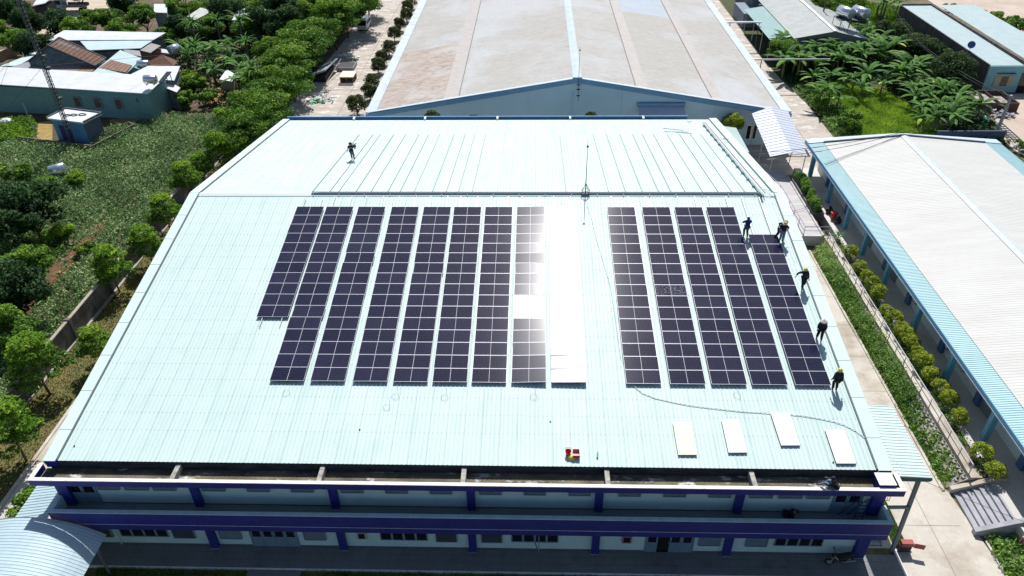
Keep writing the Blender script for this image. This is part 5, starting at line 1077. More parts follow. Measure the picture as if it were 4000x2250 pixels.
sheet('dirt_yard', [(-51.61, 57.10, 0.00), (-46.81, 58.77, 0.00), (-44.46, 51.08, 0.00), (-48.43, 50.07, 0.00)], .02, mat('orange_earth', (.34, .18, .08)))
roadm = mat('sandy_road', (.52, .44, .35), .95, col2=(.42, .35, .28), scale=.3, stretch=(1, 3, 1))
sheet('road', [(-93.20, 67.94, 0.00), (-91.93, 75.51, 0.00), (-95.37, 87.18, 0.00), (-91.53, 83.86, -0.00), (-92.53, 99.55, 0.00), (-86.71, 103.28, 0.00), (-91.77, 120.63, -0.00), (-103.35, 120.97, 0.00), (-100.86, 94.19, 0.00), (-95.87, 77.77, 0.00), (-97.90, 75.60, 0.00)], .012, roadm)

# houses of the village
wsh = mat('white_metal_roof', (.60, .62, .64), .5, col2=(.52, .54, .56), scale=.5)
layer(wsh, (.40, .38, .36), 1.2, .58, .72, (.4, 2, 1), amount=.6)
msh = mat('mint_village_roof', (.48, .60, .60), .55, col2=(.42, .55, .55), scale=.6)
tile = mat('brown_clay_tiles', (.17, .085, .05), .9, col2=(.09, .05, .035), scale=3.2, lo=.4, hi=.6); layer(tile, (.26, .17, .12), 5, .6, .7, amount=.7)
rsh = mat('rusted_sheet', (.30, .19, .14), .85, col2=(.17, .09, .06), scale=1.8, stretch=(1, 3, 1))
gsh = mat('grey_lilac_sheet', (.30, .30, .34), .8, col2=(.26, .23, .23), scale=1.5)
gwall = mat('grey_render', (.17, .19, .21), .95, col2=(.10, .11, .12), scale=1.2)
gtile = mat('tile_line', (.05, .03, .025), .9)
def slab(pts, m, parent, name='roof', th=.12, label=None, rib=0.):
    P = [V(p) for p in pts]; N = (P[1] - P[0]).cross(P[3] - P[0]).normalized()
    if N.z < 0: N = -N
    b = MB(); b.prism([p - N * th for p in P], N * th)
    if rib:
        L = (P[1] - P[0]).length; n = int(L / rib)
        for i in range(1, n):
            q = i / n; a = P[0].lerp(P[1], q); c = P[3].lerp(P[2], q); b.bar(a + N * .02, c + N * .02, .05, .05, N)
    return b.build(name, m, parent, label=label)
def walls(foot, h, m, parent, name='wall'):
    b = MB(); b.prism([(p[0], p[1], 0) for p in foot], (0, 0, h)); return b.build(name, m, parent)
def inset(pts, k=.93):
    c = sum((V((p[0], p[1], 0)) for p in pts), V((0, 0, 0))) / len(pts); return [c + (V((p[0], p[1], 0)) - c) * k for p in pts]
def house(name, label, pts, m, wm, h, rib=0., cat='house'):
    c = sum((V((p[0], p[1], 0)) for p in pts), V((0, 0, 0))) / len(pts)
    t = thing(name, label, cat, c); slab(pts, m, t, rib=rib); walls(inset(pts), h, wm, t); return t
# long green house
t = thing('long_green_house', 'long sage green house wall with bright white roof behind the blue shed', 'house', (-70, 48, 0))
sage = mat('sage_green_wall', (.17, .30, .29), .85, col2=(.14, .26, .26), scale=.6)
b = MB(); b.prism([(-92, 49.5, 0), (-54.1, 44.25, 0), (-53.6, 49.4, 0), (-92, 54.8, 0)], (0, 0, 3.95)); b.build('wall', sage, t)
slab([(-92.3, 49.3, 4.5), (-53.9, 44.0, 4.1), (-53.4, 49.6, 4.6), (-92.3, 55.0, 5.0)], wsh, t, rib=0)
GYT = {'a': ((-66.11, 46.40, 1.19), (-65.03, 46.40, 1.18)), 'b': ((-62.94, 45.80, 1.42), (-61.80, 45.80, 1.41)), 'c': ((-59.62, 45.20, 1.65), (-58.49, 45.20, 1.64)), 'd': ((-56.13, 44.60, 3.02), (-55.28, 44.60, 3.02)), 'e': ((-67.76, 46.90, 2.41), (-67.00, 46.90, 2.40))}
for x0, y0, x1, y1, nm_ in ((300, 418, 333, 391, 'a'), (377, 418, 409, 390, 'b'), (455, 418, 487, 391, 'c')):
    a = GYT[nm_][0]; c = GYT[nm_][1]; yy = 49.5 - (a[0] + 92) * .1385
    b = MB(); b.box(a[0], c[0], yy - .30, yy - .03, 1.5, 3.0); o = b.build('window', mat('window_frame_grey', (.26, .27, .28), .7), t)
    b = MB(); b.box(a[0] + .15, c[0] - .15, yy - .33, yy - .302, 1.6, 2.9); b.build('pane', mat('curtain_brown', (.10, .07, .06), .6), o)
x_ = GYT['d'][0][0]; b = MB(); b.box(x_, x_ + 1.5, 44.5, 44.75, 2.6, 3.2); b.build('window', glassd, t)
x_ = GYT['e'][0][0]; b = MB(); b.box(x_, x_ + .9, 46.6, 47.4, 2.9, 3.5); b.build('air_conditioner', mat('ac_white', (.5, .5, .48), .6), t)
tank((-53.8, 45.6, 4.9), .62, 1.7, (1, .05, 0), 'grey water tank on a frame at the right end of the long green house roof')
t = thing('solar_water_heater', 'tilted solar water heater frame beside the grey tank', 'water heater', (-53.0, 47, 4.6)); b = MB(); b.obox((-53.2, 46.4, 4.8), (.7, 0, 0), (.9, 1.6, 1.0), (0, -.05, .09)); b.build('collector', darksteel, t); b = MB(); b.bar((-52.6, 48, 4.2), (-52.6, 48, 5.6), .08); b.bar((-51.9, 47.9, 4.2), (-51.9, 47.9, 5.6), .08); b.build('leg', darksteel, t)
# tile-roofed house
ap0, ap1, lo0, lo1, le0, le1 = (-75.85, 59.33, 6.20), (-76.25, 63.45, 6.20), (-68.00, 56.97, 3.70), (-68.01, 60.65, 3.70), (-79.08, 57.81, 4.20), (-79.82, 62.23, 4.20)
t = thing('tile_roofed_house', 'old house with brown clay tile roof and grey gable facing the field', 'house', (ap0[0], ap0[1], 0))
o = slab([ap0, lo0, lo1, ap1], tile, t, label='brown clay tile roof slope')
P = [V(q) for q in (ap0, lo0, lo1, ap1)]; b = MB()
for i in range(1, 12): b.bar(P[0].lerp(P[1], i / 12) + V((0, 0, .03)), P[3].lerp(P[2], i / 12) + V((0, 0, .03)), .07, .05)
b.build('tile_courses', gtile, o)
slab([le0, ap0, ap1, le1], gsh, t)
b = MB(); b.bar(ap0, lo0, .22); b.bar(ap1, lo1, .22); b.bar(ap0, ap1, .25); b.bar(lo0, lo1, .18); b.bar(le0, ap0, .2); b.build('verge', mat('dark_verge', (.06, .06, .065), .9), t)
gb = [V(q) for q in (le0, ap0, lo0)]; off = V((0, .25, -.12)); b = MB(); b.prism([gb[0] + off, gb[1] + off, gb[2] + off, V((gb[2].x, gb[2].y + .25, 0)), V((gb[0].x, gb[0].y + .25, 0))], (.3, 2.6, 0)); b.build('wall', gwall, t)
for i, (x, y) in enumerate(((225, 182), (346, 226))):
    pass
house('long_white_roof', 'long white metal roof under the trees behind the tile-roofed house', [(-82.58, 69.44, 4.00), (-63.93, 69.40, 4.00), (-62.98, 72.44, 4.30), (-81.85, 74.16, 4.30)], wsh, gwall, 3.7)
house('mint_roof_house', 'pale mint roof slope with two patches below the long white roof', [(-73.64, 65.83, 3.40), (-65.17, 66.78, 3.40), (-64.07, 69.45, 3.90), (-76.95, 69.67, 3.90)], msh, gwall, 3.0)
t = house('rusty_patch_house', 'tilted mint roof with a big rusty lower patch beside the clay tile roof', [(-67.51, 54.78, 3.40), (-61.85, 53.57, 3.40), (-61.05, 58.42, 4.40), (-66.08, 62.06, 4.60)], msh, sage, 2.9)
a, b_, c, d = [V(q) for q in ((-67.15, 56.21, 3.55), (-61.79, 54.02, 3.60), (-61.64, 56.15, 3.95), (-66.24, 58.72, 4.00))]
slab([a + V((0, 0, .1)), b_ + V((0, 0, .1)), c + V((0, 0, .12)), d + V((0, 0, .12))], rsh, t, th=.05, label='rusty sheets over the lower half of the roof', rib=.8)
house('grey_sheet_shed', 'patchwork of grey and brown sheets in front of the grey gable', [(-82.49, 58.15, 3.20), (-77.77, 57.13, 3.20), (-78.44, 60.40, 3.50), (-80.40, 59.93, 3.50)], gsh, gwall, 2.8)
house('brown_sheet_shed', 'brownish sheet roof strip in front of the clay tile house', [(-77.77, 57.13, 3.20), (-70.55, 55.86, 3.20), (-70.80, 58.56, 3.50), (-78.30, 60.15, 3.50)], mat('brown_lilac_sheet', (.30, .235, .215), .85, col2=(.24, .17, .15), scale=1.4), gwall, 2.8)
house('rust_sheet_shed', 'small rust red sheet roof at the corner of the clay tile house', [(-70.55, 55.86, 3.20), (-67.94, 55.36, 3.20), (-68.18, 57.38, 3.40), (-70.67, 58.32, 3.50)], rsh, gwall, 2.8)
house('clay_hut', 'hut with broken brown tiles beside the bright white roof', [(-62.05, 59.10, 3.20), (-56.24, 58.53, 3.20), (-56.51, 60.82, 3.30), (-59.02, 60.90, 4.40)], tile, gwall, 2.8)
house('grey_hut', 'little hut with grey sheet roof and brick wall below the long white roof', [(-63.45, 63.15, 4.20), (-61.14, 61.81, 4.20), (-60.68, 64.86, 4.40), (-62.90, 66.26, 4.40)], mat('hut_grey', (.33, .31, .29), .9), mat('hut_brick', (.17, .075, .05), .9, col2=(.12, .06, .04), scale=3), 3.9)
house('fringe_shed', 'ragged grey corrugated lean-to under the mint roof', [(-68.26, 66.60, 3.30), (-65.13, 66.06, 3.20), (-63.87, 63.75, 3.00), (-66.42, 64.53, 3.10)], gsh, gwall, 2.5)
house('bright_white_house', 'bright white roof at the right end of the long green house', [(-60.60, 51.47, 3.90), (-52.68, 50.13, 3.80), (-53.74, 55.31, 4.20), (-58.66, 55.20, 4.30)], wsh, gwall, 3.5)
house('white_annex', 'small white roofs stepping down at the end of the long green house', [(-54.22, 49.55, 3.00), (-51.71, 47.97, 2.80), (-51.79, 49.59, 2.90), (-54.42, 51.60, 3.20)], wsh, gwall, 2.6)
house('white_hut', 'small white roof beside a water tank among the trees', [(-61.38, 64.71, 3.40), (-58.63, 63.74, 3.40), (-58.73, 64.97, 3.60), (-61.44, 65.81, 3.60)], wsh, gwall, 3.0)
tank(((-58.32, 64.23, 4.00)[0], (-58.32, 64.23, 4.00)[1], 3.3), .7, 1.8, (.5, 1, 0), 'small shiny water tank by the white hut under the trees')
tank(((-59.74, 55.98, 4.00)[0], (-59.74, 55.98, 4.00)[1], 3.6), .62, 1.7, (1, .05, 0), 'small shiny water tank beside the broken tile hut')
house('tiny_white_hut', 'tiny hut with bright white roof on the dirt beside the tree row', [(-47.48, 53.86, 2.60), (-45.34, 53.22, 2.50), (-45.62, 55.83, 2.70), (-47.59, 57.62, 2.90)], wsh, mat('hut_ochre', (.30, .24, .13), .9, col2=(.20, .19, .18), scale=1.2), 2.3, cat='hut')
house('grey_white_house', 'grey house with white roof between the village trees at the top', [(-70.81, 85.67, 4.20), (-68.11, 85.26, 4.20), (-70.15, 90.44, 4.50), (-72.69, 90.50, 4.50)], wsh, mat('grey_blue_render', (.22, .26, .30), .9), 4.0)
house('pale_sheet_house', 'pale sheet roof among the dark trees at the top', [(-63.99, 83.90, 3.80), (-61.83, 82.20, 3.70), (-60.13, 87.60, 3.90), (-63.07, 88.68, 4.20)], mat('pale_grey_sheet', (.50, .50, .48), .8, col2=(.36, .37, .37), scale=1), gwall, 3.4)
house('dappled_roof_house', 'white roof broken by tree shadows near the yard trees', [(-55.01, 82.42, 3.60), (-49.87, 81.98, 3.60), (-49.24, 88.20, 4.00), (-56.11, 89.63, 4.00)], wsh, gwall, 3.3)
house('shade_roof_house', 'white open shelter at the top left beside the sandy road', [(-96.97, 90.98, 4.20), (-95.59, 92.82, 4.20), (-96.02, 97.09, 4.40), (-99.45, 97.58, 4.40)], wsh, mat('dark_shelter', (.03, .03, .035), .9), 3.6)
house('blue_grey_shed', 'small blue-grey shed behind the lattice mast at the top left', [(-99.80, 89.31, 3.60), (-97.53, 88.18, 3.60), (-100.12, 93.34, 3.90), (-102.00, 93.01, 3.90)], mat('blue_grey_roof', (.24, .30, .36), .7), gwall, 3.2)
house('mint_low_roof', 'low pale roof at the left edge between road and clay tile house', [(-85.79, 60.44, 2.60), (-82.95, 60.65, 2.60), (-82.29, 65.30, 2.80), (-84.17, 64.01, 2.80)], msh, gwall, 2.3)
house('white_low_roof', 'little white roof left of the grey gable', [(-83.69, 65.36, 3.00), (-82.31, 65.07, 3.00), (-82.96, 67.01, 3.20), (-84.28, 67.17, 3.20)], wsh, gwall, 2.7)
t = thing('beige_wall', 'short beige garden wall by the sandy road at the left edge', 'wall', ((-92.39, 72.68, 0.00)[0], (-92.39, 72.68, 0.00)[1], 0)); b = MB(); b.bar(V((-92.76, 70.21, 0.00)) + V((0, 0, .8)), V((-91.82, 75.08, 0.00)) + V((0, 0, .8)), .2, 1.6); b.build('panel', mat('beige_render', (.46, .36, .25), .9), t)
# blue shed in the low-walled compound, with the mast
t = thing('blue_shed', 'blue flat-roofed equipment shed with two dark blue doors', 'shed', (-62, 38.5, 0))
blu = mat('sky_shed_paint', (.10, .27, .48), .8, col2=(.085, .23, .42), scale=1.2); sl_ = mat('slate_shed_side', (.12, .14, .20), .85)
SC = [V(q) for q in ((-65.22, 37.38, 3.10), (-59.33, 35.78, 3.10), (-58.41, 39.04, 3.10), (-64.30, 40.73, 3.10))]
for q in SC: q.z = 0
c0, c1, c2, c3 = [q.lerp((SC[0] + SC[1] + SC[2] + SC[3]) / 4, .14) for q in SC]
b = MB(); b.prism([c0, c1, c2, c3], (0, 0, 3.0)); b.build('wall', blu, t)
u = (c1 - c0).normalized(); v = (c2 - c1).normalized()
b = MB(); b.obox(c1 + u * .01, (c2 - c1), u * .03, (0, 0, 2.9)); b.build('side_cladding', sl_, t)
b = MB(); b.prism([q + V((0, 0, 3.0)) for q in SC], (0, 0, .22)); b.build('roof', mat('shed_roof_pale', (.62, .66, .66), .7), t)
b = MB(); E_ = SC
for i in (1, 2, 3): b.bar(E_[i] + V((0, 0, 3.3)), E_[(i + 1) % 4] + V((0, 0, 3.3)), .16, .18)
b.build('roof_kerb', mat('roof_kerb_dark', (.12, .12, .14), .9), t)
for k in (.85, 1.95): b = MB(); b.obox(c0 + u * k - v * .03 + V((0, 0, .15)), u * .85, v * .025, (0, 0, 2.1)); b.build('door', mat('deep_blue_door', (.015, .02, .14), .6), t)
b = MB()
for q, r_ in ((1.4, .45), (2.4, .5), (3.7, .55)):
    o_ = c0 + u * (q * .8 + .6) + v * (.8 + q * .3) + V((0, 0, 3.27)); b.tube([o_ + u * r_ * math.cos(a) + v * r_ * .6 * math.sin(a) for a in np.linspace(0, 2 * PI, 13)], .07, 5)
setp(b.build('cable_coil', mat('cable_black', (.02, .02, .02))), 'black cable coils lying on the blue shed roof', 'cable')
t = thing('compound_wall', 'low dark wall round the blue shed and mast', 'wall', (-62, 36, 0)); lw_ = mat('low_wall_grey', (.20, .17, .13), .95, col2=(.10, .09, .08), scale=2)
cp = [(-70.2, 36.9), (-61.0, 34.6), (-58.0, 33.9), (-55.6, 41.0), (-57.5, 42.4)]
for a, c in zip(cp[:-1], cp[1:]): b = MB(); b.bar((a[0], a[1], .4), (c[0], c[1], .4), .15, .8); b.build('panel', lw_, t)
t = thing('lattice_mast', 'slender triangular steel lattice mast rising beside the blue shed', 'mast', (-61.6, 35.5, 0)); mm = mat('mast_steel', (.10, .115, .13), .6, .3)
mb_ = (-61.6, 35.5); ph = [(math.cos(a) * .34, math.sin(a) * .34) for a in (.3, .3 + 2.094, .3 + 4.189)]
for x, y in ph: b = MB(); b.tube([(mb_[0] + x, mb_[1] + y, 0), (mb_[0] + x, mb_[1] + y, 26)], .045, 5); b.build('leg', mm, t)
b = MB()
for k in range(52):
    for j in range(3):
        a, c = ph[j], ph[(j + 1) % 3]; z_ = k * .5
        b.bar((mb_[0] + a[0], mb_[1] + a[1], z_), (mb_[0] + c[0], mb_[1] + c[1], z_ + .5), .035); b.bar((mb_[0] + a[0], mb_[1] + a[1], z_), (mb_[0] + c[0], mb_[1] + c[1], z_), .03)
b.build('lattice', mm, t)
b = MB(); b.tube([(mb_[0] + .12, mb_[1], 0), (mb_[0] + .12, mb_[1], 26)], .09, 6); b.build('cable_run', mat('cable_black', (.03, .03, .03)), t)
for z_ in (6.5, 10.5, 12.0): b = MB(); b.box(mb_[0] + .3, mb_[0] + .8, mb_[1] - .25, mb_[1] + .2, z_, z_ + .35); b.build('bracket', mm, t)
for i, (e, zz) in enumerate((((-76, 38, 0), 11), ((-76, 38, 0), 17), ((-52, 60, 5), 11), ((-52.5, 44.5, 0), 8), ((-76, 22, 0), 15))):
    wire([(mb_[0], mb_[1], zz), e], 'thin guy wire from the mast, %s of five' % ORD[i], .018, .05, name='guy_wire')
for i in range(4): wire([(-110, 66 + i * 4, 8.5 + i * .3), (-84, 108 + i * 4, 8.5 + i * .3)], '%s overhead wire crossing the sandy road at the top left' % ORD[i], .035, .3, name='overhead_wire')
t = thing('thin_pole', 'thin pale pole in the field left of the blue shed', 'pole', ((-62.22, 29.97, 0.00)[0], (-62.22, 29.97, 0.00)[1], 0)); b = MB(); q = (-62.22, 29.97, 0.00); b.tube([(q[0], q[1], 0), (q[0], q[1], 8.2)], .045, 6); b.build('shaft', mat('pale_pole', (.40, .46, .46), .6), t)
t = thing('white_bag', 'white tarpaulin bundle among weeds at the left edge', 'bag', ((-74.87, 42.47, 0.00)[0], (-74.87, 42.47, 0.00)[1], 0)); q = (-74.87, 42.47, 0.00); b = MB(); b.ball((q[0], q[1], .5), 1.1, .8, .6, 9, 5, -.8); b.build('cover', wsh, t)
# flatbed truck
q = V((-97.76, 103.15, 0.00)); t = thing('flatbed_truck', 'flatbed truck with pale blue cab on the sandy road at the top left', 'truck', q)
tb = mat('truck_blue', (.24, .42, .50), .4)
b = MB(); b.prism([q + V((-2.0, -1.0, .5)), q + V((-2.0, -1.0, 1.5)), q + V((-1.7, -1.0, 2.5)), q + V((-.4, -1.0, 2.5)), q + V((-.4, -1.0, .5))], (0, 2.0, 0)); b.build('cab', tb, t)
b = MB(); b.prism([q + V((-1.96, -1.02, 1.5)), q + V((-1.72, -1.02, 2.3)), q + V((-.6, -1.02, 2.3)), q + V((-.6, -1.02, 1.5))], (0, .02, 0)); b.build('side_window', glassd, t)
b = MB(); b.obox(q + V((-.3, -1.05, .9)), (4.6, 0, 0), (0, 2.1, 0), (0, 0, .12)); b.build('flatbed', mat('grey_bed', (.30, .30, .31), .7), t)
for dy in (-1.05, 1.0): b = MB(); b.obox(q + V((-.3, dy, 1.02)), (4.6, 0, 0), (0, .06, 0), (0, 0, .5)); b.build('side_board', mat('grey_bed', (.30, .30, .31)), t)
for dx in (-1.3, 3.2):
    for dy in (-1.0, .78): b = MB(); b.tube([q + V((dx, dy, .42)), q + V((dx, dy + .24, .42))], .42, 14); w_ = b.build('wheel', mat('tyre', (.015, .015, .016), .8), t); b = MB(); b.tube([q + V((dx, dy - .01, .42)), q + V((dx, dy + .25, .42))], .2, 10); b.build('rim', steel, w_)
t = thing('red_roller', 'rust brown steel hopper at the edge of the shady shelter by the road', 'machine', V((-102.00, 96.39, 0.00))); q = V((-102.00, 96.39, 0.00)); b = MB(); b.prism([q + V((-1.1, 0, .2)), q + V((1.1, 0, .2)), q + V((1.4, 0, 2.6)), q + V((-1.2, 0, 2.6))], (0, 1.6, 0)); b.build('hopper', rb, t)
b = MB(); b.bar(q + V((-1.2, -.05, 1.4)), q + V((1.3, -.05, 1.4)), .12); b.build('rib', darksteel, t)
heap('roadside_rubble', (-100.12, 93.82, 0.00)[0], (-100.12, 93.82, 0.00)[1], 2.2, 1.2, .6, mat('white_rubble', (.6, .56, .52)), 'pile of pale rubble by the hopper at the road', 7, 'rubble', 24)

# things lying in the concrete yard
heap('foam_sheets', (-31.65, 52.23, 0.00)[0], (-31.65, 52.23, 0.00)[1], 2.4, 1.9, .35, mat('white_foam', (.72, .74, .70), .8), 'spread of white foam and sheet waste in the yard shade', 8, 'waste', 46)
heap('green_netting', (-32.19, 51.19, 0.00)[0], (-32.19, 51.19, 0.00)[1], 1.3, 1.0, .3, mat('mint_net', (.20, .44, .30), .8), 'pale green netting on the near waste sheets', 9, 'netting', 26)
heap('foam_sheets', (-31.70, 72.22, 0.00)[0], (-31.70, 72.22, 0.00)[1], 2.0, 1.2, .4, mat('white_foam', (.72, .74, .70), .8), 'smaller spread of white waste farther up the yard', 10, 'waste', 24)
heap('green_netting', (-30.86, 70.30, 0.00)[0], (-30.86, 70.30, 0.00)[1], 1.2, .8, .25, mat('mint_net', (.2, .44, .3)), 'green netting beside the farther white waste', 11, 'netting', 18)
q = V((-29.20, 59.75, 0.00)); t = thing('pallet_stack', 'stack of pallets with a white board on top standing in the yard', 'pallets', q)
b = MB(); b.box(q.x - 1.15, q.x + 1.15, q.y - .9, q.y + 2.0, 1.0, 1.12); b.build('board', mat('cream_board', (.70, .62, .54), .8), t)
for i in range(4): b = MB(); b.box(q.x - 1.1, q.x + 1.1, q.y - .85, q.y + 1.9, .16 + i * .21, .20 + i * .21); b.build('pallet', mat('pallet_wood', (.26, .16, .10), .9), t); 
b = MB(); b.box(q.x - 1.25, q.x + 1.15, q.y - 1.6, q.y - .95, .04, .24); b.build('plank', mat('cream_board', (.7, .62, .54)), t)
b = MB(); [b.box(q.x + dx - .08, q.x + dx + .08, q.y - .8, q.y + 1.85, .0, 1.0) for dx in (-.95, 0, .95)]; b.build('blocks', mat('pallet_wood', (.26, .16, .1)), t)
q = V((-30.74, 66.11, 0.00)); t = thing('dark_crate', 'open dark box lying in the tree shade of the yard', 'crate', q); b = MB(); b.box(q.x - 1.3, q.x + 1.3, q.y - 1.3, q.y + 1.8, .0, .5); b.build('tray', mat('crate_black', (.02, .02, .025), .7), t)
b = MB(); b.box(q.x - 1.4, q.x + 1.4, q.y - 1.42, q.y - 1.31, .0, .62); b.box(q.x + 1.31, q.x + 1.42, q.y - 1.31, q.y + 1.8, 0, .62); b.build('side', mat('crate_grey', (.33, .32, .33), .8), t)
q = V((-32.87, 62.17, 0.00)); t = thing('sheet_stack', 'low shelter of grey sheets leaning under the yard trees', 'shelter', q)
slab([q + V((-2.4, -2.6, 1.0)), q + V((.2, -2.6, 1.9)), q + V((.9, 3.6, 1.9)), q + V((-1.4, 3.6, 1.0))], mat('grey_sheet', (.34, .37, .42), .7, col2=(.26, .28, .32), scale=1), t, 'roof', rib=1.0)
b = MB(); b.box(q.x - 2.2, q.x + .1, q.y - 2.4, q.y + 3.4, 0, .9); b.build('base', mat('crate_black', (.02, .02, .025)), t); b = MB(); b.bar(q + V((.3, -4.2, .1)), q + V((1.6, 3.2, 1.9)), .1); b.build('strut', cop, t)
q = V((-32.10, 89.31, 0.00)); t = thing('parked_van', 'white van parked under the yard trees', 'van', q)
b = MB(); b.prism([q + V((-.9, -2.3, .35)), q + V((-.9, -2.4, 1.1)), q + V((-.9, -1.7, 1.9)), q + V((-.9, 2.2, 1.95)), q + V((-.9, 2.3, .35))], (1.8, 0, 0)); b.build('body', mat('van_white', (.72, .73, .74), .35), t)
b = MB(); b.prism([q + V((-.75, -2.39, 1.12)), q + V((-.75, -1.75, 1.84)), q + V((.75, -1.75, 1.84)), q + V((.75, -2.39, 1.12))], (0, -.02, .02)); b.build('windscreen', glassd, t)
b = MB(); b.box(q.x + .9, q.x + .915, q.y - 1.6, q.y + 1.9, 1.15, 1.7); b.build('side_window', glassd, t)
for dx in (-.9, .72):
    for dy in (-1.5, 1.4): b = MB(); b.tube([q + V((dx, dy, .34)), q + V((dx + .18, dy, .34))], .34, 12); b.build('wheel', mat('tyre', (.015, .015, .016)), t)
# arched canopy and lean-to at the near left corner
t = thing('arched_canopy', 'arched ribbed white metal canopy in the bottom left corner, half in shade', 'canopy', (-29, -31, 0))
arch = mat('arch_sheet', (.36, .47, .51), .55, col2=(.40, .51, .55), scale=.5); layer(arch, (.20, .28, .33), 1.5, .56, .75, (.5, 2, .5), amount=.6)
R_, cx_, cz_ = 6.6, -29.6, -1.55; y0, n = -28.55, 78; b = MB(); N_ = 16
ang = [R(90 + 40 - i * 81 / N_) for i in range(N_ + 1)]; pr = []
for i in range(n): yy = y0 - i * .21; pr += [(yy, 0), (yy - .13, 0), (yy - .15, .018), (yy - .19, .018)]
for yy, hh in pr: b.v += [(cx_ + (R_ + hh) * math.cos(a), yy, cz_ + (R_ + hh) * math.sin(a)) for a in ang]
k_ = N_ + 1
for i in range(len(pr) - 1):
    for j in range(N_): b.f.append((i * k_ + j, i * k_ + j + 1, (i + 1) * k_ + j + 1, (i + 1) * k_ + j))
b.build('roof', arch, t)
b = MB(); b.tube([(cx_ + (R_ - .02) * math.cos(a), y0 + .02, cz_ + (R_ - .02) * math.sin(a)) for a in ang], .05, 5); b.build('edge_trim', steel, t)
for x in (-33.4, -26.0):
    for y in (-28.9, -33.5): b = MB(); zt = cz_ + math.sqrt(R_ ** 2 - (x - cx_) ** 2); b.tube([(x, y, 0), (x, y, zt - .05)], .08, 8); b.build('post', steel, t)
t = thing('side_lean_to', 'narrow pale ribbed lean-to roof between the balcony end and the arched canopy', 'canopy', (-30, -26, 0))
b = MB(); b.corr((-30.9, -28.4, 4.35), (0, 5.2, 0), (2.4, 0, .45), .22, .08, .03); b.build('roof', arch, t)
for y in (-28.1, -23.6): b = MB(); b.tube([(-30.7, y, 0), (-30.7, y, 4.35)], .06, 7); b.build('post', steel, t)

# ================================================================== people
def skin_mesh(name, pts, edges, rad, m, sub=1, loc=True):
    me = bpy.data.meshes.new(name); me.from_pydata([tuple(p) for p in pts], edges, []); me.update()
    o = bpy.data.objects.new(name, me); COL.objects.link(o)
    sm = o.modifiers.new('skin', 'SKIN'); sm.use_smooth_shade = True
    if not me.skin_vertices: me.skin_vertices.new()
    sv = me.skin_vertices[0].data
    for i, r in enumerate(rad): sv[i].radius = r if isinstance(r, tuple) else (r, r); sv[i].use_root = (i == 0)
    s = o.modifiers.new('sub', 'SUBSURF'); s.levels = sub; s.render_levels = sub
    dg = bpy.context.evaluated_depsgraph_get(); out = bpy.data.meshes.new_from_object(o.evaluated_get(dg))
    bpy.data.objects.remove(o); bpy.data.meshes.remove(me); out.name = name; out.materials.clear(); out.materials.append(m)
    out.polygons.foreach_set('use_smooth', [True] * len(out.polygons)); return out
def ik(a, b, l1, l2, bend):
    a, b = V(a), V(b); d = b - a; L = min(d.length, (l1 + l2) * .999); u = d.normalized(); b2 = a + u * L
    x = (l1 * l1 - l2 * l2 + L * L) / (2 * L); h = math.sqrt(max(0, l1 * l1 - x * x)); n = V(bend) - u * V(bend).dot(u); n = n.normalized()
    return a + u * x + n * h, b2
skinm = mat('skin', (.32, .19, .13), .6)
hairm = mat('black_hair', (.012, .011, .012), .6)
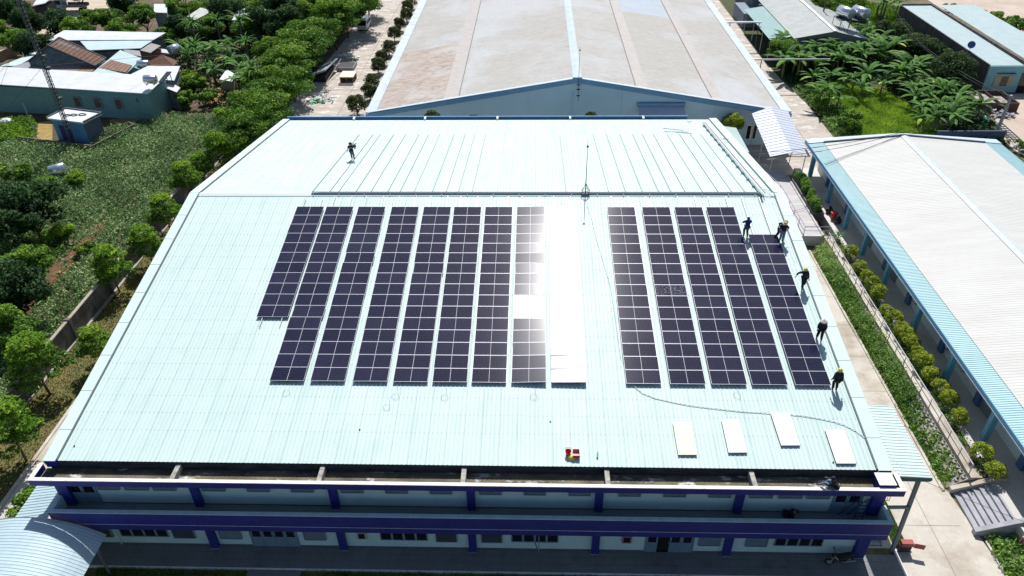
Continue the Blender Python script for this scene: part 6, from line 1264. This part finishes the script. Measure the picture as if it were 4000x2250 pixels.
def person(label, loc, rz, shirt, trous, hat=None, hatm=None, feet=((-.11, 0), (.11, 0)), hands=None, lean=0., side=0., pel=.88, sleeve=1., footz=(0, 0), elb=None, hood=False, knee=(0, 1, 0), headtilt=0., shoes=(.03, .03, .035), group='workers on the factory'):
    t = thing('person', label, 'person', loc, group, rz); t.scale = (1.06,) * 3
    sm_ = shirt; P = [(0, 0, pel)]
    cl, sl_ = math.cos(lean), math.sin(lean); cs, ss = math.cos(side), math.sin(side)
    def up(x, y, z):  # point of the upper body, z above the pelvis
        y2, z2 = y * cl + z * sl_, -y * sl_ + z * cl
        return V((x * cs + z2 * ss, y2, pel + z2 * cs - x * ss))
    spine, chest, neck = up(0, 0, .20), up(0, .01, .40), up(0, 0, .545)
    hd = neck + (up(0, .03, .66) - neck); top = up(0, .02 + headtilt, .755)
    pts = [V((0, 0, pel)), spine, chest, neck, hd, top]; rad = [(.13, .10), (.13, .095), (.15, .10), .052, .092, .06]; ed = [(0, 1), (1, 2), (2, 3), (3, 4), (4, 5)]
    def add(p, r, par): pts.append(V(p)); rad.append(r); ed.append((par, len(pts) - 1)); return len(pts) - 1
    f = (up(0, 1, 0) - up(0, 0, 0)); add(hd + f * .105 + V((0, 0, -.01)), .016, 4)                    # nose
    rt = (up(1, 0, 0) - up(0, 0, 0)); add(hd + rt * .10, .02, 4); add(hd - rt * .10, .02, 4)          # ears
    SH = []; arms = []; legs = []
    for i, sgn in enumerate((-1, 1)):
        sh = up(sgn * .185, 0, .46); hnd = V(hands[i]) if hands else sh + V((sgn * .07, .06, -.56))
        eb = (elb[i] if elb else (sgn * .3, -1, 0)); el, wr = ik(sh, hnd, .285, .25, eb)
        a = add(sh, .058, 2); b = add(el, .040, a); c = add(wr, .027, b); d = (wr - el).normalized()
        pm_ = wr + d * .06; q = add(pm_, (.036, .017), c); s_ = d.cross(V((0, 1, .2))).normalized(); pn = s_.cross(d)
        for k in range(4):
            l = (.062, .072, .068, .052)[k]; r0 = pm_ + d * .035 + s_ * (k - 1.5) * .021; e = add(r0, .0095, q); e = add(r0 + d * l * .55 + pn * .012, .0088, e); add(r0 + d * l * .8 + pn * .035, .0078, e)
        e = add(pm_ - d * .02 - s_ * .045 + pn * .01, .011, q); add(pm_ + d * .03 - s_ * .058 + pn * .03, .009, e)
        arms.append((sh, el, wr))
        hip = V((sgn * .095, 0, pel - .02)); an = V((feet[i][0], feet[i][1], .09 + footz[i])); kn, an = ik(hip, an, .42, .41, knee)
        a = add(hip, .085, 0); b = add(kn, .055, a); c = add(an, .038, b); add(an + V((0, .12, -.055)), (.035, .025), c); legs.append((hip, kn, an))
    bm = skin_mesh('body', pts, ed, rad, skinm); link('body', bm, t)
    # shirt, trousers over the body
    e = [(0, 1), (1, 2), (2, 3)]; p = [V((0, 0, pel - .07)), spine, chest, up(0, 0, .49)]; r = [(.20, .16), (.19, .15), (.215, .155), .085]
    for sh, el, wr in arms:
        n = len(p); end = el.lerp(wr, .9) if sleeve >= 1 else sh.lerp(el, .75)
        p += [sh, el if sleeve >= 1 else sh.lerp(el, .5), end]; r += [.100, .075 if sleeve >= 1 else .09, .055 if sleeve >= 1 else .085]; e += [(2, n), (n, n + 1), (n + 1, n + 2)]
    link('shirt', skin_mesh('shirt', p, e, r, shirt), t)
    p = [V((0, 0, pel + .02))]; r = [(.19, .145)]; e = []
    for hip, kn, an in legs: n = len(p); p += [hip, kn, kn.lerp(an, .95)]; r += [.132, .095, .078]; e += [(0, n), (n, n + 1), (n + 1, n + 2)]
    link('trousers', skin_mesh('trousers', p, e, r, trous), t)
    for hip, kn, an in legs:
        b = MB(); b.ball((an.x, an.y + .055, an.z - .035), .05, .135, .05, 10, 6, -.95, 1); me = nm(b.v, b.f, 'shoe', True); me.materials.append(mat('shoe_%d' % int(shoes[0] * 100), shoes, .7)); link('shoe', me, t)
    for sgn in (-1, 1):
        b = MB(); b.ball(tuple(hd + f * .088 + rt * .034 * sgn + V((0, 0, .015))), .012, n=6, m=4); me = nm(b.v, b.f, 'eye', True); me.materials.append(mat('eye_dark', (.03, .02, .02), .3)); link('eye', me, t)
    b = MB(); b.ball(tuple(hd - f * .012 + V((0, 0, .028))), .103, .108, .10, 12, 6, -.2, 1); me = nm(b.v, b.f, 'hair', True)
    me.materials.append(hairm if not hood else shirt); link('hood' if hood else 'hair', me, t)
    if hood:
        b = MB(); b.ball(tuple(hd - f * .02), .115, .112, .125, 12, 7, -.95, .99); me = nm(b.v, b.f, 'hood', True); me.materials.append(shirt); link('hood', me, t)
    hc = hd + V((0, 0, .045)) + f * .005
    if hat == 'helmet':
        b = MB(); b.ball(tuple(hc), .135, .15, .135, 14, 6, -.1, 1); b.tube([hc + V((0, 0, -.015)), hc + V((0, 0, -.03))], [.15, .165], 14); b.obox(hc + V((-.012, -.12, .115)), (.024, 0, 0), (0, .24, 0), (0, 0, .03))
        o = nm(b.v, b.f, 'helmet', True); o.materials.append(hatm); link('helmet', o, t)
    elif hat == 'cone':
        b = MB(); b.tube([hc + V((0, 0, -.04)), hc + V((0, 0, .02)), hc + V((0, 0, .17)), hc + V((0, 0, .175))], [.245, .215, .02, .005], 20); o = nm(b.v, b.f, 'hat'); o.materials.append(hatm); link('hat', o, t)
    elif hat == 'bucket':
        b = MB(); b.tube([hc + V((0, 0, -.02)), hc + V((0, 0, .02)), hc + V((0, 0, .025)), hc + V((0, 0, .11))], [.20, .15, .118, .095], 16); o = nm(b.v, b.f, 'hat'); o.materials.append(hatm); link('hat', o, t)
    return t
yel = mat('yellow_helmet', (.72, .62, .10), .4); dk = mat('black_cloth', (.012, .012, .018), .85); dk2 = mat('dark_navy_cloth', (.016, .016, .032), .85); blue = mat('blue_hoodie', (.020, .035, .16), .85)
jean = mat('light_jeans', (.14, .22, .32), .85); gtr = mat('grey_trousers', (.10, .105, .12), .85); hatg = mat('straw_grey', (.50, .47, .44), .85); hatb = mat('beige_cloth', (.42, .36, .27), .85)
q = (17.55, -5.45, 10.84)
person('person in dark blue hoodie and grey trousers standing beside the fourteenth panel column', q, R(8), blue, gtr, feet=((-.10, .05), (.12, -.12)), hands=((-.16, .34, 1.10), (.18, .33, 1.08)), hood=True, shoes=(.05, .05, .06), elb=((-1, -.6, 0), (1, -.6, 0)))
q = (20.11, -5.75, 10.80)
person('person with yellow helmet leaning in a wide stride behind the one in jeans', q, R(-75), dk2, dk, 'helmet', yel, feet=((-.10, -.42), (.10, .22)), hands=((-.30, .05, .98), (.22, .32, .92)), lean=.42, pel=.80)
q = (20.23, -5.99, 10.76)
person('person in black T-shirt, light jeans and beige bucket hat, hand on hip', q, R(165), dk, jean, 'bucket', hatb, feet=((-.10, 0), (.12, .05)), hands=((-.17, .02, .98), (.30, .22, 1.12)), sleeve=.5, elb=((-1, -.3, 0), (1, -.5, 0)), lean=.12)
q = (20.52, -11.18, 9.93)
person('person with yellow helmet walking along the right roof edge with one arm out', q, R(178), dk2, dk, 'helmet', yel, feet=((-.10, -.20), (.06, .16)), hands=((-.28, .08, .82), (.62, .10, 1.08)), side=.10, footz=(.03, 0))
q = (20.41, -16.16, 9.14)
person('person in dark clothes with pale conical hat standing near the right roof edge', q, R(150), dk2, dk, 'cone', hatg, feet=((-.15, .12), (.17, -.05)), hands=((-.20, .20, .90), (.24, .12, .86)), lean=.15, shoes=(.20, .19, .18))
q = (20.22, -20.46, 8.46)
person('person in black with yellow helmet standing at the lower end of the fourteenth panel column', q, R(-4), dk, dk, 'helmet', yel, feet=((-.11, 0), (.12, .02)), hands=((-.33, -.02, .88), (.30, .02, .80)), lean=.02)
q = (-16.97, 9.97, 10.13)
p7 = person('person in cap and black T-shirt carrying a bundle on the far roof slope', q, R(6), dk, gtr, 'bucket', dk, feet=((-.04, .05), (.22, -.38)), footz=(0, .14), hands=((-.36, .06, .82), (.22, .10, 1.42)), sleeve=.5, elb=((-.3, -1, 0), (1, .3, -.6)))
b = MB(); g = random.Random(4); c = V(q) + V((.36, .0, 1.50))
for i in range(16):
    u = V((g.uniform(-.2, .2), g.uniform(-.15, .15), g.uniform(-.28, .28))); b.bar(c + u, c + u + V((g.uniform(-.14, .14), g.uniform(-.12, .12), g.uniform(-.2, .25))), .07)
b.tube([c + V((.1, 0, -.2)), c + V((.16, 0, -.55)), c + V((.2, 0, -.75))], .012, 4)
setp(b.build('bundle', mat('bundle_dark', (.02, .022, .05), .7)), 'dark bundle of clamps carried on the shoulder on the far slope', 'bundle')
b = MB(); b.obox(V(q) + V((-.12, -.135, 1.18)), (.24, 0, 0), (0, -.006, 0), (0, 0, .13)); pr_ = b.build('print', mat('shirt_print', (.16, .16, .19), .8)); pr_.parent = p7; pr_.matrix_parent_inverse = Matrix.Translation(q).inverted()
# seated one with backpack, on the parapet
q = ((18.03, -27.45, 7.40)[0], -27.52, 7.38)
person('person in dark hooded jacket sitting on the roof parapet with knees drawn up', q, R(62), dk2, jean, None, None, feet=((-.10, .62), (.14, .40)), footz=(-.02, .02), hands=((-.16, .42, .42), (.18, .36, .46)), lean=.08, pel=.12, hood=True, knee=(0, .3, 1), shoes=(.06, .03, .04))
bp_ = thing('backpack', 'black and grey backpack worn by the person sitting on the parapet', 'backpack', V(q) + V((.22, -.10, .0)), None, R(62))
for nm_, bx_, mt in (('bag', ((0, 0, .28), .17, .13, .26), dk), ('pocket', ((0, -.11, .20), .13, .06, .14), mat('pocket_dark', (.03, .03, .032), .8)), ('flap', ((0, -.06, .44), .14, .10, .08), mat('grey_flap', (.16, .15, .15), .8))):
    b = MB(); b.ball(bx_[0], *bx_[1:], 10, 6); me = nm(b.v, b.f, nm_, True); me.materials.append(mt); link(nm_, me, bp_)
# crouching one on the balcony
q = ((16.06, -27.21, 4.33)[0], -27.25, F2 + .003)
person('person in black crouching low on the upper balcony', q, R(-110), dk, dk, None, None, feet=((-.14, .05), (.16, .12)), hands=((-.12, .46, .16), (.16, .48, .20)), lean=.85, pel=.36, knee=(0, 1, .3))

# ================================================================== things on the roof
cardp = mat('plywood', (.80, .73, .59), .8, col2=(.66, .55, .39), lo=.5, hi=.8, scale=2, stretch=(1, 4, 1)); whb = mat('white_board', (.80, .79, .76), .6, col2=(.76, .75, .72), scale=1); edg = mat('board_edge_shade', (.16, .15, .18), .9)
stb = mat('stained_white_board', (.80, .78, .74), .6, col2=(.78, .76, .72), scale=1); layer(stb, (.30, .20, .12), 2.2, .66, .70)
for (tl, tr, br, bl), m_, lab in ((((9.51, -23.16, 8.16), (10.63, -23.14, 8.16), (10.67, -25.46, 7.80), (9.54, -25.47, 7.79)), cardp, 'plywood-coloured board lying on the lower roof, leftmost of four'), (((12.55, -22.93, 8.20), (13.67, -22.92, 8.20), (13.68, -25.26, 7.83), (12.56, -25.28, 7.82)), whb, 'clean white board between the plywood board and the highest board'),
                              (((15.71, -22.40, 8.28), (16.87, -22.38, 8.28), (16.93, -24.72, 7.91), (15.81, -24.74, 7.91)), whb, 'clean white board lying highest, touching the pale hose'), (((18.74, -23.59, 8.09), (19.93, -23.58, 8.09), (19.89, -25.93, 7.72), (18.76, -25.94, 7.72)), stb, 'white board with brown stains near the right roof corner')):
    c = sum((V(v) for v in (tl, tr, br, bl)), V((0, 0, 0))) / 4; t = thing('flat_board', lab, 'board', c - FN * .16, 'boards lying on the lower roof')
    b = MB(); b.prism([V(tl), V(tr), V(br), V(bl)], -FN * .045); b.build('top', m_, t)
    tl, tr, br, bl = V(tl), V(tr), V(br), V(bl); b = MB()
    for k in (.02, .35, .65, .95): b.obox(tl.lerp(bl, k) - FN * .128 , (tr - tl), (bl - tl).normalized() * .09, FN * .08)
    b.build('batten', edg, t)  # dark colour includes the shade under the board, not only its edge
hx0, hx1 = (20.84, -27.24, 7.55)[0], (21.71, -27.22, 7.55)[0]
t = thing('roof_hatch', 'white-topped hatch box at the right end of the gutter', 'hatch', (hx0, -27, 6.97)); b = MB(); b.box(hx0 - .02, hx1 + .02, -27.36, -26.50, 6.975, 7.50); b.build('box', navy, t); b = MB(); b.box(hx0 - .05, hx1 + .05, -27.38, -26.47, 7.503, 7.56); b.build('lid', whb, t)
redp = mat('red_plastic_bright', (.60, .03, .05), .4); pinkp = mat('pink_crate', (.60, .26, .27), .5)
q = (2.96, -25.45, 7.66); t = thing('red_bucket', 'small red bucket with handle on the lower roof edge', 'bucket', q); b = MB(); b.tube([V(q), V(q) + V((0, 0, .34))], [.13, .18], 14, cap=False); b.tube([V(q) + V((0, 0, .01)), V(q) + V((0, 0, .02))], .13, 14); b.build('pail', redp, t)
b = MB(); b.tube([V(q) + V((.19 * math.cos(a), .10 + .0 * a, .34 + .19 * math.sin(a))) for a in np.linspace(0, PI, 9)], .012, 5); b.build('handle', redp, t)
q = (3.16, -25.66, 7.63); t = thing('safety_helmet', 'yellow safety helmet lying upside between the red bucket and the red crate', 'helmet', q); b = MB(); b.ball(V(q) + V((0, 0, .03)), .20, .22, .20, 14, 6, -.05, 1); b.build('shell', yel, t, True); b = MB(); b.tube([V(q) + V((0, 0, .0)), V(q) + V((0, 0, .03))], [.245, .23], 16); b.build('brim', yel, t)
q = (3.43, -25.48, 7.66); t = thing('red_crate', 'open pink-red plastic crate on the lower roof edge', 'crate', q); q = V(q); b = MB(); w_, d_, h_ = .22, .27, .26
b.box(q.x - w_, q.x + w_, q.y - d_, q.y + d_, q.z, q.z + .03); b.build('floor', pinkp, t)
for a in ((-w_, -w_ + .025, -d_, d_), (w_ - .025, w_, -d_, d_), (-w_ + .025, w_ - .025, -d_, -d_ + .025), (-w_ + .025, w_ - .025, d_ - .025, d_)): b = MB(); b.box(q.x + a[0], q.x + a[1], q.y + a[2], q.y + a[3], q.z + .03, q.z + h_); b.build('side', redp if a[3] < 0 else pinkp, t)
q = (4.72, -25.47, 7.69); b = MB(); D_ = V((.10, 1, .1)).normalized(); b.tube([V(q) - D_ * .22, V(q) - D_ * .2, V(q) + D_ * .10, V(q) + D_ * .19, V(q) + D_ * .26], [.03, .055, .055, .02, .02], 10); setp(b.build('bottle', mat('teal_bottle', (.10, .34, .33), .25)), 'teal plastic bottle lying right of the red crate', 'bottle')
hose = [(7.37, -20.28, 8.52), (7.89, -20.85, 8.43), (8.67, -21.24, 8.36), (9.69, -21.53, 8.32), (10.71, -21.76, 8.28), (11.65, -21.91, 8.26), (12.59, -22.03, 8.24), (14.00, -22.21, 8.21), (14.95, -22.26, 8.20), (16.04, -22.34, 8.23), (16.98, -22.41, 8.18), (17.75, -22.50, 8.16), (18.65, -22.68, 8.14), (19.39, -22.86, 8.11), (20.08, -23.15, 8.06), (20.65, -23.61, 7.99), (21.26, -24.34, 7.87), (21.79, -25.06, 7.76), (22.14, -25.82, 7.86), (22.37, -26.21, 7.82)]
b = MB(); b.tube(hose, .024, 6); setp(b.build('pale_hose', mat('hose_pale', (.78, .82, .80), .6)), 'long pale hose snaking from the panels to the right roof corner', 'hose')
LOOPS = [(-15.25, -21.08, 8.38), (-8.52, -22.12, 8.21), (-8.07, -21.27, 8.35), (-4.87, -21.34, 8.34), (0.88, -21.22, 8.36), (13.92, -20.98, 8.40)]
for i in range(6):
    g = random.Random(i); c = V(LOOPS[i]); b = MB(); P = [c + V((0, .9, .15))]
    for k in range(15): a = k * .75; r_ = .30 + .06 * math.sin(k * 1.7); P.append(c + V((r_ * .7 * math.cos(a), 0, 0)) + FD * (r_ * math.sin(a)))
    b.tube(P, .005, 4); setp(b.build('wire_loop', mat('loop_wire', (.36, .44, .44), .6)), ['thin loose wire coil below the second panel column', 'thin wire coil lowest on the roof below the fourth column', 'thin wire coil at the foot of the fifth panel column', 'thin wire coil below the sixth panel column', 'thin wire coil below the eighth panel column', 'thin wire coil below the twelfth panel column'][i], 'wire', 'loose wire coils below the panels')
b = MB(); b.tube([(5.23, -1.50, 11.49), (5.55, -3.49, 11.18), (5.78, -6.01, 10.77), (6.00, -7.36, 10.56), (6.20, -8.95, 10.31), (6.52, -11.16, 9.96), (6.63, -14.73, 9.39), (6.72, -17.98, 8.87), (7.37, -20.27, 8.51)], .008, 4); setp(b.build('loose_wire', mat('loose_wire_grey', (.20, .22, .22), .6)), 'thin loose wire running down the bare gap below the lightning rod', 'wire')
# cable trays
trm = mat('tray_metal', (.28, .36, .38), .5, .3, col2=(.22, .29, .31), scale=3)
TX0, TX1 = (-18.24, -0.58, 11.89)[0], (20.02, -0.74, 11.87)[0]
t = thing('cable_tray', 'long grey cable tray running along the roof ridge', 'cable tray', (TX0, 0, RZ + .2))
b = MB(); y0 = -.02; z0 = RZ + .13
b.box(TX0, TX1, y0 - .11, y0 + .11, z0, z0 + .012); b.box(TX0, TX1, y0 - .11, y0 - .098, z0 + .012, z0 + .06); b.box(TX0, TX1, y0 + .098, y0 + .11, z0 + .012, z0 + .06); b.build('tray', trm, t)
b = MB(); b.box(TX0 + .6, TX1, y0 - .07, y0 + .07, z0 + .015, z0 + .04); b.build('cables', mat('tray_cables', (.08, .09, .10), .7), t)
for k in range(int((TX1 - TX0) / 2.2) + 1): x = TX0 + .2 + k * 2.2; b = MB(); b.box(x, x + .04, y0 - .35, y0 + .25, z0 - .06, z0 - .002); b.build('bracket', trm, t)
pa, pb = V((19.98, -0.76, 12.02)), V((19.79, 23.75, 8.13)); pa.x = pb.x = (pa.x + pb.x) / 2
t = thing('cable_tray', 'grey cable tray going down the far slope along the right roof edge', 'cable tray', pa)
b = MB(); b.obox(pa + V((-.09, 0, 0)), (.18, 0, 0), pb - pa, BN * .05); b.build('tray', trm, t)
for k in range(13): c = pa.lerp(pb, (k + .3) / 13); b = MB(); b.obox(c + V((-.26, 0, 0)) - BN * .17, (.42, 0, 0), BD * .06, BN * .165); b.build('bracket', trm, t)
b = MB(); b.tube([pa + V((.24, .3, .06)), pa.lerp(pb, .5) + V((.24, 0, .06)), pb + V((.20, 0, .06))], .045, 7); setp(b.build('red_conduit', mat('red_conduit', (.42, .12, .13), .6)), 'red conduit lying beside the tray on the far slope', 'conduit')
for i, (a, c) in enumerate((((15.14, 21.87, 8.26), (17.22, 20.86, 8.43)), ((14.95, 20.33, 8.51), (17.66, 20.20, 8.53)), ((16.23, 20.00, 8.56), (17.87, 19.56, 8.63)))):
    b = MB(); b.bar(a, c, .05); setp(b.build('spare_rail', trm), '%s loose spare rail lying across the far slope at the right' % ['upper', 'middle', 'lower'][i], 'rail', 'spare rails on the far slope')
for i, c in enumerate(((18.38, 24.15, 7.96), (20.74, 16.28, 9.38), (20.71, -0.03, 11.97))):
    b = MB(); g = random.Random(20 + i); P = [V(c) + V((g.uniform(-.5, .5), g.uniform(-.4, .4), .02)) for k in range(6)]; b.tube(P, .02, 4); setp(b.build('cable_scrap', mat('loop_wire', (.36, .44, .44))), ['small tangle of cable at the far gutter on the right', 'short bent wire on the right flashing of the far slope', 'short bent wire beside the right end of the ridge'][i], 'cable')
for i, c in enumerate(((-27.42, -25.22, 7.72), (10.36, -24.70, 7.81), (18.64, -25.77, 7.63), (1.92, -23.07, 8.06), (-9.96, -23.82, 7.94))):
    b = MB(); b.ball(V(c), .06, .05, .04, 7, 4); setp(b.build('debris_scrap', mat('scrap_dark', (.12, .12, .14), .8) if i % 2 == 0 else mat('scrap_pale', (.36, .40, .40), .8)), ['dark scrap near the left lower roof corner', 'pale pebble of debris left of the first board', 'dark scrap next to the stained board', 'pale speck on the lower roof below the eighth column', 'dark speck on the lower roof below the third column'][i], 'debris')

# ================================================================== things at the near front
# ladder on the balcony
q = V((20.0, -27.5, F2 + .003)); t = thing('step_ladder', 'dark blue step ladder by the upper balcony door', 'ladder', q); lb = mat('ladder_blue', (.03, .06, .16), .5)
for dx in (0, .5):
    b = MB(); b.bar(q + V((dx, 0, 0)), q + V((dx + .1, .3, 1.75)), .05); b.build('rail', lb, t); b = MB(); b.bar(q + V((dx - .75 + .1, .55, 0)), q + V((dx + .06, .33, 1.72)), .04); b.build('back_leg', lb, t)
for k in range(6): b = MB(); b.bar(q + V((.1 * (k + .7) / 6.5, .3 * (k + .7) / 6.5, 1.75 * (k + .7) / 6.5)), q + V((.5 + .1 * (k + .7) / 6.5, .3 * (k + .7) / 6.5, 1.75 * (k + .7) / 6.5)), .05); b.build('rung', lb, t)
# motorbike
a_, c_ = V((19.32, -27.55, 0.15)), V((20.95, -27.36, 0.15)); a_.z = c_.z = .152; ax = (c_ - a_).normalized(); sd_ = V((-ax.y, ax.x, 0)); UP = V((0, 0, 1)); L = 1.25
mc = (a_ + c_) / 2; t = thing('motorbike', 'dark motorbike with silver trim parked on the terrace by the end pillar', 'motorbike', mc); fr, bk = mc - ax * L / 2, mc + ax * L / 2
bkm = mat('bike_black', (.012, .012, .014), .35); sil = mat('bike_silver', (.42, .42, .44), .35, .5); tyr = mat('tyre', (.015, .015, .016), .8)
for c in (fr, bk):
    wd = sd_ if c is bk else (sd_ + ax * .35).normalized(); b = MB(); fw = wd.cross(UP).normalized(); P = [c + UP * .29 + (fw * math.cos(a) + UP * math.sin(a)) * .24 for a in np.linspace(0, 2 * PI, 17)]; b.tube(P, .05, 6); w_ = b.build('wheel', tyr, t)
    b = MB(); b.tube([c + UP * .29 - wd * .05, c + UP * .29 + wd * .05], .17, 12); b.build('rim', sil, w_)
b = MB(); b.tube([fr + ax * .22 + UP * .72, mc + ax * .0 + UP * .45, mc + ax * .35 + UP * .55, bk + UP * .78 + ax * .25], [.10, .15, .17, .07], 10); b.build('body', bkm, t, True)
b = MB(); b.tube([mc - ax * .18 + UP * .70, mc + ax * .1 + UP * .80, mc + ax * .55 + UP * .84, mc + ax * .95 + UP * .80], [.09, .16, .17, .06], 10); b.build('seat', mat('seat_black', (.006, .006, .007), .6), t, True)
b = MB(); b.tube([fr + UP * .29 + sd_ * .07, fr + ax * .25 + UP * .95 + sd_ * .05], .03, 6); b.tube([fr + UP * .29 - sd_ * .07, fr + ax * .25 + UP * .95 - sd_ * .05], .03, 6); b.build('fork', sil, t)
b = MB(); b.tube([fr + ax * .36 + UP * 1.0 - sd_ * .36, fr + ax * .25 + UP * 1.03 - sd_ * .1, fr + ax * .25 + UP * 1.03 + sd_ * .1, fr + ax * .36 + UP * 1.0 + sd_ * .36], .022, 6); b.build('handlebar', bkm, t)
for s in (-1, 1):
    b = MB(); b.ball(fr + ax * .22 + UP * 1.22 + sd_ * s * .32, .05, .07, .08, 8, 5); b.tube([fr + ax * .27 + UP * 1.02 + sd_ * s * .26, fr + ax * .22 + UP * 1.2 + sd_ * s * .32], .01, 4); b.build('mirror', bkm, t, True)
b = MB(); b.ball(fr + ax * .12 + UP * .93, .12, .15, .15, 10, 6); b.build('headlight_cowl', bkm, t, True)
for s in (-1, 1): b = MB(); b.tube([fr + ax * .10 + UP * .95 + sd_ * s * .12, fr + ax * .28 + UP * .80 + sd_ * s * .17, fr + ax * .45 + UP * .55 + sd_ * s * .15], [.02, .04, .02], 6); b.build('fairing_trim', mat('bike_white', (.55, .55, .58), .4), t)
b = MB(); b.tube([mc + ax * .2 + UP * .28 - sd_ * .16, bk + ax * .35 + UP * .40 - sd_ * .18], [.035, .05], 8); b.build('exhaust', sil, t)
b = MB(); b.bar(mc + UP * .35 + sd_ * .05, mc + ax * -.05 + sd_ * .22, .03); b.build('kickstand', bkm, t)
# red cabinet
q = V((24.96, -26.48, 0.00)); t = thing('red_cabinet', 'red metal cabinet with open door on the drive by the canopy post', 'cabinet', q); rdm = mat('cabinet_red', (.34, .06, .05), .5)
b = MB(); b.box(q.x - .65, q.x + .10, q.y - .05, q.y + .3, .62, .95); b.build('box', rdm, t); b = MB(); b.obox(q + V((.10, -.08, .60)), (.62, -.14, 0), (.01, .03, 0), (0, 0, .42)); b.build('door', rdm, t)
b = MB(); b.box(q.x - .7, q.x + .1, q.y + .02, q.y + .3, .0, .62); b.build('stand', mat('dark_stand', (.04, .035, .035), .8), t)
grass('bed_grass', [(-27, -34), (-17.3, -34), (-17.3, -28.55), (-27, -28.55)], 9000, .25, 'dark grass bed in front of the terrace, left part', 41, tint=.2)
grass('bed_grass', [(-13.7, -34), (11.1, -34), (11.1, -28.55), (-13.7, -28.55)], 20000, .25, 'dark grass bed in front of the terrace, middle part', 42, tint=.2)
grass('bed_grass', [(15, -34), (23.9, -34), (23.9, -28.55), (15, -28.55)], 8000, .22, 'dark grass bed in front of the terrace, right part', 43, tint=.2)
